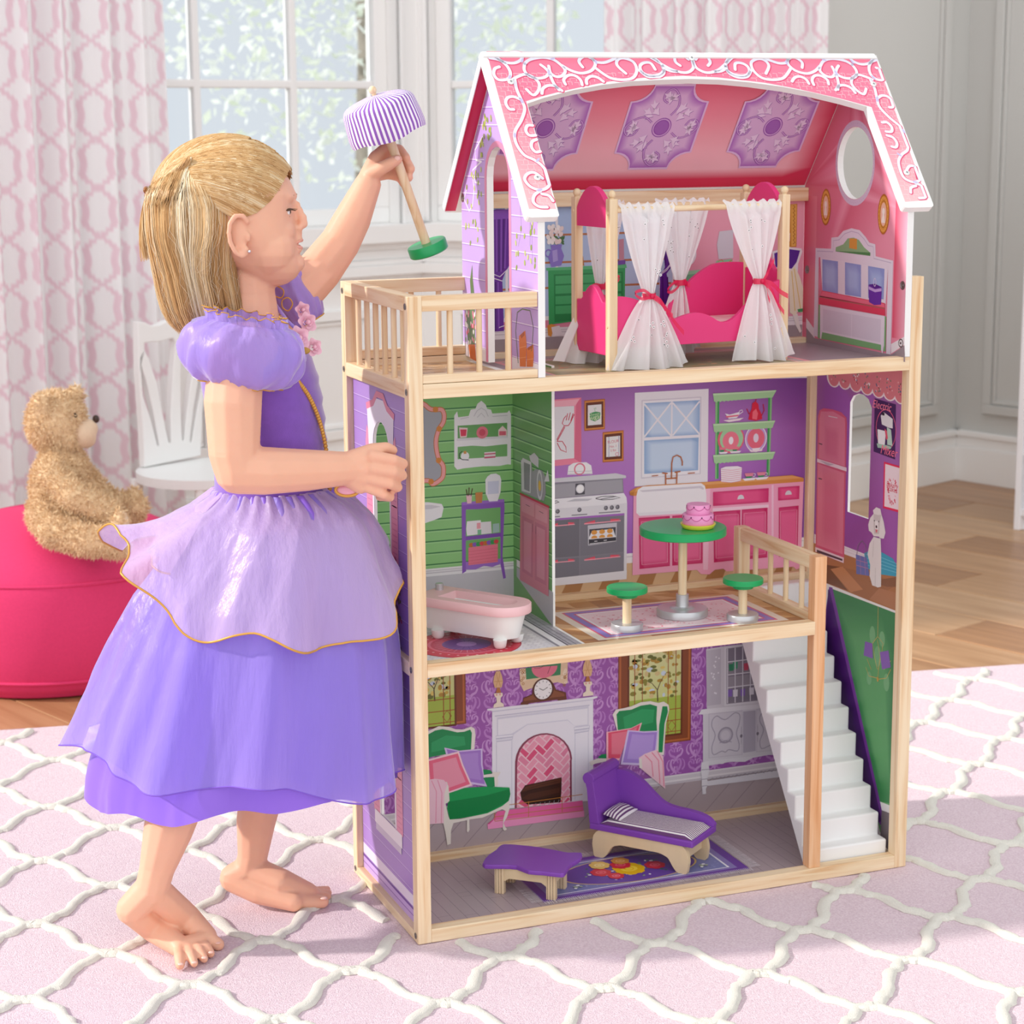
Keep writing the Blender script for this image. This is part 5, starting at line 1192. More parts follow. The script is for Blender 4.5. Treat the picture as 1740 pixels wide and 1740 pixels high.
a.k += 1; a.lines('D6627A', .5, [[298, 1035+18*k, 472, 1012+18*k] for k in range(5)]).q('F1F0F6', [398, 610, 410, 590, 430, 575, 460, 572, 485, 585, 492, 610, 488, 680, 470, 735, 420, 738, 400, 690]).q('D5D9EE', [412, 620, 478, 615, 476, 690, 412, 695]).q('C98A4E', [338, 685, 382, 682, 378, 745, 342, 748]).q('F2C7CF', [284, 700, 318, 698, 316, 748, 290, 750]).lines('5B3B2E', 1.3, [[292, 705, 285, 665], [300, 705, 302, 655], [312, 705, 322, 660]]).build()
a = printed('printed_mirror', ZT2, pb2, BY, 10, 'pink framed wavy mirror print'); mp_ = [-40, 150, 30, 160, 70, 190, 105, 195, 140, 195, 155, 225, 150, 270, 125, 310, 108, 370, 110, 430, 125, 490, 150, 530, 148, 590, 120, 620, 85, 635, 60, 615, -40, 622]
a.q('A9AAB4', mp_).l('C9783C', 7.5, mp_, smooth=3).l('F2A5A5', 5.2, mp_, smooth=3)
for x, y in ((104, 194), (125, 308), (122, 495), (78, 620)): a.disc('D98A3C', x, y, 4.2); a.k -= 1
a.k += 1; a.build()
a = printed('printed_basin', ZT2, pb2, BY, 10, 'white wash basin print'); a.q('F1EFF2', [-60, 745, 60, 742, 140, 752, 152, 775, 140, 830, 90, 850, 30, 870, -60, 905]).q('D7D3DA', [-60, 765, 80, 758, 135, 768, 80, 782, -60, 790]).q('E3E0E6', [40, 870, 20, 1110, -60, 1120, -60, 880]).build()
# partition, bathroom face
a = artX('green_clapboard', pdv, .2545, -1); y0_, y1_ = .139, BY
a.zoom(*ZT2); a.poly(['6FA765', '7DB573', '78B06C', '649E5C'], [(y0_, F2+.001), (y1_, F2+.001), (y1_, Z3-.004), (y0_, Z3-.004)]); clap(a, y0_, y1_, zl, 0); a.q('BFBDC4', [585, 1125, 800, 1275, 800, 1480, 585, 1180]).q('EFEDEF', [585, 1080, 610, 1095, 610, 1135, 585, 1120]).build()
a = artX('printed_cabinet', pdv, .2545, -1, 'pink cabinet print with silver trays', base=10); a.zoom(*ZT2)
a.q('9B9BA2', [612, 495, 625, 490, 672, 512, 680, 560, 700, 545, 735, 555, 755, 590, 758, 690, 745, 735, 612, 680]).q('D5D4DA', [612, 500, 622, 480, 672, 505, 668, 690, 615, 675]).q('8C8C94', [628, 505, 665, 520, 662, 680, 630, 665]).q('CFCED5', [660, 470, 690, 450, 715, 480, 715, 540, 690, 520, 668, 500]).disc('D3D2D8', 722, 640, 11, 22, 18).disc('A2A2AA', 722, 640, 8, 17, 18).disc('E2B93F', 722, 645, 5, 8, 10).q('D5D4DA', [612, 490, 625, 520, 620, 560, 612, 540]).q('D5D4DA', [750, 620, 770, 550, 780, 620])
a.q('D98498', [608, 690, 778, 770, 775, 1300, 605, 1200]).q('C8324A', [605, 685, 778, 765, 778, 778, 605, 697]).q('E298AA', [615, 710, 690, 748, 690, 830, 615, 795]).q('E298AA', [697, 752, 768, 790, 768, 870, 697, 838]).q('CE7890', [618, 820, 685, 852, 682, 1190, 618, 1150]).q('CE7890', [695, 858, 765, 890, 762, 1235, 695, 1200]).q('DD92A6', [630, 850, 675, 870, 672, 1165, 630, 1135]).q('DD92A6', [706, 885, 755, 908, 752, 1205, 706, 1180]).lines('5C4248', .7, [[640, 755, 665, 768], [720, 795, 745, 808], [682, 870, 682, 920], [700, 880, 700, 930]]).build()
# ---------- right wall prints
ZR = (1370, 620, 4.35)
a = artX('violet_print', pr, RX0, -1); a.zoom(*ZR); hole = [tuple(p) for p in RWIN]
yb, yf = .020, D-PW_+.003
a.poly(['A862B8', '9C56AC', '96529C', 'A464A6'], [(yb, F2+.0), (yf, F2+.0), (yf, Z3-BH), (yb, Z3-BH)], [hole])
a.poly('F0ECEF', [(yb, a.P(600, 1450)[1]), (yf, a.P(600, 1450)[1]), (yf, a.P(600, 1450)[1]+.016), (yb, a.P(600, 1450)[1]+.016)]) if False else None
a.q('ECE7EB', [60, 1250, 690, 1500, 690, 1560, 60, 1320]).lines('CFC8D0', .6, [[60, 1262, 690, 1515], [60, 1285, 690, 1535]])
a.q('B57A4E', [40, 1310, 720, 1560, 720, 1840, 460, 1740, 40, 1570])
for L, c in (([40, 1460, 290, 1500, 180, 1510, 310, 1670, 40, 1570], '7E5238'), ([290, 1500, 550, 1560, 650, 1640, 460, 1740, 320, 1670], 'A9714A'), ([180, 1510, 330, 1680, 420, 1660, 270, 1490], 'C88A5C'), ([460, 1600, 720, 1560, 720, 1640, 600, 1640], '8E5F42'), ([540, 1650, 720, 1700, 720, 1830, 470, 1730], 'B9805A')): a.q(c, L)
a.build()
a = artX('green_stair_print', pr, RX0, -1, 'green stairwell print with violet border'); a.zoom(1260, 880, 2.718)
zgl = a.P(640, 1330)[1]
a.poly('6FAE72', [(.020, .034), (.06, .034)]+[(a.P(412, 325)[0], a.P(412, 325)[1]), (a.P(712, 445)[0]-.0, a.P(712, 445)[1])]+[(.020, a.P(712, 445)[1])])
a.poly('3F8A52', [(.020, .030)]+a.pts([690, 1320, 640, 1310, 412, 325, 712, 440])).soft([440, 380, 700, 470, 690, 1290, 640, 1260], '5FA868', '3F8A52', .2)
a.poly('7B3FA0', [tuple(a.P(*p)) for p in ((405, 318), (420, 322), (660, 1400), (640, 1420), (350, 700))]); a.poly('4E1F74', [tuple(a.P(*p)) for p in ((400, 330), (408, 335), (648, 1400), (620, 1410), (380, 700))])
a.q('EFEDEF', [640, 1310, 715, 1340, 715, 1375, 648, 1350]).q('857A80', [648, 1350, 715, 1375, 715, 1560, 640, 1500]).build()
a = artX('printed_chandelier', pr, RX0, -1, 'gold chandelier print with violet shades', base=8); a.zoom(1260, 880, 2.718)
for x, y, rx, ry in ((605, 540, 16, 34), (650, 560, 16, 30), (590, 740, 14, 26), (670, 760, 16, 34), (630, 640, 20, 40)): a.disc('78B57E', x, y, rx*.5, ry*.4, 16); a.k -= 1
a.k += 1; a.lines('D9B45E', .9, [[632, 410, 630, 550], [628, 550, 605, 580, 615, 640, 628, 700], [632, 550, 655, 580, 645, 640, 632, 700], [628, 560, 640, 640, 630, 740], [628, 740, 590, 730, 575, 690], [632, 745, 670, 740, 690, 700], [600, 700, 580, 650], [660, 700, 690, 660]]).q('8A5FB8', [572, 570, 605, 580, 608, 650, 565, 635]).q('8A5FB8', [640, 620, 680, 612, 690, 690, 650, 700]).disc('C9A24A', 630, 745, 2.6, 4); a.build()
a = artX('printed_fridge', pr, RX0, -1, 'tall pink fridge print', base=6); a.zoom(*ZR)
a.q('D9607F', [88, 380, 100, 335, 130, 320, 200, 330, 260, 350, 298, 390, 302, 430, 280, 1440, 70, 1350]).q('E5859C', [98, 400, 110, 345, 200, 345, 285, 395, 288, 440, 285, 750, 95, 690]).q('E5859C', [88, 730, 282, 800, 270, 1400, 80, 1330]).soft([135, 445, 245, 470, 240, 720, 130, 680], 'DC7790', 'E38399', .2).soft([120, 760, 250, 810, 245, 1370, 110, 1320], 'DC7790', 'E38399', .2)
a.q('F4DDE4', [82, 692, 300, 760, 300, 788, 82, 718]).q('C9B9C0', [100, 705, 210, 738, 160, 745]).q('F4DDE4', [68, 1345, 280, 1425, 278, 1465, 68, 1380]).q('4A3A42', [80, 1365, 270, 1435, 270, 1450, 80, 1385]).lines('EFDCE2', 1.2, [[165, 378, 232, 392]]).lines('5A4048', 1.6, [[95, 580, 120, 588], [92, 838, 118, 845]]).build()
a = artX('printed_mixer_poster', pr, RX0, -1, 'dark violet electric mixer poster print', base=6); a.zoom(*ZR)
a.q('401457', [507, 248, 664, 292, 658, 700, 498, 640]); c0 = a.P(590, 478); a.ring('F0688A', 590, 478, 26, 27.2, 30, ry0=28.5, ry1=29.7)
a.q('EAE8EA', [552, 375, 575, 350, 640, 400, 640, 470, 612, 465, 560, 440]).q('BFDCCB', [598, 460, 628, 480, 638, 600, 600, 590]).q('F4F2F4', [528, 475, 590, 490, 582, 590, 560, 595, 532, 580]).q('A9CDB8', [522, 580, 600, 595, 632, 605, 625, 622, 530, 612]).q('E4566F', [580, 470, 598, 490, 605, 545, 592, 555]).q('1C0C24', [560, 350, 580, 355, 580, 375, 562, 372])
ro = 0
a.text('Electric', 558, 303, 17, 'FF8CA6', 0.0, .3).text('Mixer', 610, 640, 19, 'FF7C9A', 0.0, .3); a.build()
a = artX('printed_recipe_poster', pr, RX0, -1, 'red framed pink floral poster print', base=6); a.zoom(*ZR)
a.q('E8305A', [575, 715, 705, 752, 700, 1095, 568, 1058]).q('F7E4E8', [585, 732, 697, 765, 692, 1075, 578, 1045])
r = random.Random(12)
for k in range(40): t = r.uniform(0, 6.28); a.disc(r.choice(['F0A3B0', 'E4566F', 'F6C3CB', 'D8485F']), 638+38*math.cos(t)*r.uniform(.6, 1), 930+105*math.sin(t)*r.uniform(.75, 1), 2.0, 1.4, 6, t); a.k -= 1
a.k += 1; a.text('Bakery', 636, 890, 11, 'D8344F', 0, .2).text('cakes', 640, 922, 11, 'D8344F', 0, .2).build()
a = artX('printed_scallop_valance', pr, RX0, -1, 'pink flowered scalloped valance print', base=6); a.zoom(*ZR)
sc = [(205, 88, 11), (285, 104, 12), (368, 124, 13), (450, 145, 14), (535, 165, 15), (618, 185, 16), (700, 208, 17)]
for col_, f_ in (('F3E4E6', 1.8), ('DE8088', 1.42)):
    for x, y, q in sc: c = a.P(x, y-10); a.poly(col_, [(c[0]+.0105*f_*math.cos(t)*1.12, c[1]-.0015+.0125*math.sqrt(f_)*math.sin(t)) for t in np.linspace(PI, 2*PI, 10)]+[(c[0]+.0112*f_, Z3-BH), (c[0]-.0112*f_, Z3-BH)]); a.k -= 1
    a.k += 1
r = random.Random(1)
for k in range(90):
    x, y, q = r.choice(sc); c = a.P(x, y-10); a.disc(r.choice(['F7F2F2', '6E8A6B', 'B83C50', 'F2B8BC', '5A6F8E']), c[0]+r.uniform(-.008, .008), min(c[1]+r.uniform(-.009, .014), Z3-BH-.002), 1.5, 1.5, 6, d2=True); a.k -= 1
a.k += 1; a.build()
a = artX('printed_poodle', pr, RX0, -1, 'white poodle print sitting by a bag and blue basket', base=8); a.zoom(*ZR)
a.q('3FA6C4', [430, 1390, 470, 1375, 560, 1385, 640, 1430, 675, 1490, 670, 1565, 560, 1550, 440, 1500]); a.lines('7FD0E2', .8, [[440, 1400+26*k, 560, 1425+26*k, 672, 1470+22*k] for k in range(4)]).q('6E78B8', [368, 1400, 450, 1425, 468, 1560, 372, 1545]).lines('C98AA8', .8, [[370, 1440, 455, 1465], [370, 1480, 460, 1505], [400, 1410, 405, 1550], [432, 1420, 440, 1555]]).lines('8A7A8E', 1.4, [[375, 1405, 385, 1330, 412, 1300, 440, 1330, 446, 1420]])
a.q('EDE9E6', [455, 1400, 470, 1320, 500, 1270, 552, 1285, 556, 1400, 555, 1640, 530, 1645, 520, 1640, 490, 1630, 470, 1560, 475, 1480]).q('EDE9E6', [460, 1180, 475, 1130, 500, 1100, 495, 1075, 520, 1052, 550, 1065, 558, 1105, 575, 1160, 588, 1240, 575, 1285, 545, 1280, 540, 1270, 500, 1265, 485, 1240, 465, 1225]).q('D6D0CC', [500, 1100, 530, 1110, 556, 1108, 545, 1180, 540, 1250, 505, 1250, 500, 1180]).q('F3F0EE', [510, 1150, 535, 1155, 535, 1220, 512, 1215]).disc('241C20', 521, 1196, 2.2).disc('241C20', 507, 1152, 1.2).hold().disc('241C20', 538, 1158, 1.2).q('E07884', [514, 1215, 530, 1218, 526, 1240, 516, 1238]); a.lines('C9C2BE', .7, [[515, 1500, 512, 1640], [500, 1300, 495, 1420]]); a.build()
# ---------- attic back wall
ZT3 = (920, 360, 3.625)
a = artY('rose_wallpaper', pb3, BY); a.zoom(*ZT3); zA0, zA1 = Z3+.002, .985; zbb = a.P(1590, 640)[1]; zbl = a.P(1590, 695)[1]
a.poly(['E58AA6', 'F0A4BA', 'F3AFC0', 'EE9DB4'], rectpts(.1885, .7322, zbb, zA1)); a.poly('EFE9EC', rectpts(.1885, .7322, zbl, zbb)).poly('D5CDD4', rectpts(.1885, .7322, zbl+.006, zbl+.0075)).hold().poly('D5CDD4', rectpts(.1885, .7322, zbb-.004, zbb-.003)).poly('A2959A', rectpts(.1885, .7322, zA0, zbl))
a.poly(['E0667F', 'E0667F', 'F0A4BA', 'F0A4BA'], rectpts(.1885, .7322, zA1-.012, zA1)); a.build()
def printed3(n, b, lab=None): q_ = artY(n, pb3, BY, lab, base=b); q_.zoom(*ZT3); return q_
a = printed3('printed_bay_window', 8, 'blue paned window print'); L, R = .215, a.P(800, 300)[0]; b = a.P(640, 640)[1]
a.poly('F0EDF2', rectpts(L, R+.008, b, .975)).poly(['B8CDEC', 'C6D6EF', 'AFC6E8', 'A5BEE4'], rectpts(L+.006, R+.002, b+.006, .968)); zz_ = [a.P(540, y)[1] for y in (135, 302, 455)]
for z in zz_: a.poly('B8764F', rectpts(L, R, z, z+.003)); a.k -= 1
for x in np.linspace(L+.03, R-.03, 4): a.poly('F0EDF2', rectpts(x, x+.004, b, .97)); a.k -= 1
a.k += 1; a.build()
def vcurt(name, L, b, lab):
    a = printed3(name, b, lab); a.q('6A2C9A', L); q = np.array(L, float).reshape(-1, 2); x0, x1 = q[:, 0].min(), q[:, 0].max(); return a
a = printed3('printed_curtain', 16, 'dark violet tied curtain print'); a.q('65299A', [725, 20, 830, 10, 820, 300, 800, 340, 770, 380, 815, 640, 720, 640, 730, 400, 760, 340])
a.lines('4B1678', 2, [[745, 30, 765, 330], [775, 30, 785, 330], [805, 20, 800, 320], [745, 400, 750, 630], [775, 400, 790, 630]]).lines('EADCF2', 1.2, [[735, 385, 770, 360, 812, 305], [738, 375, 770, 350, 805, 308]]).lines('EADCF2', 1.0, [[728, 420, 722, 640]]); a.build()
a = artY('printed_curtain', pb3, BY, 'dark violet curtain print seen through the arch', base=16); a.zoom(760, 160, 3.48)
a.q('6B2DA0', [262, 690, 290, 680, 372, 682, 372, 1000, 340, 1060, 325, 1100, 335, 1400, 262, 1405]).lines('8E55C0', 1.8, [[290, 700, 292, 1050], [320, 700, 318, 1050], [350, 700, 340, 1030], [300, 1110, 305, 1390]]).lines('4B1678', 1.8, [[305, 700, 305, 1050], [335, 700, 328, 1040], [285, 1110, 285, 1400]]).lines('EFE4F5', 1.2, [[262, 1060, 310, 1080, 372, 1020], [262, 1085, 325, 1105], [305, 1380, 375, 1355]]).q('8A50BE', [262, 690, 372, 682, 372, 735, 262, 742]); a.build()
a = printed3('printed_dresser', 20, 'green dresser print'); a.q('3FA862', [40, 345, 515, 330, 512, 575, 450, 640, 45, 695]).q('63C182', [28, 345, 520, 322, 525, 345, 30, 362]).q('2F8E50', [75, 385, 500, 368, 500, 640, 80, 680])
for y in (395, 455, 520, 580): a.q('4DB56F', [85, y, 490, y-18, 490, y+32, 85, y+50]); a.k -= 1
a.k += 1; a.q('E59A4A', [35, 700, 60, 690, 105, 705, 100, 720, 70, 730, 60, 770, 40, 760]).hold().q('EFE6EA', [60, 710, 110, 700, 130, 760, 70, 770]); a.build()
a = printed3('printed_vase', 34, 'lavender jug print with white tulips'); a.q('8F7CD0', [55, 205, 125, 200, 120, 225, 138, 270, 120, 330, 60, 340, 40, 280, 60, 230]).q('B3A4E4', [65, 240, 95, 230, 100, 300, 70, 310]).ring('8F7CD0', 42, 255, 4, 6)
r = random.Random(4)
for k in range(22): a.disc('4F7A4A', r.uniform(45, 135), r.uniform(150, 200), 3.4, 1.6, 7, r.uniform(0, 3)); a.k -= 1
a.k += 1
for k in range(20): a.disc(r.choice(['F6EEEA', 'EFDCD8', 'FAF6F2']), r.uniform(35, 135), r.uniform(90, 185), 3.2, 4.2, 9, r.uniform(-.6, .6)); a.k -= 1
a.k += 1; a.build()
a = printed3('printed_candlesticks', 34); a.q('4B2A6E', [215, 245, 235, 240, 230, 270, 240, 300, 240, 330, 212, 332, 218, 300, 222, 270]); a.q('B87A3E', [240, 330, 255, 270, 262, 332]).q('C98FA0', [475, 170, 505, 165, 508, 320, 478, 325]).q('7A4FA8', [470, 300, 515, 296, 515, 322, 470, 328]); a.build()
def wplate(x, y, c):
    a = printed3('printed_plate', 18); a.disc('F0ECF2', x, y, 17, 18, 30).ring(c, x, y, 13, 14, 30, ry0=14, ry1=15).ring(c, x, y, 10, 10.6, 26); a.lines('7E5A9E', .9, [[x-12, y+20, x, y-25, x+14, y+15], [x-20, y+25, x+25, y+22]]); a.build()
wplate(890, 262, 'A48FC6'); wplate(880, 75, 'E0707E')
a = printed3('printed_vanity', 18, 'green vanity table print with gold trim'); a.q('7CC296', [890, 370, 1015, 360, 1010, 480, 960, 480, 955, 600, 930, 600, 915, 480, 890, 460]).q('A5D9B4', [885, 365, 1020, 352, 1020, 372, 890, 388]).q('8CCBA2', [1060, 330, 1080, 300, 1175, 290, 1180, 640, 1060, 640]).q('A5D9B4', [1050, 335, 1180, 320, 1180, 345, 1055, 358]).lines('C98A3E', 1.2, [[895, 450, 935, 470, 950, 600], [1085, 305, 1110, 295, 1130, 320, 1175, 296], [1070, 395, 1175, 385], [1070, 440, 1175, 432]]).disc('C98A3E', 1140, 405, 3.4); a.q('D9D4DE', [1095, 120, 1180, 110, 1180, 285, 1090, 292, 1080, 200]); a.build()
a = printed3('printed_gold_mirror', 18, 'gold framed picture print'); a.q('C98A35', [1460, -40, 1575, -50, 1570, 215, 1462, 225]).q('E5B45C', [1535, -45, 1572, -48, 1566, 210, 1538, 213]).q('4A2A7A', [1470, -20, 1530, -22, 1526, 195, 1470, 200]); a.lines('A86A22', 1.2, [[1552, -40+24*k, 1560, -28+24*k, 1548, -18+24*k] for k in range(10)]).q('EDEAF2', [1500, 140, 1530, 130, 1528, 180, 1505, 190]); a.build()
a = printed3('printed_chair', 24, 'violet upholstered chair print with a towel'); a.q('EFEAF0', [1420, 245, 1510, 215, 1600, 225, 1606, 245, 1580, 320, 1575, 420, 1440, 430]).q('5B2B96', [1432, 255, 1515, 228, 1592, 238, 1570, 310, 1540, 350, 1440, 340]).q('E0A84C', [1420, 350, 1520, 342, 1520, 358, 1420, 366]).q('D8304F', [1440, 560, 1520, 560, 1520, 655, 1440, 655]).q('EFEAE4', [1545, 630, 1575, 625, 1590, 700, 1600, 735, 1590, 745, 1565, 700])
a.q('F2EBD2', [1520, 370, 1560, 335, 1590, 400, 1625, 520, 1630, 590, 1605, 620, 1575, 615, 1560, 640, 1528, 620]).lines('E3C65A', 1.2, [[1540, 365, 1560, 610], [1555, 350, 1595, 600]]).q('4FA56A', [1575, 600, 1625, 590, 1610, 615, 1580, 618]); a.build()
# ---------- attic floor
a = artZ('printed_attic_floor', f3, F3); a.poly('A3939A', rectpts(.1885, .742, .0195, .2745)).poly('C7A277', rectpts(.0195, .178, .0195, .2745))
for k in range(16): y = .022+.0158*k; a.poly('8C7C84', rectpts(.1885, .742, y, y+.0006)); a.k -= 1
a.k += 1; r = random.Random(3)
for k in range(60):
    x, y, t = r.uniform(.024, .170), r.uniform(.024, .27), r.uniform(0, 6); c = [(x+.012*math.cos(t+q)*r.uniform(.7, 1), y+.009*math.sin(t+q)*r.uniform(.7, 1)) for q in np.arange(5)*1.257]
    c = [(min(max(p[0], .0196), .1779), min(max(p[1], .0196), .2744)) for p in c]; a.poly(r.choice(['B98F66', 'D3B48E', 'A98A70', 'BFB4B0', 'C9A98A']), c); a.k -= 1
a.k += 1
for k in range(70):
    x, y, t = r.uniform(.024, .17), r.uniform(.024, .27), r.uniform(0, 6); a.l('ECE4DC', .7, [(x, y), (min(max(x+.012*math.cos(t), .02), .177), min(max(y+.012*math.sin(t), .02), .274))], d2=True); a.k -= 1
a.k += 1; a.build()
a = artZ('printed_rug', f3, F3, 'printed rug with pink border under the canopy bed', base=6); a.poly('E9A0A6', rectpts(.205, .62, .0205, .24)).poly('B9ABA6', rectpts(.215, .61, .03, .23)).poly('E9A0A6', rectpts(.226, .60, .04, .22)).poly('9C8F6A', rectpts(.230, .596, .044, .216))
for k in range(60): a.disc(r.choice(['C9773E', 'A8865A', '7E7A50', 'D8A070', '8C5A3A']), r.uniform(.25, .58), r.uniform(.06, .2), r.uniform(3, 8), r.uniform(2, 5), 8, r.uniform(0, 3), d2=True); a.k -= 1
a.k += 1; a.build()
# ---------- right gable, inside
ZG = (1360, 180, 3.955)
a = artX('rose_print', pgr, AR0, -1); a.zoom(*ZG); y0_, y1_ = .0004, D-.0075
gab = [(y0_, Z3+.0006), (y1_, Z3+.0006), (y1_, roofz(y1_)), (RY, roofz(RY)-.0005), (y0_, roofz(y0_))]
a.poly(['EC92AA', 'E27A94', 'DA6A82', 'E4849A', 'EE9CB0'], gab, [circ(*OC, OR[0], OR[1], 36)])
a.soft([108, 400, 632, 620, 615, 1580, 90, 1440], 'EE9CB4', 'E27C98', .12) if False else None
yE = a.P(632, 1000)[0]; yW = a.P(104, 1000)[0]; zlow = a.P(632, 1560)[1]; zt_ = a.P(632, 640)[1]
a.poly(['F2B0C2', 'F2B0C2', 'E0506E', 'E0506E'], [(y0_, zlow), (y0_, zt_-.01), (yE, zt_+.02), (yE, zlow)]); a.poly(['D23A5C', 'D23A5C', 'E88A9E', 'E88A9E'], [(y1_, zlow), (y1_, zt_), (yW, zt_), (yW, zlow)])
a.q('EFE7EB', [40, 1425, 95, 1500, 95, 1560, 40, 1490]).hold().q('EFE7EB', [610, 1600, 700, 1550, 700, 1605, 610, 1665]).q('9C8E95', [40, 1490, 95, 1560, 610, 1672, 700, 1608, 705, 1720, 600, 1720, 40, 1600])
c = OC; a.ring('D9C5DA', *c, OR[0]*1000+.4, OR[0]*1000+5.0, 36, d2=True, ry0=OR[1]*1000+.4, ry1=OR[1]*1000+9.5)
for k in range(60): t = k*2*PI/60; a.disc('B9A3C2', c[0]+(OR[0]+.0028)*math.cos(t), c[1]+(OR[1]+.005)*math.sin(t), .5, .8, 5, d2=True); a.k -= 1
a.k += 1; a.build()
for x, y, f_ in ((172, 680, 1), (560, 728, 1.05)):
    a = artX('printed_cameo', pgr, AR0, -1, 'oval gold framed cameo print', base=12); a.zoom(*ZG); c = a.P(x, y)
    a.disc('B8691F', *c, 14.5*f_, 27*f_, 30, d2=True).disc('E09A3C', *c, 12.8*f_, 24.5*f_, 30, d2=True).ring('B06A20', *c, 9, 10, 26, d2=True, ry0=18, ry1=19.5).disc('F2C0A8', *c, 7.8, 16.5, 24, d2=True)
    a.disc('FBEDE2', c[0], c[1]+.004, 3.6, 5, 14, d2=True).poly('FBEDE2', [(c[0]-.005, c[1]-.012), (c[0]+.005, c[1]-.012), (c[0]+.002, c[1]), (c[0]-.002, c[1])])
    for k in range(24): t = k*2*PI/24; a.disc('F2BE6A', c[0]+.0115*f_*math.cos(t), c[1]+.0222*f_*math.sin(t), .8, 1.2, 5, d2=True); a.k -= 1
    a.k += 1; a.build()
a = artX('printed_window_seat', pgr, AR0, -1, 'white window seat print with red cushion', base=12); a.zoom(*ZG)
a.q('E6DCE8', [104, 955, 208, 960, 210, 885, 255, 880, 290, 840, 345, 822, 400, 835, 440, 880, 465, 918, 505, 930, 508, 1010, 625, 1040, 608, 1670, 578, 1665, 590, 1100, 125, 1015, 118, 1552, 90, 1545])
a.lines('BFB2CC', 1.0, [[112, 975, 222, 980, 224, 905, 262, 900, 298, 860, 345, 842, 392, 855, 430, 895, 458, 938, 492, 946, 495, 1025, 612, 1055]]).q('8DB884', [238, 975, 240, 950, 290, 930, 320, 890, 360, 885, 395, 900, 430, 950, 470, 985, 472, 1008, 420, 1000]).q('4E8A50', [238, 975, 472, 985, 472, 1008, 240, 978]).q('D99A3C', [332, 890, 382, 892, 382, 965, 330, 955])
a.q('E9E0EA', [135, 1015, 590, 1095, 575, 1330, 150, 1250])
for L in ([150, 1030, 255, 1045, 255, 1262, 150, 1240], [302, 1050, 410, 1068, 410, 1285, 302, 1268], [458, 1075, 568, 1095, 562, 1300, 458, 1290]): a.soft(L, 'A9BCE6', '8E9BD4', .3)
a.q('E0405F', [128, 1290, 150, 1240, 570, 1325, 572, 1410, 128, 1330]).q('EE7088', [132, 1280, 152, 1245, 566, 1330, 570, 1355, 132, 1275]).lines('8E7A62', .9, [[128, 1283, 570, 1362]])
a.q('7FB37A', [125, 1335, 580, 1415, 575, 1650, 120, 1560]).q('EAE0EC', [135, 1335, 570, 1412, 565, 1610, 555, 1665, 545, 1640, 545, 1605, 150, 1520, 142, 1568, 135, 1560]).q('DDD2E0', [155, 1365, 545, 1435, 540, 1590, 155, 1508]).lines('F3EBF4', .9, [[348, 1400, 346, 1552]])
a.q('6B2FA6', [460, 1205, 552, 1222, 545, 1335, 500, 1338, 465, 1318]).q('5A2090', [460, 1200, 505, 1195, 552, 1218, 505, 1230]).q('C9A8E4', [462, 1212, 505, 1232, 550, 1225, 549, 1245, 505, 1252, 463, 1232]).ring('EADCF2', 504, 1185, 2.5, 3.6, 16, ry0=5, ry1=6.2); a.build()
# ---------- ceiling: inside of the back roof slab
oC = oB-nB*.0105
a = Art('printed_ceiling', pback, oC, (1, 0, 0), vB, -nB); xa, xb = AL0+.0099, AR0-.0002
a.zoom(880, 120, 3.222); vlow = a.P(700, 610)[1]
a.k = 1
n_ = 1
rows = [(vlow-.012, 'D23355'), (vlow+.004, 'D83A5A'), (vlow+.022, 'F9BFC8'), (vlow+.06, 'F7B4BE'), (LF*.62, 'EF90A0'), (LF*.8, 'E87086'), (LF-.014, 'DE5C74')]
V = []; C = []
for v, c in rows:
    for x in (xa, xa+.012, xb-.045, xb): V.append(oC+np.array([x, 0, 0])+vB*v-nB*(a.k*3e-5+a.lift)); C.append(c if xa < x < xb else 'DA4464')
k0 = a.mb.n; a.mb.add(V, [])
for i in range(len(rows)-1):
    for j in range(3): f_ = [i*4+j, i*4+j+1, i*4+j+5, i*4+j+4]; a.mb.f.append([q+k0 for q in f_]); a.mb.c.append([C[q] for q in f_])
a.mb.uc = True; a.k += 1
oL = [605, 138, 590, 150, 515, 460, 545, 466, 575, 490, 590, 540, 822, 540, 840, 505, 880, 468, 938, 455, 1062, 135, 1020, 125, 990, 100, 985, 40, 735, 45, 710, 90, 660, 128]
P0 = np.array(a.pts(oL)); xm_ = (P0[:, 0].min()+P0[:, 0].max())/2
px1 = a.P(1235, 140)[0]-a.P(610, 138)[0]
cz = a.P(785, 310)
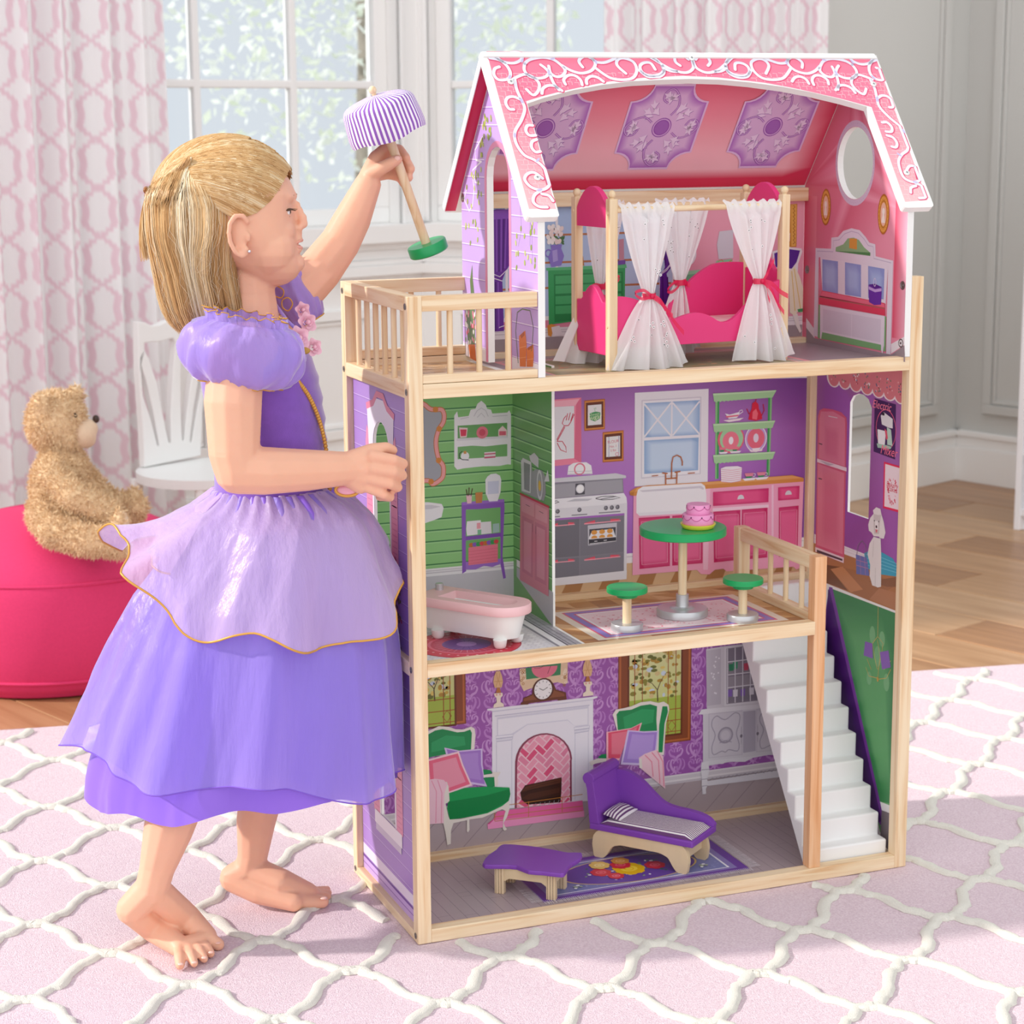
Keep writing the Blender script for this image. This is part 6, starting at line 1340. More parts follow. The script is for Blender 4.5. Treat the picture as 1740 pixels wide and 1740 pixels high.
# symmetric panel outline in the slab's own plane
vb, vt = a.P(700, 540)[1], 2*cz[1]-a.P(700, 540)[1]; hw = (a.P(985, 300)[0]-a.P(560, 300)[0])/2; nr = .030; xc = cz[0]
out = []
for sx, sv in ((-1, -1), (1, -1), (1, 1), (-1, 1)):
    cx_, cv_ = xc+sx*hw, (vb if sv < 0 else vt); t0 = {(-1, -1): PI/2, (1, -1): PI, (1, 1): -PI/2, (-1, 1): 0}[(sx, sv)]
    arc_ = [(cx_+nr*math.cos(t), cv_+nr*math.sin(t)) for t in np.linspace(t0, t0-PI/2 if (sx*sv) < 5 else t0, 7)]
    # order so that the outline runs counter-clockwise
    if (sx, sv) == (-1, -1): arc_ = [(cx_+nr*math.cos(t), cv_+nr*math.sin(t)) for t in np.linspace(PI/2, 0, 7)]
    if (sx, sv) == (1, -1): arc_ = [(cx_+nr*math.cos(t), cv_+nr*math.sin(t)) for t in np.linspace(PI, PI/2, 7)]
    if (sx, sv) == (1, 1): arc_ = [(cx_+nr*math.cos(t), cv_+nr*math.sin(t)) for t in np.linspace(3*PI/2, PI, 7)]
    if (sx, sv) == (-1, 1): arc_ = [(cx_+nr*math.cos(t), cv_+nr*math.sin(t)) for t in np.linspace(0, -PI/2, 7)]
    out += arc_
clipx = lambda x: min(max(x, xa+.001), xb-.001)
for dx in (-px1, 0, px1):
    f_ = lambda s_: [(clipx(xc+(p[0]-xc)*s_+dx), cz[1]+(p[1]-cz[1])*s_) for p in out]
    a.poly('E3BEE2', f_(1.0)); q = f_(.95); a.poly('B06CC0', q)
    ins = f_(.74); n = len(out)
    k0 = a.mb.n; a.mb.add([oC+np.array([x, 0, 0])+vB*v-nB*(a.k*3e-5+a.lift) for x, v in q+ins], [])
    for i in range(n): j = (i+1) % n; a.mb.f.append([k0+i, k0+j, k0+n+j, k0+n+i]); a.mb.c.append(['B06CC0', 'B06CC0', 'DDB6DC', 'DDB6DC'])
    a.poly('DDB6DC', ins)
    c = (xc+dx, cz[1])
    if xa < c[0] < xb:
        for r0, r1, cl in ((10, 12, '9B5AB0'), (12, 13.5, 'D9B0DE'), (13.5, 15, '9B5AB0')): a.ring(cl, *c, r0, r1, 26, d2=True, ry0=r0*1.15, ry1=r1*1.15); a.k -= 1
        a.k += 1; a.disc('A468B8', *c, 10, 11.5, 24, d2=True)
    for i in range(4):
        t = i*PI/2; R = lambda x, y: (c[0]+.0013*(x*math.cos(t)-y*math.sin(t)), c[1]+.0013*1.18*(x*math.sin(t)+y*math.cos(t)))
        def good(P_): return all(xa+.002 < p[0] < xb-.002 for p in P_)
        arm = [R(14, -6), R(24, -12), R(36, -9), R(44, 0), R(40, 8), R(32, 8), R(28, 2)]
        if good(arm): a.l('8F4DA6', 3.2, arm, d2=True, smooth=4).l('D3A6DA', 1.6, arm, d2=True, smooth=4)
        for px_, py_, rt in ((18, 12, .9), (25, 17, .3), (32, 0, 0), (36, 3, 1.2), (34, -3, -1), (22, -18, -.4), (14, 20, 1.4)):
            o_ = (px_, py_); lf = [R(o_[0]+7*math.cos(rt+q)*w_, o_[1]+7*math.sin(rt+q)*w_) for q, w_ in ((0, 1.1), (.5, .45), (1.0, .85), (2.2, .35), (3.1, .8), (4.2, .35), (5.2, .85), (5.8, .45))]
            if good(lf): a.poly('8F4DA6', [(p[0]+.0006, p[1]-.0008) for p in lf]); a.poly('EBD2EC', lf); a.k -= 2
        a.k += 2
a.build()
# back slab: rose underside of the left and right overhang is the same print
a = Art('rose_soffit', pback, oC, (1, 0, 0), vB, -nB); a.poly(['C8103F', 'DE4A6E', 'C8103F', 'B80E38'], [(RX_0+.002, .003), (AL0-.0005, .003), (AL0-.0005, LF-.012), (RX_0+.002, LF-.012)]); a.build(); a = Art('rose_soffit', pback, oC, (1, 0, 0), vB, -nB); a.poly('D23355', [(AR0+.0100, .003), (RX_1-.002, .003), (RX_1-.002, LF-.012), (AR0+.0100, LF-.012)]); a.build()
# ---------- roof front print
a = Art('printed_roof_front', proof, oF, (1, 0, 0), vF, nF, 'pink tile roof print with white iron scrolls')
OL = [a.P(x, y) for x, y in ((826.5, 87.2), (899, 355), (945, 355))]; OR_ = [a.P(x, y) for x, y in ((1538, 343), (1576, 340), (1487, 95.5))]
inarc = [a.P(x, y) for x, y in ((894, 172), (920, 164), (945, 157.5), (992, 147), (1035, 138.6), (1093, 132.3), (1160, 128.8), (1219, 131.5), (1298, 140.5), (1340, 148), (1378, 156), (1430, 168), (1481, 182))]
outl = OL+inarc+OR_
def pc(p):      # colour of the print: deep rose on the ridge, paler down the legs
    t = min(max(p[1]/LF, 0), 1); A1, B1 = np.array([0xFB, 0xC4, 0xC6]), np.array([0xF7, 0x7F, 0x9B]); c = A1+(B1-A1)*min(1, t*1.5); return '%02X%02X%02X' % tuple(int(x) for x in c)
a.poly([pc(p) for p in outl], outl)
ipl = outl
def inroof(p, m=0.0):
    n = False; j = len(ipl)-1
    for i in range(len(ipl)):
        if (ipl[i][1] > p[1]) != (ipl[j][1] > p[1]) and p[0] < (ipl[j][0]-ipl[i][0])*(p[1]-ipl[i][1])/(ipl[j][1]-ipl[i][1]+1e-12)+ipl[i][0]: n = not n
        j = i
    return n
r = random.Random(11)
for i in range(75):
    for j in range(32):
        x = RX_0+.0085*i+r.uniform(-.001, .001)+(.004 if j % 2 else 0); v = .0075*j+r.uniform(-.001, .001); w_ = r.uniform(.005, .009); h = r.uniform(.0045, .0075)
        L = [(x, v), (x+w_, v-.0006), (x+w_-.0006, v-h)]
        if all(inroof(p) for p in L): a.l('FDE3E6', .55, L, d2=True); a.k -= 1
a.k += 1
Z3z, Z1z = (820, 80, 5.118), (740, 60, 5.119)
Z4z = (1140, 80, 3.783)
scr = [(Z4z, [140, 85, 165, 135, 230, 165, 300, 150, 350, 110, 400, 65, 480, 55]), (Z4z, [158, 80, 185, 50, 225, 55, 252, 95, 238, 120]), (Z4z, [350, 110, 370, 165, 430, 195, 490, 190, 515, 150]),
  (Z3z, [40, 60, 110, 85, 180, 128, 265, 140, 325, 118, 345, 85, 330, 55, 290, 45, 250, 48]), (Z3z, [60, 95, 150, 115, 215, 170, 242, 235, 215, 280, 140, 285, 98, 240, 105, 190, 145, 172]),
  (Z3z, [365, 145, 400, 115, 460, 97, 540, 92, 620, 112, 690, 165, 718, 210, 690, 250, 640, 258, 590, 225, 575, 165]), (Z3z, [365, 145, 362, 200, 400, 250, 470, 272, 540, 262, 575, 225, 545, 185, 505, 155]), (Z3z, [690, 160, 770, 205, 860, 228, 945, 205, 980, 150, 955, 105, 900, 82, 855, 95, 838, 130, 870, 175]), (Z3z, [985, 132, 1060, 135, 1140, 105, 1220, 68, 1320, 62, 1440, 75, 1530, 125, 1575, 190, 1545, 235, 1460, 250, 1390, 220, 1368, 170, 1400, 138, 1460, 140, 1500, 195]),
  (Z3z, [935, 62, 945, 95, 990, 130]), (Z3z, [985, 185, 1060, 240, 1130, 275, 1230, 285, 1310, 265, 1340, 200, 1310, 130, 1230, 98, 1175, 110, 1170, 160, 1245, 230]), (Z3z, [580, 225, 610, 300, 640, 345, 690, 380]), (Z3z, [515, 405, 525, 360, 570, 335, 630, 340, 665, 375]), (Z3z, [720, 325, 705, 285, 740, 248, 800, 248, 850, 285, 865, 330]), (Z3z, [905, 320, 905, 280, 945, 255, 1000, 265, 1050, 300]), (Z3z, [1575, 185, 1640, 210, 1710, 215]),
  (Z1z, [670, 385, 715, 360, 780, 340, 850, 365, 900, 420, 895, 480, 850, 520, 790, 470]), (Z1z, [690, 390, 705, 470, 745, 560, 775, 640, 745, 740, 690, 840, 700, 940, 770, 1040, 860, 1085, 940, 1150, 985, 1250, 985, 1310, 920, 1345, 830, 1320, 775, 1255, 800, 1205, 860, 1195, 930, 1245]), (Z1z, [750, 565, 680, 535, 625, 545, 610, 590, 640, 640, 680, 645]), (Z1z, [850, 785, 800, 785, 785, 830, 815, 870, 870, 870]), (Z1z, [885, 905, 840, 925, 835, 975, 870, 1015, 910, 1010]), (Z1z, [915, 1350, 860, 1390, 850, 1450, 900, 1490, 970, 1495]), (Z1z, [925, 1380, 985, 1395, 1020, 1440])]
xmid = a.P(1175, 98.7)[0]
SC = []
for Zz, L in scr: a.zoom(*Zz); SC.append(spline(np.array(a.pts(L)), 5))
a.zoom(0, 0, 1)
for cl, wd, dk in (('E4557C', 6.6, 0), ('EBE8F4', 4.6, 1)):
    for P_ in SC:
        for m in (1, -1):
            Q = P_.copy(); Q[:, 0] = xmid+m*(Q[:, 0]-xmid)
            if dk == 0: Q = Q+np.array([.0006, -.0006])
            Q = np.array([q for q in Q if inroof(q)])
            if len(Q) > 3: a.l(cl, wd, Q, d2=True); a.disc(cl, *Q[-1], wd*.5, None, 10, d2=True).disc(cl, *Q[0], wd*.5, None, 10, d2=True); a.k -= 3
    a.k += 3
bands = [(Z3z, 345, 118, .5), (Z3z, 610, 102, 1.2), (Z3z, 985, 130, 0), (Z3z, 575, 222, .1), (Z3z, 235, 262, .5), (Z3z, 340, 470, -.5), (Z1z, 750, 570, .4), (Z1z, 690, 870, .2), (Z1z, 890, 1085, .8), (Z1z, 905, 1345, 1.3)]
for Zz, x, y, rt in bands:
    a.zoom(*Zz); c = a.P(x, y)
    for m in (1, -1): a.disc('CFC3E6', xmid+m*(c[0]-xmid), c[1], 1.6, 4.2, 8, -rt*m, d2=True); a.k -= 1
a.k += 1; a.zoom(0, 0, 1); a.build()
m_scr = mat('screw_zinc', 'F2F2F0', .3, metal=.2); m_slot = mat('screw_slot', '6A6A6C', .6)
for x, y in ((867.9, 139), (1175, 98.7), (1484, 143), (912.9, 301.8), (1540.5, 293.6)):
    c = hit(x, y, oF+nF*.0008, nF); mb = MB(); mb.lathe(c, [(.0046, 0), (.0044, .0008), (.003, .0014)], 18, ax=nF); o = mb.build('screw', m_scr, house, smooth=True)
    s_ = MB(); s_.obox(c+nF*.00135-vF*.0018-np.array([.0004, 0, 0]), (.0008, 0, 0), vF*.0036, nF*.0002); s_.obox(c+nF*.00135-vF*.0004-np.array([.0018, 0, 0]), (.0036, 0, 0), vF*.0008, nF*.0002); s_.build('slot', m_slot, o)
# bolts seen inside the right gable and on the left wall
for x, y, X, sg in ((1534, 485, AR0, -1), (1531, 583, AR0, -1), (1371.5, 458, AR0, -1), (786.5, 336, AL0, -1)):
    c = onX(x, y, X); mb = MB(); mb.lathe(c, [(.0062, 0), (.0062, .0005), (.0048, .0006), (.0044, .0001), (.0018, .0001), (.0016, .0012)], 18, ax=(sg, 0, 0)); mb.build('bolt', m_bolt, house, smooth=True)
# ---------- outside of the left gable
ZL = (760, 160, 3.48)
a = artX('violet_siding', pgl, AL0, -1); a.zoom(*ZL); e_ = .0004
wall_ = [(e_, Z3+.0008), (.102, Z3+.0008)]+DOOR[::-1][:-2]+[(.184, Z3+.0008), (.2848, Z3+.0008), (.2848, roofz(.2848)), (RY, roofz(RY)), (e_, roofz(e_))]
a.poly('C3A2E2', wall_)
zs_ = [Z3+.0185+.0235*k for k in range(18)]
def hseg(z):
    segs = [(e_, .102-.009), (.184+.009, .2848)]
    if z > 1.063: segs = [(e_, .2848)]
    out_ = []
    for u0, u1 in segs:
        # stay under the roof line
        lim = (RY-EY0)-(z+.0115*math.hypot(1, sl)-EZ)/sl; u0, u1 = max(u0, RY-lim), min(u1, RY+lim)
        if u1-u0 > .006: out_.append((u0, u1))
    return out_
for z in zs_:
    for u0, u1 in hseg(z): a.poly('E9D9F6', [(u0, z), (u1, z), (u1, z+.0015), (u0, z+.0015)]); a.k -= 1; a.poly('A884CE', [(u0, z-.0012), (u1, z-.0012), (u1, z), (u0, z)]); a.k -= 1
a.k += 1
for u0, u1 in ((e_, .094), (.193, .2848)): a.poly('EFE9F3', [(u0, Z3+.001), (u1, Z3+.001), (u1, Z3+.018), (u0, Z3+.018)]); a.k -= 1
a.k += 1
fo = [(.184+.008, Z3+.001)]+[(.143+.049*math.cos(t), 1.0125+.049*math.sin(t)) for t in np.linspace(0, PI, 14)]+[(.094, Z3+.001), (.102, Z3+.001)]+[(.143+.041*math.cos(t), 1.0125+.041*math.sin(t)) for t in np.linspace(PI, 0, 14)]+[(.184, Z3+.001)]
a.poly('E58BB0', fo); a.build()
a = artX('printed_ivy', pgl, AL0, -1, 'ivy and white iron scroll print', base=6); a.zoom(*ZL); r = random.Random(5)
a.lines('F6F0FA', 2.4, [[115, 560, 100, 620, 130, 690, 150, 660, 160, 560, 150, 480], [200, 400, 150, 450, 165, 520, 195, 530], [210, 250, 165, 330, 170, 390, 205, 400], [440, 620, 470, 690, 500, 740]]).lines('B9A7C9', .8, [[430, 640, 440, 800, 420, 900], [470, 650, 500, 800, 505, 1010], [490, 700, 490, 900]])
for x0, x1, y0, y1, n in ((110, 205, 400, 900, 26), (405, 520, 700, 1030, 22), (200, 260, 90, 380, 26), (180, 250, 230, 500, 12)):
    for k in range(n):
        c = a.P(r.uniform(x0, x1), r.uniform(y0, y1)); lim = (RY-EY0)-(c[1]+.02*math.hypot(1, sl)-EZ)/sl
        if not (RY-lim+.006 < c[0] < RY+lim-.006) or (.090 < c[0] < .196 and c[1] < 1.064): continue
        a.disc(r.choice(['A9B84E', 'C3CC74', '8FA03C']), c[0], c[1], 2.6, 4.2, 7, r.uniform(-.5, .5), d2=True); a.k -= 1
a.k += 1; a.build()
a = artX('printed_flower_pots', pgl, AL0, -1, 'terracotta pot print with garden flowers', base=6); a.zoom(*ZL)
a.q('D9703C', [125, 1480, 165, 1478, 172, 1580, 135, 1560]).q('5F7A50', [110, 1280, 140, 1180, 135, 1100, 148, 1010, 152, 1100, 160, 1180, 165, 1300, 165, 1480, 122, 1480])
for k in range(34): a.disc(r.choice(['E87C9A', 'F2B2C0', 'D9506E', '7F9A66', 'F2EDEA']), r.uniform(108, 175), r.uniform(1290, 1480), 2.8, 3.6, 7); a.k -= 1
a.k += 1; a.build(); a = artX('printed_clay_pipes', pgl, AL0, -1, 'orange clay pipe planters print', base=6); a.zoom(*ZL); a.q('E57A3A', [425, 1430, 462, 1398, 470, 1480, 466, 1612, 430, 1610]).q('E57A3A', [470, 1505, 510, 1480, 512, 1550, 508, 1612, 470, 1612]).q('B85420', [432, 1425, 455, 1402, 458, 1425, 440, 1445]).hold().q('B85420', [475, 1500, 505, 1482, 506, 1500, 480, 1515]).lines('F2A370', .9, [[428, 1500, 468, 1490], [430, 1560, 468, 1555], [472, 1570, 510, 1565]]).lines('6B7A55', 1.6, [[420, 1590, 405, 1400, 415, 1290, 445, 1270, 490, 1280, 510, 1380, 500, 1520]]); a.build()
# ---------- outside of the left lower panels
def sidesiding(pn, z0, z1, hole):
    a = artX('violet_siding', pn, LX0, -1); u0, u1 = PW_+.0003, D-PW_-.0003
    a.poly('A883CE', rectpts(u0, u1, z0, z1), [hole]); hy0 = min(p[0] for p in hole)-.002; hy1 = max(p[0] for p in hole)+.002; hz0 = min(p[1] for p in hole); hz1 = max(p[1] for p in hole)
    z = z0+.02
    while z < z1-.004:
        for s0, s1 in (((u0, hy0), (hy1, u1)) if hz0 < z < hz1 else ((u0, u1),)): a.poly('CDB4E6', rectpts(s0, s1, z, z+.0012)); a.k -= 1; a.poly('8C66B8', rectpts(s0, s1, z-.001, z)); a.k -= 1
        z += .0235
    a.k += 1; return a
a = sidesiding(pl2, Z2+.0003, Z3-BH-.0003, LWIN2); a.build()
def trimwin(pn, hole, wz0, wz1, y0, y1, hood):
    a = artX('printed_window_surround', pn, LX0, -1, 'white window surround print with pink shutters', base=8); c = (y0+y1)/2; h = (y1-y0)/2
    sh = lambda s_: [(c+s_*(h+.006), wz0-.002), (c+s_*(h+.034), wz0-.002), (c+s_*(h+.034), wz1-.035), (c+s_*(h+.028), wz1-.012), (c+s_*(h+.012), wz1-.028), (c+s_*(h+.006), wz1-.035)]
    for s_ in (1, -1):
        a.poly('E58FB0', sh(s_)); a.k -= 1
        for k in range(14): z = wz0+.006+.008*k; a.poly('D2769C', rectpts(c+s_*(h+.020)-.010, c+s_*(h+.020)+.010, z, z+.0015)); a.k -= 1
        a.k += 2
        a.poly('EFEAF2', rectpts(c+s_*(h+.003)-.003, c+s_*(h+.003)+.003, wz0, wz1-.03)); a.k -= 1
    a.k += 1
    top = [(c-h-.018, wz1-.045), (c-h-.024, wz1+.012), (c-h*.4, wz1+.030), (c+h*.4, wz1+.030), (c+h+.024, wz1+.012), (c+h+.018, wz1-.045)]
    inn = [p for p in hole if p[1] > wz1-.046]
    inn = sorted(inn, key=lambda p: -p[0]); a.poly('EAE3EE', top+[(c+h, wz1-.045)]+inn+[(c-h, wz1-.045)])
    a.l('E07C9C', 9, [(c-h-.027, wz1+.014), (c-h*.9, wz1+.022), (c-h*.4, wz1+.036), (c+h*.4, wz1+.036), (c+h*.9, wz1+.022), (c+h+.027, wz1+.014)], d2=True)
    a.poly('EFEAF2', rectpts(c-h-.030, c+h+.030, wz0-.020, wz0-.0005)).poly('CFC4DA', rectpts(c-h-.026, c+h+.026, wz0-.030, wz0-.020)); return a
a = trimwin(pl2, LWIN2, .504, .690, .117, .186, 1)
for k in range(150): a.disc(r.choice(['5A5E3E', '3E4A30', 'B8325A', '8E2A50', '6E5A70', '4A5A3A']), r.uniform(.075, .22), .485+r.gauss(-.03, .022), 2.6, 4.2, 7, r.uniform(0, 3), d2=True); a.k -= 1
a.k += 1; a.build()
a = sidesiding(pl1, .0135, Z2-BH-.0003, LWIN1); a.poly('E9DDF2', rectpts(PW_+.0003, D-PW_-.0003, .036, .052)).poly('6F3FA0', rectpts(PW_+.0003, D-PW_-.0003, .031, .0345)).poly('C7A9E2', rectpts(PW_+.0003, D-PW_-.0003, .0135, .031)).poly('8656B4', rectpts(PW_+.0003, D-PW_-.0003, .022, .0235)); a.build()
trimwin(pl1, LWIN1, .124, .305, .119, .182, 1).build()
# ================================================================== BLOB TOOL: closed shapes fused into one skin
def cap(a, b, ra, rb, n=14):
    "tapered capsule as points: list of (centre, radii) balls is enough for the fusing"
    a, b = np.asarray(a, float), np.asarray(b, float); k = max(2, int(np.linalg.norm(b-a)/(min(ra, rb)*.16))+1)
    return [(a+(b-a)*t, ra+(rb-ra)*t) for t in np.linspace(0, 1, k)]
def fuse(mb, voxel, smooth=8, fac=.5):
    "voxel-fuse everything in mb into one closed surface; returns (verts, faces)"
    me = bpy.data.meshes.new('t'); V = np.concatenate(mb.v); me.from_pydata(V.tolist(), [], mb.f); me.update()
    o = bpy.data.objects.new('t', me); COL.objects.link(o)
    m = o.modifiers.new('r', 'REMESH'); m.mode = 'VOXEL'; m.voxel_size = voxel
    if smooth: q = o.modifiers.new('s', 'SMOOTH'); q.factor = fac; q.iterations = smooth
    dg = bpy.context.evaluated_depsgraph_get(); dg.update(); e = bpy.data.meshes.new_from_object(o.evaluated_get(dg))
    V = np.zeros(len(e.vertices)*3); e.vertices.foreach_get('co', V); F = [tuple(p.vertices) for p in e.polygons]
    bpy.data.objects.remove(o); bpy.data.meshes.remove(me); bpy.data.meshes.remove(e)
    return V.reshape(-1, 3), F
def vnorm(V, F):
    N = np.zeros_like(V)
    A = np.array([f[:3] for f in F]); n = np.cross(V[A[:, 1]]-V[A[:, 0]], V[A[:, 2]]-V[A[:, 0]])
    for k in range(3): np.add.at(N, A[:, k], n)
    return N/(np.linalg.norm(N, axis=1)[:, None]+1e-12)
def strands(P, R, cols, name, m, parent, sides=3):
    "many thin tapering tubes at once: P (n,k,3), R (n,) root radius"
    P = np.asarray(P, float); n, k = P.shape[:2]; T = np.gradient(P, axis=1); T /= np.linalg.norm(T, axis=2)[..., None]+1e-12
    a = np.cross(T, np.array([.31, .27, .91])); a /= np.linalg.norm(a, axis=2)[..., None]+1e-9; b = np.cross(T, a); tp = np.linspace(1, .5, k)[None, :, None]*np.asarray(R)[:, None, None]
    V = np.stack([P+tp*(a*math.cos(q)+b*math.sin(q)) for q in np.linspace(0, 2*PI, sides, endpoint=False)], 2)
    I = np.arange(n*k*sides).reshape(n, k, sides); J = np.roll(I, -1, 2); F = np.stack([I[:, :-1], J[:, :-1], J[:, 1:], I[:, 1:]], -1).reshape(-1, 4)
    me = bpy.data.meshes.new(name); off = np.array(OFF[parent]); me.vertices.add(n*k*sides); me.vertices.foreach_set('co', (V.reshape(-1, 3)-off).ravel())
    me.loops.add(F.size); me.loops.foreach_set('vertex_index', F.ravel()); me.polygons.add(len(F)); me.polygons.foreach_set('loop_start', np.arange(len(F))*4); me.polygons.foreach_set('use_smooth', np.ones(len(F), bool)); me.update(calc_edges=True)
    C = np.array([lin(c) for c in cols]); at = me.color_attributes.new('Col', 'FLOAT_COLOR', 'POINT'); CC = np.ones((n, k*sides, 4)); CC[:, :, :3] = C[:, None, :]; at.data.foreach_set('color', CC.ravel())
    me.materials.append(m); o = bpy.data.objects.new(name, me); COL.objects.link(o); o.parent = parent; OFF[o] = tuple(off); return o
# ================================================================== ROOM THINGS
# ---- curtains
def curtain(name, label, pts, z0, z1, pleats, amp, flare):
    "pts: ground polyline; printed trellis is on the cloth"
    P = spline(np.array(pts, float), 24); seg = np.r_[0, np.cumsum(np.linalg.norm(np.diff(P, axis=0), axis=1))]; L = seg[-1]; n, m = 330, 230
    S_ = np.linspace(0, L, n); X = np.interp(S_, seg, P[:, 0]); Y = np.interp(S_, seg, P[:, 1])
    T = np.stack([np.gradient(X), np.gradient(Y)], 1); T /= np.linalg.norm(T, axis=1)[:, None]; Nn = np.stack([T[:, 1], -T[:, 0]], 1)
    if (CAM[:2]-P[0]) @ Nn[0] < 0: Nn = -Nn
    r = random.Random(len(name)+int(L*100)); ph = S_/L*pleats*2*PI; wob = .35*np.sin(ph*.37+1)+.25*np.sin(ph*1.7)
    off = amp*(np.sin(ph+wob)+.3*np.sin(2.3*ph+1)); U = np.cumsum(np.r_[0, np.hypot(np.diff(S_), np.diff(off))])
    Zs = np.linspace(z1, z0, m); V = np.zeros((n, m, 3))
    mid = np.array([X[n//2], Y[n//2]])
    for j, z in enumerate(Zs):
        t = (z1-z)/(z1-z0); a = 1+.25*t; f = 1+flare*t
        V[:, j, 0] = mid[0]+(X-mid[0])*f+Nn[:, 0]*off*a; V[:, j, 1] = mid[1]+(Y-mid[1])*f+Nn[:, 1]*off*a; V[:, j, 2] = z
    A_, B_ = .20, .235; uu = U[:, None]/A_; vv = ((Zs-z0)/B_)[None, :]
    sv = np.sin(2*PI*vv); sv = np.clip(1.35*sv, -1, 1)+.10*np.sin(6*PI*vv); dist = np.full((n, m), 9.)
    for sg in (1, -1):
        for ph_ in (0, .5):
            x = uu-ph_-sg*.17*(sv if ph_ == 0 else -sv); dist = np.minimum(dist, np.abs(x-np.round(x)))
    band = np.clip((.055-dist)/.02, 0, 1)
    c0, c1 = np.array(lin('FFFFFF')), np.array(lin('F6DCE5')); C = c0+(c1-c0)*band[:, :, None]
    me = bpy.data.meshes.new(name); idx = np.arange(n*m).reshape(n, m); F = np.stack([idx[:-1, :-1], idx[1:, :-1], idx[1:, 1:], idx[:-1, 1:]], -1).reshape(-1, 4)
    base = np.array([mid[0], mid[1], z0]); me.from_pydata((V.reshape(-1, 3)-base).tolist(), [], F.tolist()); me.update()
    at = me.color_attributes.new('Col', 'FLOAT_COLOR', 'POINT'); at.data.foreach_set('color', np.concatenate([C.reshape(-1, 3), np.ones((n*m, 1))], 1).ravel())
    me.polygons.foreach_set('use_smooth', [True]*len(me.polygons)); me.materials.append(vmat('curtain_cotton', .9, .1, trans=.25))
    o = bpy.data.objects.new(name, me); COL.objects.link(o); o.location = base; return tag(o, label, 'curtain')
wa = lambda t, d: tuple((WA.p+WA.d*t+WA.n*d)[:2])
t1 = WA.t(205, 300)+.035
curtain('window_curtain', 'long white curtain with pink trellis print behind the teddy bear', [wa(t1-.62, .16), wa(t1-.3, .155), wa(t1, .15)], FZ+.004, 2.2, 6, .028, .06)
wb = lambda t, d: tuple((WB.p+WB.d*t+WB.n*d)[:2]); wc = lambda t, d: tuple((WC.p+WC.d*t+WC.n*d)[:2])
tb = WB.t(1044, 60)+.02; tcx = WC.t(1349, 50)-.02
curtain('window_curtain', 'long white curtain with pink trellis print behind the dollhouse roof', [wb(tb, .13), wb((tb+LB)/2+.05, .13), wc(TC+.04, .14), wc(tcx, .12)], FZ+.004, 2.2, 7, .026, .0)
# ---- pouf
def pouf():
    c = np.array([-.205, 1.68, FZ]); R = .285; t = thing('pouf', 'round hot pink fabric pouf the teddy bear sits on', 'pouf', c)
    m = mat('canvas_hot_pink', 'DF3E70', .85, .2, var=.06, vs=200, bump=.25, bs=900)
    pr = [(0.001, 0), (R*.80, 0), (R*.93, .012), (R*.975, .045), (R*1.0, .10), (R*1.0, .17), (R*.955, .235), (R*.80, .285), (R*.5, .318), (R*.2, .328), (0.001, .329)]
    q = spline(pr, 5); q[:, 0] = np.maximum(q[:, 0], .0005)
    mb = MB(); G = []
    for r_, h in q: G.append([(c[0]+r_*math.cos(a)*(1+.006*math.sin(5*a+h*20)), c[1]+r_*math.sin(a)*(1+.006*math.sin(5*a+h*20)), c[2]+h) for a in np.linspace(0, 2*PI, 72, endpoint=False)])
    mb.surf(G, False, True); mb.build('cover', m, t, smooth='all')
    for h in (.228, .036):
        r_ = float(np.interp(h, q[:, 1], q[:, 0]))+.001
        mb = MB(); mb.tube([(c[0]+r_*math.cos(a), c[1]+r_*math.sin(a), c[2]+h) for a in np.linspace(0, 2*PI, 72, endpoint=False)], .0035, 8, closed=True); mb.build('piping', m, t, smooth=True)
    return c, q
PC, PQ = pouf()
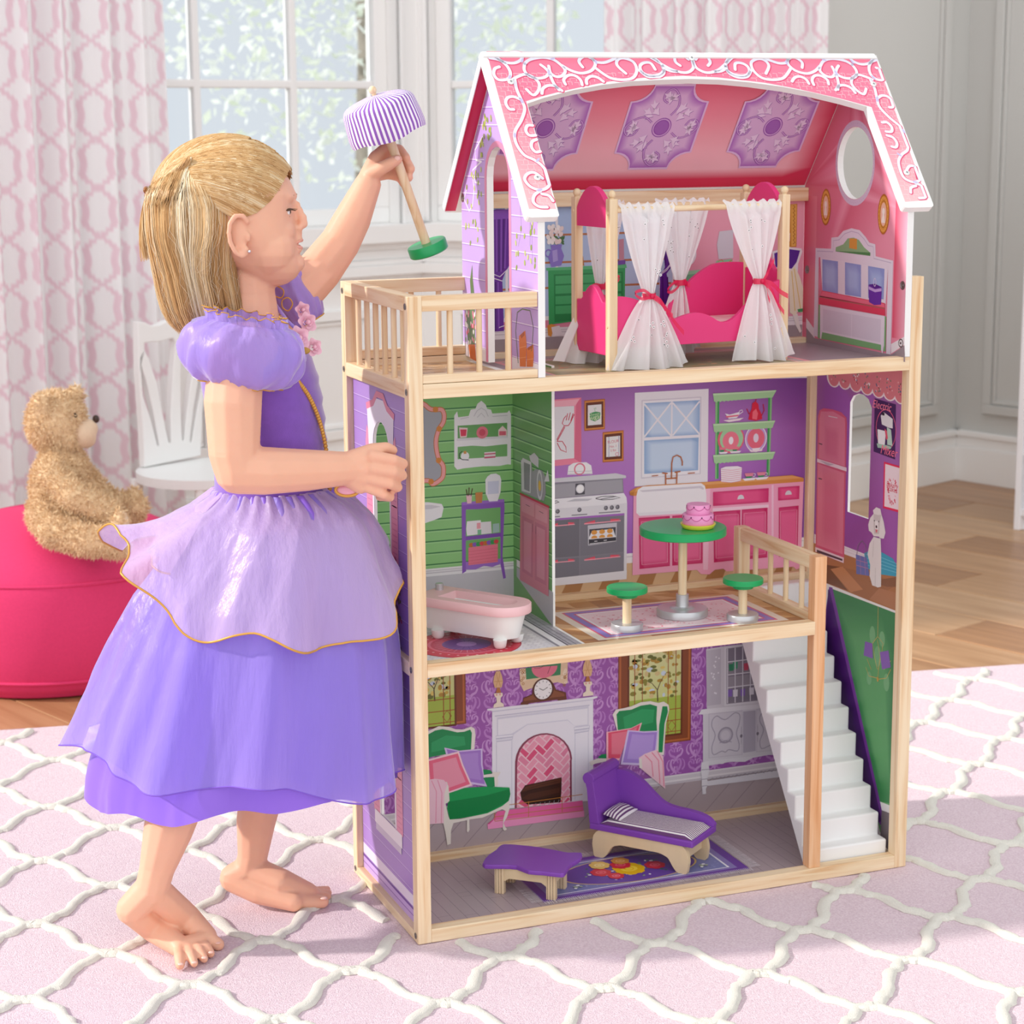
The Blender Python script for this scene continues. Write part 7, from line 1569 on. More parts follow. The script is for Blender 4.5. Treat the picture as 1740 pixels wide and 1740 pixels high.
# ---- teddy bear
def bear():
    o = onZ(112, 905, FZ+.318); dp = depth(o); t = thing('teddy_bear', 'curly tan teddy bear sitting on the pink pouf facing right', 'teddy bear', o)
    B = lambda x, y, d=0: atd(x, y, dp+d); s_ = dp/FPX
    mb = MB(); skins = []
    def e(x, y, d, rx, ry, rd=None): mb.ball(B(x, y, d), np.array([rx, rd or rx, ry])*s_, 18)
    def limb(pts):
        for (x0, y0, d0, r0), (x1, y1, d1, r1) in zip(pts, pts[1:]):
            for c_, r_ in cap(B(x0, y0, d0), B(x1, y1, d1), r0*s_, r1*s_): mb.ball(c_, r_, 14)
    def done(name):
        V, F = fuse(mb, .005, 3); rr_ = np.hypot(V[:, 0]-PC[0], V[:, 1]-PC[1]); top_ = PQ[:, 1] > .16; V[:, 2] = np.maximum(V[:, 2], FZ+.004+np.interp(rr_, PQ[top_, 0][::-1], PQ[top_, 1][::-1])); skins.append((name, V, F)); mb.v.clear(); mb.f.clear(); mb.c.clear(); mb.n = 0
    e(96, 718, 0, 50, 54); e(110, 740, 0, 40, 36); e(72, 692, -.045, 17, 24, 14); e(128, 672, .05, 14, 17, 10); e(104, 778, 0, 34, 30)
    e(103, 832, 0, 50, 72); e(105, 872, 0, 58, 48); e(108, 796, 0, 42, 38); done('body')
    limb([(88, 806, -.056, 23), (125, 842, -.082, 23), (190, 874, -.078, 20)]); done('arm'); limb([(130, 800, .045, 22), (180, 850, .06, 20), (232, 862, .05, 19)]); done('arm')
    limb([(92, 900, -.060, 29), (150, 918, -.090, 26), (196, 920, -.092, 25)]); e(203, 908, -.092, 16, 43, 24); done('leg'); limb([(120, 880, .05, 30), (185, 868, .065, 24), (222, 872, .06, 24)]); e(228, 862, .06, 15, 34, 22); done('leg')
    m = mat('teddy_fur_tan', 'ECD0A8', .95, .1, var=.2, vs=90, sheen=.4, vdark='DDBB90')
    for nm, V, F in skins: b = MB(); b.add(V, F); b.build(nm, m, t, smooth='all')
    V = np.concatenate([q[1] for q in skins]); o_ = np.cumsum([0]+[len(q[1]) for q in skins]); F = [tuple(i+o_[k] for i in f) for k, q in enumerate(skins) for f in q[2]]
    # curly pile: short bent tufts over the whole skin
    N = vnorm(V, F); g = np.random.default_rng(3); n = 24000; fi = g.integers(0, len(F), n); A = np.array([f[:3] for f in F])[fi]; w_ = g.dirichlet((1, 1, 1), n)
    P = (V[A]*w_[:, :, None]).sum(1); Q = (N[A]*w_[:, :, None]).sum(1); mz = B(140, 738); sole = B(214, 908, -.092)
    keep = (np.linalg.norm(P-mz, axis=1) > .033) & (np.linalg.norm(P-sole, axis=1) > .020); P, Q = P[keep], Q[keep]; n = len(P)
    d1 = Q+g.normal(0, .55, (n, 3)); d1 /= np.linalg.norm(d1, axis=1)[:, None]; d2 = d1+g.normal(0, .9, (n, 3)); d2 /= np.linalg.norm(d2, axis=1)[:, None]
    sd_ = np.cross(d1, g.normal(0, 1, (n, 3))); sd_ /= np.linalg.norm(sd_, axis=1)[:, None]; ln = g.uniform(.005, .009, n)[:, None]; wd = .0009
    a0 = P-sd_*wd; a1 = P+sd_*wd; b0 = P+d1*ln-sd_*wd*.8; b1 = P+d1*ln+sd_*wd*.8; c_ = P+d1*ln+d2*ln*.7
    VV = np.stack([a0, a1, b1, b0, c_], 1).reshape(-1, 3); k = np.arange(n)*5
    fb = MB(); fb.v = [VV]; fb.n = len(VV); fb.f = np.stack([k, k+1, k+2, k+3], 1).tolist()+np.stack([k+3, k+2, k+4], 1).tolist(); fb.c = [None]*len(fb.f)
    o2 = fb.build('fur', m, t, fixn=False); o2['kind'] = 'stuff'
    mm = mat('teddy_velour_cream', 'E2C4A6', .9, .1, var=.05, vs=200, sheen=.4)
    mb = MB()
    for c2, r_ in (((137, 738, -.004), (27, 25)), ((150, 728, 0), (17, 17)), ((146, 745, 0), (18, 17))): mb.ball(B(*c2), np.array([r_[0], r_[0], r_[1]])*s_, 18)
    V, F = fuse(mb, .004, 4); b = MB(); b.add(V, F); b.build('muzzle', mm, t, smooth='all')
    b = MB(); b.ball(B(163, 712), np.array([6, 8, 7])*s_, 12); b.build('nose', mat('teddy_nose', '3A241C', .4), t, smooth='all')
    b = MB(); b.ball(B(127, 706, -.032), np.array([4.5, 4.5, 4.5])*s_, 12); b.build('eye', mat('teddy_eye', '20140E', .15), t, smooth='all')
    b = MB(); b.ball(B(212, 909, -.092), np.array([10, 20, 40])*s_, 16); b.build('foot_pad', mm, t, smooth='all')
bear()
# ---- white child's chair
def chair():
    base = atd(300, 800, 4.95); W_ = Wall((base[0], base[1]), 62); zx = lambda x, y: (190+x/3.482, 360+y/3.482)
    def uv(L): return [(W_.t(*zx(L[i], L[i+1])), W_.z(*zx(L[i], L[i+1]))) for i in range(0, len(L), 2)]
    mw = mat('chair_white_paint', 'F3F3F1', .35, .4); sz = W_.z(*zx(345, 1490)); t = thing('side_chair', 'small white wooden chair with fan shaped back by the window wall', 'chair', (base[0], base[1], FZ))
    out = uv([140, 648, 180, 652, 225, 672, 265, 667, 310, 642, 350, 636, 400, 645, 450, 668, 500, 668, 545, 645, 552, 800, 540, 1000, 522, 1200, 512, 1440, 180, 1510, 168, 1250, 145, 950])
    hs = [uv(L) for L in ([180, 775, 215, 768, 262, 770, 310, 755, 350, 745, 362, 770, 348, 950, 334, 1200, 338, 1370, 322, 1362, 285, 1180, 250, 1000, 205, 870, 180, 815], [400, 745, 440, 760, 490, 765, 508, 790, 490, 860, 455, 1000, 428, 1200, 414, 1355, 403, 1350, 395, 1200, 392, 950],
                              [158, 900, 190, 1000, 232, 1180, 268, 1385, 256, 1382, 218, 1230, 168, 1080], [525, 900, 515, 1050, 480, 1230, 458, 1365, 448, 1355, 470, 1160, 505, 960])]
    mb = MB(); mb.prism([out]+hs, W_.p-W_.n*.012, W_.d, (0, 0, 1), W_.n*.022); mb.build('backrest', mw, t, bevel=.003)
    tc = (out[-5][0]+out[-4][0])/2 if False else uv([345, 1475])[0][0]
    hw = .155; seat = [(tc+hw*1.08*math.cos(a)*(1.0), .135+.17*math.sin(a)) for a in np.linspace(0, 2*PI, 36, endpoint=False)]
    seat = [(x, max(-.02, d)) for x, d in seat]
    mb = MB(); mb.prism([seat], W_.p+np.array([0, 0, sz-.02]), W_.d, W_.n, (0, 0, .022)); mb.build('seat', mw, t, bevel=.004)
    for x, d in ((-.12, .02), (.12, .02), (-.11, .24), (.11, .24)):
        a = W_.p+W_.d*(tc+x)+W_.n*d; mb = MB(); mb.tube([a+np.array([0, 0, sz-.018]), a+np.array([0, 0, (sz+FZ)/2])+W_.d*x*.06, np.array([*(a+W_.d*x*.16+W_.n*(d-.13)*.15)[:2], FZ])], [.015, .013, .010], 10); mb.build('leg', mw, t, smooth=True)
    for d in (.02, .24):
        a = W_.p+W_.d*tc+W_.n*d+np.array([0, 0, FZ+(sz-FZ)*.5]); mb = MB(); mb.tube([a-W_.d*.115, a+W_.d*.115], .007, 8); mb.build('stretcher', mw, t, smooth=True)
chair()
# ---- white bookcase at the right edge
def shelf():
    o = onZ(1722, 900, FZ); e = np.array([.33, -.944, 0]); e /= np.linalg.norm(e); dn = np.array([.944, .33, 0]); mw = mat('shelf_white_paint', 'F3F2F5', .35, .4)
    t = thing('bookcase', 'white open bookcase with rounded top at the right edge', 'bookcase', o)
    zt = 1.0; dpt = .26; prof = [(0, 0), (dpt, 0), (dpt, zt)]+[(dpt-.14-.0+(-.12)*math.sin(a), zt-.16+.16*math.cos(a)) for a in np.linspace(0, PI/2, 8)]
    for s_ in (0, .62): mb = MB(); mb.prism([prof], o+e*s_, dn, (0, 0, 1), e*.018); mb.build('side_panel', mw, t, bevel=.002)
    mb = MB(); mb.obox(o+dn*(dpt-.008), e*.638, dn*.008, (0, 0, zt-.01)); mb.build('back_panel', mw, t)
    d0 = depth(o+e*.02)
    for y in (394, 519, 618, 763, 866):
        z = onP = hit(1735, y, o, dn)[2]; x0 = .004 if y > 420 else .05
        mb = MB(); mb.obox(o+e*.018+dn*x0+np.array([0, 0, z-.018-o[2]]), e*.602, dn*(dpt-x0-.008), (0, 0, .018)); mb.build('shelf', mw, t, bevel=.001)
    mb = MB(); mb.obox(o+e*.018+dn*.02, e*.602, dn*.012, (0, 0, .05)); mb.build('plinth', mw, t)
    mb = MB(); mb.lathe(o+e*.0185+dn*.035+np.array([0, 0, .078]), [(.004, 0), (.0035, .001)], 10, ax=e); mb.build('screw_cover', mat('screw_cover_grey', 'A9A6A6', .4), t)
shelf()
# ---- garden outside the windows
def garden_tree(label, cx, cy, H, R, n, seed, cols):
    g = np.random.default_rng(seed); t = thing('garden_tree', label, 'tree', (cx, cy, FZ))
    mb = MB(); mb.tube([(cx, cy, FZ), (cx+.05, cy, H*.4), (cx, cy+.05, H*.8)], [.09, .07, .04], 10); mb.build('trunk', mat('bark_grey', '9A9085', .9, var=.2, vs=30), t, smooth=True)
    P = g.normal(0, .5, (n, 3)); P *= (g.random(n)**.33/np.linalg.norm(P, axis=1))[:, None]; P = P*np.array([R, R, H*.42])+np.array([cx, cy, H*.62])
    a = g.normal(0, 1, (n, 3)); a /= np.linalg.norm(a, axis=1)[:, None]; b = np.cross(a, g.normal(0, 1, (n, 3))); b /= np.linalg.norm(b, axis=1)[:, None]; s_ = g.uniform(.018, .045, n)[:, None]
    VV = np.stack([P-a*s_, P+b*s_*.5, P+a*s_, P-b*s_*.5], 1).reshape(-1, 3); k = np.arange(n)*4
    for q, c in enumerate(cols):
        m_ = MB(); sel = (np.arange(n) % len(cols)) == q; W2 = VV.reshape(n, 4, 3)[sel].reshape(-1, 3); kk = np.arange(sel.sum())*4
        m_.v = [W2]; m_.n = len(W2); m_.f = np.stack([kk, kk+1, kk+2, kk+3], 1).tolist(); m_.c = [None]*len(m_.f)
        
        lm = mat('leaf_'+c, c, .7, .2, var=.05)
        if 'tl' not in lm.node_tree.nodes:
            nt = lm.node_tree; tl = nt.nodes.new('ShaderNodeBsdfTranslucent'); tl.name = 'tl'; tl.inputs[0].default_value = (*lin(c), 1); mx = nt.nodes.new('ShaderNodeMixShader'); mx.inputs[0].default_value = .6
            nt.links.new(nt.nodes['Principled BSDF'].outputs[0], mx.inputs[1]); nt.links.new(tl.outputs[0], mx.inputs[2]); nt.links.new(mx.outputs[0], nt.nodes['Material Output'].inputs[0])
        o = m_.build('foliage', lm, t, fixn=False); o['kind'] = 'stuff'
garden_tree('pale blossoming tree outside the left part of the window', -0.2, 6.4, 3.4, 1.15, 2600, 1, ('FFFFFF', 'F9FAF8'))
garden_tree('leafy pale green tree outside between the two windows', 2.2, 7.2, 3.6, 1.2, 4500, 2, ('FFFFFF', 'EFF4E4', 'F8FAF4'))
garden_tree('white blossoming tree outside behind the right window', 4.3, 5.9, 3.2, .9, 2600, 3, ('FFFFFF', 'F9FAF8'))
lawn = MB(); lawn.box(-6, 9, 3.6, 12, -.5, -.3); lw = lawn.build('ground_1', mat('lawn_pale', 'C9D3B4', .9, var=.2, vs=4)); lw['kind'] = 'structure'
# ================================================================== THE GIRL AND HER LAMP
FH = np.array([math.sin(YAW), math.cos(YAW), 0.])
def G(x, y, s=0.0): return hit(x, y, -FH*s, FH)          # s metres towards the viewer from the upright plane through the house corner
SC = 1/1335.                                             # metres per photo pixel on that plane
S0 = -.055
person = thing('person', 'little blonde girl in a lilac princess dress holding up a toy lamp by the dollhouse', 'person', (-.22, .17, 0))
FX, FS, FZv = RT*np.array([1, 1, 0]), -FH, np.array([0, 0, 1.]); FX = FX/np.linalg.norm(FX)
def ell(mb, c, rx, rs, rz, n=18):
    "ellipsoid with axes: forward, sideways, up"
    k = mb.n; mb.ball((0, 0, 0), 1.0, n); v = mb.v.pop(); mb.v.append(c+np.outer(v[:, 0]*rx, FX)+np.outer(v[:, 1]*rs, FS)+np.outer(v[:, 2]*rz, FZv))
def chain(mb, pts, n=12):
    "pts (x,y,s,r px)"
    for (x0, y0, s0, r0), (x1, y1, s1, r1) in zip(pts, pts[1:]):
        for c, r in cap(G(x0, y0, s0), G(x1, y1, s1), r0*SC, r1*SC): mb.ball(c, r, n)
hand_c = {}
def build_body():
    mb = MB()
    # head: profile sections (y, front x, back x, half width) in px
    sec = [(237, 405, 358, 20), (246, 420, 340, 36), (258, 446, 312, 60), (280, 473, 290, 76), (305, 491, 274, 85), (328, 502, 266, 93), (345, 501, 268, 93), (362, 501, 276, 92), (380, 503, 290, 89), (398, 505, 312, 85), (414, 506, 334, 80), (430, 508, 356, 73), (446, 511, 380, 63), (460, 510, 402, 52), (472, 503, 420, 40), (482, 488, 440, 25), (486, 474, 452, 10)]
    rows = []
    for y, xf, xb, w_ in sec:
        xc = xf-(xf-xb)*.46; r = []
        for a in np.linspace(0, 2*PI, 32, endpoint=False):
            ca, sa = math.cos(a), math.sin(a); x = xc+(xf-xc if ca > 0 else xc-xb)*(abs(ca)**.80)*(1 if ca > 0 else -1)
            r.append(G(x, y, S0)+FS*(w_*SC*(abs(sa)**.86)*(1 if sa > 0 else -1)))
        rows.append(r)
    k0 = mb.n; mb.surf(rows, False, True); m = 32
    mb.f.append([k0+j for j in range(m)]); mb.f.append([k0+(len(rows)-1)*m+j for j in range(m)][::-1]); mb.c += [None, None]
    E = lambda x, y, s, rx, rs, rz, n=14: ell(mb, G(x, y, S0)+FS*s*SC, rx*SC, rs*SC, rz*SC, n)
    for sg in (1, -1):
        E(462, 420, sg*34, 44, 42, 46); E(486, 334, sg*24, 17, 26, 12); E(508, 387, sg*7, 8, 6, 5.5); E(481, 392, sg*28, 24, 28, 26); E(486, 350.5, sg*35, 10.5, 13, 7)
        # ear
        R = [(432, 372, 93), (425, 362, 98), (413, 362, 103), (405, 374, 106), (403, 390, 106), (406, 408, 103), (414, 424, 99), (424, 430, 95), (432, 424, 92)]
        for (x0, y0, s0), (x1, y1, s1) in zip(R, R[1:]):
            for c, r in cap(G(x0, y0, S0)+FS*sg*s0*SC, G(x1, y1, S0)+FS*sg*s1*SC, 4.6*SC, 4.6*SC): mb.ball(c, r, 8)
        E(418, 394, sg*90, 14, 5, 30); E(428, 420, sg*92, 8, 6, 9); E(433, 398, sg*92, 5, 6, 9)
    for x, y, r in ((506, 348, 7), (510, 359, 8), (515, 370, 9), (517.5, 380, 8.5)): E(x-2, y, 0, r, r*.95, r)
    E(507, 396, 0, 7, 10, 9); E(508, 406, 0, 6.5, 15, 5.5); E(507, 424, 0, 7, 13, 6); E(500, 447, 0, 19, 26, 17)
    # neck, trunk
    chain(mb, [(420, 430, S0, 44), (424, 500, S0, 46), (420, 565, S0, 62)])
    ell(mb, G(432, 610, S0), 84*SC, 112*SC, 66*SC); ell(mb, G(440, 680, S0), 88*SC, 104*SC, 85*SC); ell(mb, G(462, 775, S0), 82*SC, 88*SC, 85*SC); ell(mb, G(470, 880, S0), 84*SC, 84*SC, 90*SC)
    ell(mb, G(415, 590, S0+.075), 58*SC, 46*SC, 44*SC); ell(mb, G(455, 575, S0-.085), 56*SC, 46*SC, 44*SC)
    # near arm
    sA = S0+.118
    chain(mb, [(402, 600, sA-.012, 48), (396, 680, sA, 50), (398, 770, sA+.006, 44), (405, 798, sA+.006, 42)])
    chain(mb, [(405, 798, sA+.006, 42), (450, 800, sA, 41), (520, 799, sA-.02, 36), (592, 796, sA-.043, 29)])
    # near hand: fist against the house
    h = .018
    for x, y, s_ in ((640, 778, h+.004), (642, 796, h+.006), (640, 812, h+.004), (632, 826, h+.000)): chain(mb, [(588, 796, sA-.043, 27), (x-20, y+1, s_, 13)])
    for P_ in ([(632, 775, h+.008, 11), (668, 781, h+.009, 9.6), (685, 788, h-.008, 9.2), (668, 792, h-.026, 9)], [(634, 796, h+.010, 11), (669, 802, h+.010, 9.5), (684, 808, h-.008, 9.0), (664, 812, h-.026, 9)],
               [(632, 814, h+.008, 10.5), (663, 822, h+.008, 9.2), (676, 828, h-.009, 8.8), (656, 829, h-.026, 8.6)], [(626, 829, h+.004, 9.5), (652, 840, h+.004, 8.6), (663, 845, h-.011, 8.2), (645, 844, h-.025, 8)],
               [(598, 780, h+.004, 16), (632, 765, h-.002, 12.5), (656, 761, h-.010, 10.5), (668, 765, h-.016, 8.5)]): chain(mb, P_)
    # far arm, raised
    sF = S0-.125
    chain(mb, [(500, 505, sF+.02, 44), (540, 462, sF-.01, 42), (578, 412, sF-.02, 37)])
    chain(mb, [(578, 412, sF-.02, 37), (600, 370, sF-.025, 34), (625, 314, sF-.03, 25)])
    L = sF-.035; hand_c['s'] = L
    for x, y, s_ in ((642, 268, -.002), (642, 279, -.006), (641, 290, -.008), (637, 301, -.008)): chain(mb, [(624, 312, L+.004, 22), (x-4, y, L+s_, 13)])
    for P_ in ([(640, 266, -.004, 12), (654, 252, -.016, 10.5), (678, 254, -.024, 10), (690, 268, -.014, 8.5)], [(641, 277, -.010, 11.5), (662, 265, -.026, 10.5), (688, 271, -.026, 10), (698, 287, -.012, 8.5)],
               [(640, 288, -.012, 11), (664, 281, -.028, 10), (688, 287, -.026, 9.5), (695, 302, -.012, 8)], [(637, 300, -.013, 10), (660, 296, -.026, 9.5), (680, 301, -.024, 9), (686, 313, -.012, 7.5)],
               [(630, 296, .010, 15), (648, 286, .0165, 12.5), (664, 277, .0175, 11), (676, 271, .0150, 9)]): chain(mb, [(x, y, L+s_, r) for x, y, s_, r in P_])
    # legs and bare feet
    chain(mb, [(452, 930, S0+.04, 58), (378, 1140, S0+.070, 56), (312, 1330, S0+.082, 50), (288, 1400, S0+.083, 46), (268, 1470, S0+.083, 33), (258, 1510, S0+.084, 31)])
    chain(mb, [(488, 930, S0-.045, 58), (470, 1140, S0-.078, 54), (448, 1330, S0-.09, 44), (436, 1390, S0-.092, 39), (430, 1450, S0-.092, 30), (424, 1478, S0-.092, 29)])
    W3 = lambda x, y, z: onZ(x, y, z)
    def foot(pts, toes):
        for (p0, r0), (p1, r1) in zip(pts, pts[1:]):
            for c, r in cap(p0, p1, r0, r1): mb.ball(c, r, 12)
        for T in toes:
            for (p0, r0), (p1, r1) in zip(T, T[1:]):
                for c, r in cap(p0, p1, r0, r1): mb.ball(c, r, 10)
    ank = G(258, 1510, S0+.084); heel = G(224, 1545, S0+.080); ball1, ball2 = W3(352, 1597, .014), W3(300, 1610, .012)
    foot([(ank, .0235), (heel, .0215)], []); foot([(heel, .021), (W3(262, 1575, .026), .021), (W3(302, 1606, .014), .0150)], []); foot([(ank, .0225), (W3(315, 1560, .035), .0205), (W3(350, 1592, .0155), .0155)], []); foot([(W3(352, 1595, .0145), .0145), (W3(328, 1604, .0135), .0135), (W3(304, 1610, .013), .013)], [])
    toesN = [((350, 1592), (371, 1605), .0095, .0088), ((342, 1600), (358, 1620), .0080, .0062), ((331, 1604), (347, 1629), .0078, .0060), ((318, 1608), (330, 1637), .0076, .0058), ((304, 1612), (306, 1640), .0078, .0066)]
    foot([], [[(W3(*a, .013), r0), (W3((a[0]+b[0])/2, (a[1]+b[1])/2, .013), r0), (W3(*b, .0072), r1)] for a, b, r0, r1 in toesN])
    ank2 = G(424, 1478, S0-.092); heel2 = G(397, 1492, S0-.092)
    foot([(ank2, .0225), (heel2, .0205), (W3(440, 1513, .026), .0195), (W3(500, 1532, .014), .0145)], []); foot([(ank2, .0215), (W3(478, 1498, .040), .0185), (W3(525, 1517, .0175), .014)], []); foot([(W3(500, 1531, .014), .0145), (W3(528, 1519, .014), .0135)], [])
    toesF = [((508, 1531), (548, 1532), .0105, .0098), ((520, 1524), (556, 1523), .0078, .0062), ((527, 1519), (558, 1517), .0072, .0056), ((532, 1514), (556, 1511), .0068, .0054)]
    foot([], [[(W3(*a, .013), r0), (W3(*b, .0085), r1)] for a, b, r0, r1 in toesF])
    V, F = fuse(mb, .0021, 4)
    V[:, 2] = np.maximum(V[:, 2], .0006)
    near = (V[:, 1] < D+.02) & (V[:, 1] > -.02) & (V[:, 2] < .845) & (V[:, 0] > -.2); V[near, 0] = np.minimum(V[near, 0], -.0012)
    m = mat('skin_fair', 'F0B89B', .48, .35, var=.035, vs=35, sss=.22, bump=.04, bs=400)
    b = MB(); b.add(V, F); b.build('body', m, person, smooth='all')
build_body()
# eye, lashes, brow, lips, ear stud, nails
def face():
    mw = mat('eye_white', 'F4EFEC', .2); mi = mat('iris_hazel', '5B4632', .15); md = mat('lash_brown', '5A3F2C', .6); mbw = mat('brow_blonde', 'B98E62', .8); ml = mat('lip_rose', 'E9A896', .4, .4)
    P = lambda x, y, s: G(x, y, S0)+FS*s*SC
    for sg in (1, -1):
        b = MB(); b.ball(P(486.5, 358, sg*35), 11.0*SC, 14); b.build('eye', mw, person, smooth='all')
        b = MB(); b.ball(P(494, 358.5, sg*34.5), np.array([4.6, 4.6, 4.6])*SC, 12); b.build('iris', mi, person, smooth='all')
        b = MB()
        b.tube([P(489, 355, sg*46), P(496.5, 353.5, sg*40), P(500, 354.5, sg*31)], 1.7*SC, 6)
        for k in range(7): t = k/6; q = P(490+10*t, 355-1.2*math.sin(t*PI), sg*(46-15*t)); b.tube([q, q+FX*5*SC-FZv*1.5*SC+FS*sg*2*SC, q+FX*9*SC+FZv*(1.5)*SC+FS*sg*3*SC], [.9*SC, .7*SC, .3*SC], 5)
        b.tube([P(490, 365.5, sg*44), P(496, 366.5, sg*36)], .9*SC, 5)
        b.build('eyelashes', md, person, smooth='all')['kind'] = 'stuff'
        b = MB()
        for k in range(16): t = k/15; q = P(478+24*t, 331-3*math.sin(t*PI)+2*(1-t), sg*(58-34*t)); b.tube([q, q-FX*5*SC+FZv*1.6*SC+FS*sg*2.5*SC], [1.1*SC, .5*SC], 5)
        b.build('eyebrow', mbw, person, smooth='all')['kind'] = 'stuff'
        b = MB(); b.ball(P(436, 421, sg*99), 3.2*SC, 10); b.build('ear_stud', mat('stud_silver', 'E8E8EA', .15, metal=1), person, smooth='all')
    b = MB(); b.tube([P(502, 414, 16), P(509.5, 409, 9), P(512.5, 408, 0), P(509.5, 409, -9), P(502, 414, -16)], [.8*SC, 2.8*SC, 3.2*SC, 2.8*SC, .8*SC], 8)
    b.tube([P(502, 415.5, 15), P(508.5, 420, 9), P(511, 421.5, 0), P(508.5, 420, -9), P(502, 415.5, -15)], [.8*SC, 3.2*SC, 3.9*SC, 3.2*SC, .8*SC], 8); b.build('lips', ml, person, smooth='all')['kind'] = 'stuff'
    mn = mat('nail_pink', 'F6C6B8', .25, .5)
    L = hand_c['s']
    b = MB(); ell(b, G(675, 269, L+.0215), 6*SC, 1.6*SC, 4.5*SC, 10); b.build('fingernail', mn, person, smooth='all')
    for x, y in ((370, 1602), (358, 1618), (347, 1627), (330, 1635), (307, 1638)): b = MB(); ell(b, onZ(x, y, .0125), .0042, .0038, .0014, 10); b.build('toenail', mn, person, smooth='all')
    for x, y, z in ((550, 1526, .0180),): b = MB(); ell(b, onZ(x, y, z), .0055, .005, .0014, 10); b.build('toenail', mn, person, smooth='all')
face()
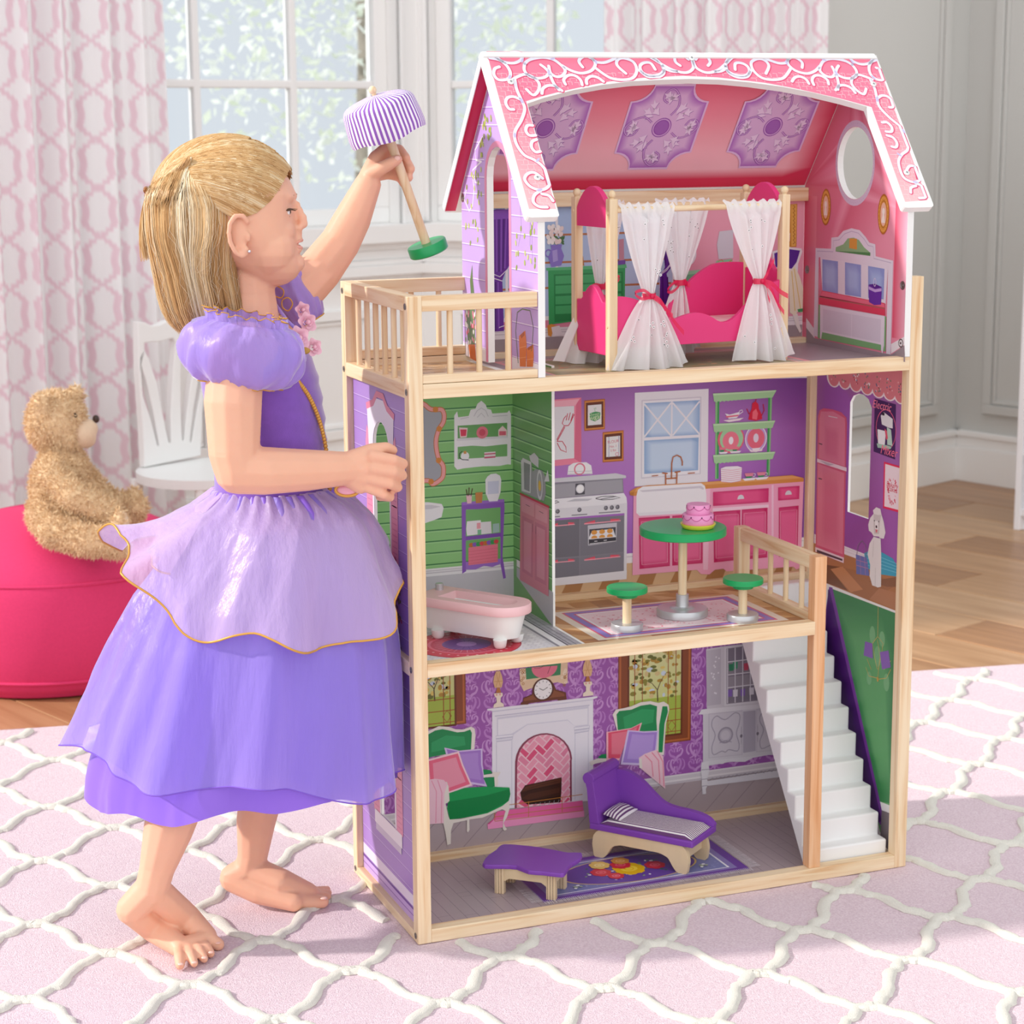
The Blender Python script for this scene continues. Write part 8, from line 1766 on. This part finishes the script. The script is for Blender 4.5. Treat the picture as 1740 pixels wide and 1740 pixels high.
# ------------------------------------------------------------------ hair
def hair():
    r = random.Random(21)
    pal = ['B08250', 'C2955F', 'CFA06A', 'D8AE78', 'E2BD8A', 'EACB9E', 'F2DCB6', 'F9ECD2']  # strand colours run from the hair's shadow tone to its highlight tone
    def cols_(w_): return pal[int(min(7, max(0, 3.6+2.6*w_+r.gauss(0, .8))))]
    m = vmat('hair_blonde', .36, .5, aniso=.4)
    P = lambda x, y, s: G(x, y, S0)+FS*s*SC
    c = (382, 344); R = (127, 115, 99)
    surf_s = lambda x, y: R[2]*math.sqrt(max(.0004, 1-((x-c[0])/R[0])**2-((y-c[1])/R[1])**2))
    sh = MB(); rows = []
    for i in range(20):
        ph = .02+i*(PI*.50)/19; row = []
        for a in np.linspace(0, 2*PI, 48, endpoint=False):
            x = c[0]+R[0]*.985*math.sin(ph)*math.cos(a); y = c[1]-R[1]*.985*math.cos(ph); s_ = R[2]*.985*math.sin(ph)*math.sin(a)
            lim = 494-.85*max(0, y-282) if y > 282 else 999
            if x > lim: x = lim-(x-lim)*.1; s_ *= .95
            row.append(P(x, y, s_))
        rows.append(row)
    sh.surf(rows, False, True, col='CFA56C')
    hs = [(276, 290, 380, 66), (300, 269, 392, 86), (322, 258, 408, 98), (345, 255, 414, 102), (380, 257, 414, 103), (420, 262, 408, 101), (460, 268, 411, 96), (500, 276, 418, 91), (530, 286, 421, 87), (552, 300, 420, 80), (566, 318, 410, 66)]
    hy = np.array([q[0] for q in hs])
    ex = lambda y: float(np.interp(y, [300, 340, 400, 460], [.8, .56, .56, .8]))
    def hang(th, y, out=0):
        xb, xf, w_ = [float(np.interp(y, hy, [q[k] for q in hs])) for k in (1, 2, 3)]; xc = (xb+xf)/2; ca, sa = math.cos(th), math.sin(th)
        return P(xc+((xf-xb)/2+out)*(abs(ca)**ex(y))*(1 if ca > 0 else -1), y, (w_+out)*(abs(sa)**ex(y))*(1 if sa > 0 else -1))
    sh.surf([[hang(a, y, -5) for a in np.linspace(0, 2*PI, 44, endpoint=False)] for y in np.linspace(300, 556, 16)], False, True, col='C49A64')
    sh.build('hair', m, person, smooth='all')
    PT, RD, CL = [], [], []; K = 13
    def strand(pts, rad, col): PT.append(pts); RD.append(rad*SC); CL.append(col)
    for k in range(5200):
        th = r.uniform(0, 2*PI)
        if abs(math.atan2(math.sin(th), math.cos(th))) < .42 and r.random() < .85: th += PI
        xq = 332+68*math.cos(th); yl = 272+(332-xq)*.76 if xq < 332 else 272+(xq-332)*1.29
        y0 = yl+r.uniform(-8, 12); y1 = r.uniform(535, 566)+4*math.sin(7*th); o0 = r.uniform(-3, 3.5); dth = r.gauss(0, .035); sp = r.uniform(-2, 4); lock = 2.4*math.sin(th*11)+1.5*math.sin(th*29); inn = -9*(r.random() < .6)
        ys = np.linspace(y0, y1, K)
        ys = np.linspace(y0, y1, K)
        hc = cols_(.55*math.sin(th*9+.5)+.45*math.sin(th*23+2)+.35*math.sin(th*4.3+1))
        strand([hang(th+dth*t, y, o0+lock*t+sp*t*t+inn*t**4) for t, y in zip(np.linspace(0, 1, K), ys)], r.uniform(.55, .95), hc)
    def dirn(x, y, s): v = np.array([(x-c[0])/R[0], (c[1]-y)/R[1], s/R[2]]); return v/np.linalg.norm(v)
    def arcs(a, mid, e, off):
        pts = []
        for u in np.linspace(0, 1, K):
            w_ = ((1-u)**2*a+2*u*(1-u)*mid+u*u*e) if mid is not None else a*(1-u)+e*u
            w_ = w_/np.linalg.norm(w_); pts.append(P(c[0]+R[0]*w_[0]*off, c[1]-R[1]*w_[1]*off, R[2]*w_[2]*off))
        return pts
    hl = [(495, 283, 0), (493, 292, 30), (486, 310, 54), (470, 338, 76), (448, 358, 88), (424, 366, 95), (404, 362, 97)]
    for sg in (1, -1):
        for k in range(2600):
            t = r.random(); i = min(int(t*6), 5); f = t*6-i; s0 = [hl[i][j]+(hl[i+1][j]-hl[i][j])*f for j in range(3)]
            if r.random() < .45: f = r.random(); s0 = [s0[0]-f*70*(1-t), 0, s0[2]*(1-.3*f)+f*16]; s0[1] = c[1]-R[1]*math.sqrt(max(.02, 1-((s0[0]-c[0])/R[0])**2-(s0[2]/R[2])**2)) if t < .5 else hl[i][1]-f*40
            a = dirn(s0[0], s0[1], sg*s0[2]); mid = dirn(326+r.gauss(0, 2), 268+44*t+r.gauss(0, 1.5), sg*(58+22*t))*1.1; e = dirn(268+r.gauss(0, 4), 300+34*t+r.gauss(0, 5), sg*(44+r.gauss(0, 10)))
            strand(arcs(a, mid, e, r.uniform(.998, 1.022)), r.uniform(.55, .95), cols_(.5*math.sin(t*21+sg)+.5*math.sin(t*47)))
        for k in range(1500):
            x = r.uniform(285, 425); a = dirn(x, c[1]-R[1]*math.sqrt(max(.03, 1-((x-c[0])/R[0])**2)), sg*r.uniform(0, 22)); e = dirn(258+r.gauss(0, 3), 318+r.gauss(0, 18), sg*r.uniform(2, 82)); strand(arcs(a, None, e, r.uniform(.998, 1.022)), r.uniform(.55, .95), cols_(.6*math.sin(x*.21)+.4*math.sin(x*.5)))
        for q in range(230):
            ph = r.uniform(0, 6.28); rr = r.uniform(1, 8); pts = []
            for u in np.linspace(0, 1, K): x = 332-72*u; y = 272+56*u; pts.append(P(x+rr*.5*math.cos(ph+8*u), y+rr*math.sin(ph+8*u), sg*(surf_s(x, y)+7+rr*.6*math.cos(ph+8*u))))
            strand(pts, .8, cols_(.8*math.sin(ph)))
    for q in range(260):
        a, b_ = r.gauss(0, 1), r.gauss(0, 1); ln = r.uniform(.75, 1); strand([P(251-26*u+24*u*u+a*4*u, 332+112*u*ln, b_*9*(1+u)+a*2) for u in np.linspace(0, 1, K)], .7, cols_(a*.5))
    for q in range(60):
        th = r.uniform(0, 2*PI); strand([hang(th+.1*t*r.gauss(0, 1), y, 4+8*t*r.random()) for t, y in zip(np.linspace(0, 1, K), np.linspace(330, r.uniform(480, 575), K))], .3, 'F6E6C8')
    strands(PT, RD, CL, 'hair_strands', m, person)['kind'] = 'stuff'
    mb = MB()
    for k in range(3): ell(mb, P(249+k*2, 323+k*9, 0), 5*SC, 20*SC, 7*SC, 12)
    mb.build('hair_clip', mat('clip_tortoise', 'B0703C', .25, .5, var=.4, vs=300), person, smooth='all')['kind'] = 'stuff'
hair()
# ------------------------------------------------------------------ dress
LIL = 'A583EA'
m_velvet = mat('velvet_violet', '8757C2', .7, .3, var=.12, vs=60, sheen=.8, bump=.1, bs=500)
m_satin = mat('satin_violet', '8F66DE', .42, .5, var=.08, vs=14, sheen=.3, stretch=(1, 1, .25))
def organza(name, col, alpha, rough=.33, back=None):
    m = bpy.data.materials.new(name); m.use_nodes = True; nt = m.node_tree; N = nt.nodes; L = nt.links; b = N['Principled BSDF']
    b.inputs['Base Color'].default_value = (*lin(col), 1); b.inputs['Roughness'].default_value = rough; b.inputs['Specular IOR Level'].default_value = .6; b.inputs['Sheen Weight'].default_value = 1.0; b.inputs['Anisotropic'].default_value = .6
    b.inputs['Sheen Roughness'].default_value = .35
    t = N.new('ShaderNodeBsdfTransparent'); t.inputs[0].default_value = (*[.5+.5*x for x in lin(col)], 1)
    tl = N.new('ShaderNodeBsdfTranslucent'); tl.inputs[0].default_value = (*lin(col), 1)
    lw = N.new('ShaderNodeLayerWeight'); lw.inputs[0].default_value = .35
    mr = N.new('ShaderNodeMapRange'); mr.inputs[3].default_value = alpha; mr.inputs[4].default_value = min(1, alpha+.4); L.new(lw.outputs['Facing'], mr.inputs[0])
    m0 = N.new('ShaderNodeMixShader'); m0.inputs[0].default_value = .22; L.new(b.outputs[0], m0.inputs[1]); L.new(tl.outputs[0], m0.inputs[2])
    mx = N.new('ShaderNodeMixShader'); L.new(mr.outputs[0], mx.inputs[0]); L.new(t.outputs[0], mx.inputs[1]); L.new(m0.outputs[0], mx.inputs[2]); L.new(mx.outputs[0], N['Material Output'].inputs[0])
    tc = N.new('ShaderNodeTexCoord'); mp = N.new('ShaderNodeMapping'); mp.inputs['Scale'].default_value = (1, 1, .15); L.new(tc.outputs['Object'], mp.inputs[0])
    n2 = N.new('ShaderNodeTexNoise'); n2.inputs['Scale'].default_value = 38; n2.inputs['Detail'].default_value = 5; L.new(mp.outputs[0], n2.inputs['Vector'])
    bp = N.new('ShaderNodeBump'); bp.inputs['Strength'].default_value = .6; bp.inputs['Distance'].default_value = .010; L.new(n2.outputs['Fac'], bp.inputs['Height']); L.new(bp.outputs[0], b.inputs['Normal'])
    return m
m_org = organza('organza_lilac', 'BFA8F8', .52, .36); m_pep = organza('organza_pink_lilac', 'E4C9F0', .60, .36); m_slv = organza('organza_sleeve', 'BBA0F5', .74, .40)
m_gold = mat('gold_thread', 'D9A24A', .4, .5, metal=.3)
def press(P):
    "cloth stops at the house wall"
    P = np.array(P); k = (P[..., 2] < .86) & (P[..., 1] > -.03) & (P[..., 1] < D+.03); P[..., 0] = np.where(k, np.minimum(P[..., 0], -.0045-.0*P[..., 2]), P[..., 0]); return P
def ring(y, xl, xr, rs, n, fold=0, ph=None, amp=0, dz=None, k=0):
    xc = (xl+xr)/2; rx = (xr-xl)/2; out = []
    for i in range(n):
        a = 2*PI*i/n; f = 1+amp*(math.sin(fold*a+1.3)+.55*math.sin((fold*1.7)//1*a+2.1)+.35*math.sin((fold*2.6)//1*a+.4)) if amp else 1
        p = G(xc, y, S0)+FX*rx*SC*f*math.cos(a)+FS*rs*SC*f*math.sin(a)
        if dz is not None: p = p+FZv*dz(a)
        out.append(p)
    return out
def dress():
    # bodice
    B = [(548, 352, 480, 96), (575, 340, 515, 112), (605, 336, 530, 118), (650, 340, 545, 112), (700, 350, 553, 104), (750, 358, 557, 97), (800, 362, 556, 93), (842, 362, 560, 95)]
    by = [q[0] for q in B]; rows = []; n = 56
    for y in np.linspace(548, 842, 26):
        xl, xr, rs = [float(np.interp(y, by, [q[k] for q in B])) for k in (1, 2, 3)]
        # low neckline: front dips
        dz = (lambda a: -.030*max(0, math.cos(a))**2*max(0, (600-y)/52)) if y < 600 else None
        wr = .05*math.sin(y*.17)*(y > 640)
        rows.append(ring(y, xl, xr+wr*40, rs, n, dz=dz))
    b = MB(); b.surf(press(rows), False, True); b.build('bodice', m_velvet, person, smooth='all')
    # gold braid down the seam
    g = MB(); pts = [G(512, 640, S0)+FS*72*SC, G(528, 665, S0)+FS*62*SC, G(542, 700, S0)+FS*50*SC, G(552, 740, S0)+FS*42*SC, G(558, 790, S0)+FS*30*SC, G(560, 835, S0)+FS*22*SC]
    p = spline(pts, 8)
    for k in range(len(p)): g.ball(p[k]+FX*.002, 4.2*SC, 8)
    g.build('gold_braid', m_gold, person, smooth='all')['kind'] = 'stuff'
    # skirt layers (y, left, right, depth)
    K = [(826, 364, 566, 92), (850, 345, 600, 108), (880, 318, 622, 128), (930, 278, 645, 152), (1000, 228, 668, 175), (1080, 188, 690, 192), (1160, 155, 704, 203), (1240, 122, 712, 210), (1290, 104, 716, 214), (1400, 98, 716, 216)]
    ky = [q[0] for q in K]
    def skirt(name, m, y1, sc, fold, amp, hem, seed, n=190, rows_=38, y0=828, th=None):
        rr = random.Random(seed); R = []
        p0 = rr.uniform(0, 6); 
        for t in np.linspace(0, 1, rows_):
            y = y0+(y1-y0)*t; xl, xr, rs = [float(np.interp(y, ky, [q[k] for q in K])) for k in (1, 2, 3)]; xc = (xl+xr)/2; rx = (xr-xl)/2*(1+(sc-1)*min(1, t*4)); rs = rs*(1+(sc-1)*min(1, t*4)); row = []
            for i in range(n):
                a = 2*PI*i/n if th is None else th[0]+(th[1]-th[0])*i/(n-1)
                A = amp*(.25+.75*t)
                gath = .035*math.sin(31*a+p0)*max(0, 1-t*4)+.020*t*(1-abs(math.sin(5.5*a+p0+.8*t)))**3+.014*(1-abs(math.sin(9.5*a+2*p0-2.2*t)))**4
                f = 1+A*(math.sin(fold*a+p0+.5*t)+.6*math.sin((fold+4)*a+2*p0-.8*t)+.4*math.sin((2*fold+3)*a+p0*3))+gath+.012*math.sin(5*a+9*t+p0)
                p = G(xc, y, S0)+FX*rx*SC*f*math.cos(a)+FS*rs*SC*f*math.sin(a)+FZv*hem(a, t)
                row.append(p)
            R.append(row)
        R = press(R); b = MB(); b.surf(R, False, th is None); o = b.build(name, m, person, smooth='all'); return R, o
    skirt('satin_underskirt', m_satin, 1322, .90, 7, .030, lambda a, t: (-.008*math.sin(3*a+1)-.010*math.sin(a-.6)+.006*math.sin(9*a))*t**3, 3)
    R, o = skirt('organza_overskirt', m_org, 1282, 1.0, 9, .050, lambda a, t: (.020*math.cos(a-PI)+.012*math.sin(5*a+1)-.006*math.cos(a))*t**3, 8)
    e = MB(); e.tube(R[-1], 1.3*SC, 6, closed=True); e.build('hem_stitch', mat('thread_violet', '7E56C8', .6), o, smooth='all')
    # peplum: two petals of pink-lilac organza edged in gold, shorter at the back
    def pep(a, t):
        back = max(0, -math.cos(a)); return (.085*back**1.3+.022*math.cos(2*a+.4)+.018*math.sin(5*a+.6)+.009*math.sin(9*a))*t**1.5
    R, o = skirt('organza_peplum', m_pep, 1032, 1.12, 7, .064, pep, 5, rows_=30, y0=826)
    e = MB(); e.tube(R[-1], 2.0*SC, 6, closed=True); e.build('gold_edge', m_gold, o, smooth='all')
    R, o = skirt('organza_peplum', m_pep, 925, 1.16, 5, .055, lambda a, t: (.012*math.sin(4*a+2)+.008*math.sin(7*a)-.02*math.cos(2*a))*t**1.5, 15, n=90, rows_=26, y0=826, th=(2.45, 4.3))
    e = MB(); e.tube(R[-1], 1.8*SC, 6); e.build('gold_edge', m_gold, o, smooth='all')
    # puff sleeves
    def sleeve(cx, cy, s, rx, ry, rs, tilt, name, seed):
        rr = random.Random(seed); rows = []; n = 90
        for t in np.linspace(0, 1, 24):
            ph = .45+t*(PI-.95); h = math.cos(ph)/math.cos(.45); w_ = math.sin(ph)**.62; row = []
            for i in range(n):
                a = 2*PI*i/n; f = 1+(.022+.05*abs(h)**2)*math.sin(13*a+seed+1.5*h)+.035*math.sin(5*a+2*seed+2*h)+.03*(1-abs(math.sin(4.5*a+1.4*h+seed)))**3+.02*math.sin(9*a-4*h)+(.05*math.sin(31*a) if abs(h) > .8 else 0)
                lx, lz, ls = rx*w_*f*math.cos(a), ry*h, rs*w_*f*math.sin(a); lz += 6*math.sin(3*a+seed)*(1-abs(h))
                x2 = lx*math.cos(tilt)-lz*math.sin(tilt); z2 = lx*math.sin(tilt)+lz*math.cos(tilt)
                row.append(G(cx, cy, s)+FX*x2*SC+FZv*z2*SC+FS*ls*SC)
            rows.append(row)
        b = MB(); b.surf(rows, False, True); o = b.build(name, m_slv, person, smooth='all')
        # ruffled collar of the sleeve with a gold edge
        rf = MB(); top = np.array(rows[0]); ctr = top.mean(0); up = []
        for i in range(n): d = top[i]-ctr; up.append(top[i]+d*.10*math.sin(i*1.9)+FZv*(13+3*math.sin(i*1.1))*SC)
        rf.surf([rows[0], up], False, True); rf.build('sleeve_ruffle', m_slv, o, smooth='all')
        e = MB(); e.tube(up, .9*SC, 5, closed=True); e.build('gold_edge', m_gold, o, smooth='all')
        e = MB(); e.tube(rows[-1], 1.6*SC, 5, closed=True); e.build('gold_edge', m_gold, o, smooth='all')
    sleeve(412, 600, S0+.100, 106, 52, 86, -.16, 'puff_sleeve', 2)
    sleeve(497, 498, S0-.108, 40, 62, 56, .55, 'puff_sleeve', 4)
    # collar trim and scroll embroidery on the chest
    g = MB(); g.tube([G(452, 494, S0-.03), G(470, 520, S0-.01), G(488, 545, S0+.02), G(500, 556, S0+.045)], 3.0*SC, 8); g.build('neck_trim', m_slv, person, smooth='all')
    e = MB()
    for q in ([(458, 490), (470, 486), (482, 494), (478, 506), (466, 502), (462, 494)], [(480, 510), (490, 506), (497, 516), (490, 528), (480, 522)]): e.tube([G(x, y, S0-.035) for x, y in [tuple(v) for v in spline(q, 5, True)]], 1.3*SC, 6, closed=True)
    e.build('gold_embroidery', m_gold, person, smooth='all')['kind'] = 'stuff'
    # organza roses
    mr = mat('organza_rose_pink', 'F3BFCF', .5, .4, sheen=.5, alpha=.95); ml2 = mat('rose_leaf_gold', 'B98F3C', .5)
    def rose(x, y, s, R_, nm='rose'):
        c = G(x, y, s); ax = (FX*.55+FS*.75+FZv*.2); ax = ax/np.linalg.norm(ax); u = np.cross(ax, FZv); u /= np.linalg.norm(u); v = np.cross(ax, u); b = MB()
        for k, (rd, h, ph) in enumerate(((.34, .80, 0), (.62, .62, 1.1), (1.0, .34, 2.3))):
            b.surf([[c+(u*math.cos(q)+v*math.sin(q))*rd*R_*(.35+.65*t)*(1+.13*math.sin(5*q+ph)*t)*SC+ax*(h*t**.7-.25-.10*t*math.cos(5*q+ph)*t)*R_*SC for q in np.linspace(0, 2*PI, 30, endpoint=False)] for t in np.linspace(0, 1, 7)], False, True)
        b.ball(c+ax*.25*R_*SC, .26*R_*SC, 10)
        b.build(nm, mr, person, smooth='all', fixn=False)['kind'] = 'stuff'
    rose(507, 575, S0+.075, 20); rose(522, 548, S0+.03, 17); rose(533, 590, S0+.045, 15); rose(514, 527, S0-.0, 14)
    b = MB(); ell(b, G(518, 596, S0+.075), 9*SC, 4*SC, 6*SC); b.build('gold_leaf', ml2, person, smooth='all')
    # pendant on the waist
    b = MB(); b.tube([G(590, 832, S0+.07)+FX*20*SC*math.cos(a)+FZv*11*SC*math.sin(a) for a in np.linspace(0, 2*PI, 22, endpoint=False)], 3*SC, 8, closed=True); b.build('pendant_frame', m_gold, person, smooth='all')
    b = MB(); ell(b, G(590, 832, S0+.07), 18*SC, 5*SC, 9*SC); b.build('pendant', mat('gem_pink', 'EBA9BC', .2, .6), person, smooth='all')
dress()
# ------------------------------------------------------------------ the toy lamp in her hand
def lamp():
    L = hand_c['s']; A = G(633, 153, L+.016); Bt = G(730, 430, L-.020); ax = (A-Bt)/np.linalg.norm(A-Bt); H = np.linalg.norm(A-Bt); t = thing('toy_floor_lamp', 'toy floor lamp with purple striped shade held up by the girl', 'lamp', Bt)
    k = 1/ (FPX/depth(A)); pr = lambda rz: [(r*k, h*k) for r, h in rz]
    mb = MB(); mb.lathe(Bt, pr([(33, 0), (35, 2), (35, 17), (33.5, 19)]), 40, ax=ax); mb.build('base', m_green, t, smooth=True)
    mb = MB(); mb.lathe(Bt, [(8.2*k, 19*k), (8.0*k, H-10*k)], 18, ax=ax); mb.build('pole', m_wply, t, smooth=True)
    mb = MB(); mb.lathe(A-ax*12*k, [(4*k, 0), (4*k, 8*k)], 12, ax=ax); mb.ball(A, 7*k, 14); mb.build('finial', m_wply, t, smooth=True)
    tx = np.cross(ax, -FH); tx /= np.linalg.norm(tx); ty = np.cross(ax, tx); b = MB(); n = 96
    prof = [(67, 76), (67.5, 70), (66, 50), (64, 28), (61, 22), (45, 15), (25, 11), (6, 9)]
    pf = [(66, 82)]+prof
    def pt(r, d, a): return A-ax*d*k+tx*r*k*math.cos(a)+ty*r*k*math.sin(a)*1.0
    for i in range(n):
        c = 'F3EFF4' if i % 2 else '9360B8'; a0, a1 = 2*PI*i/n, 2*PI*(i+1)/n
        rw = [[pt(r+(1.2*math.sin(9*a) if d > 40 else 0), d+2.5*math.sin(4*a+1)*(d > 20), a) for a in (a0, (a0+a1)/2, a1)] for r, d in pf]
        b.surf(rw, col=c)
    b.build('lamp_shade', vmat('striped_cotton'), t, smooth='all', fixn=False)
lamp()
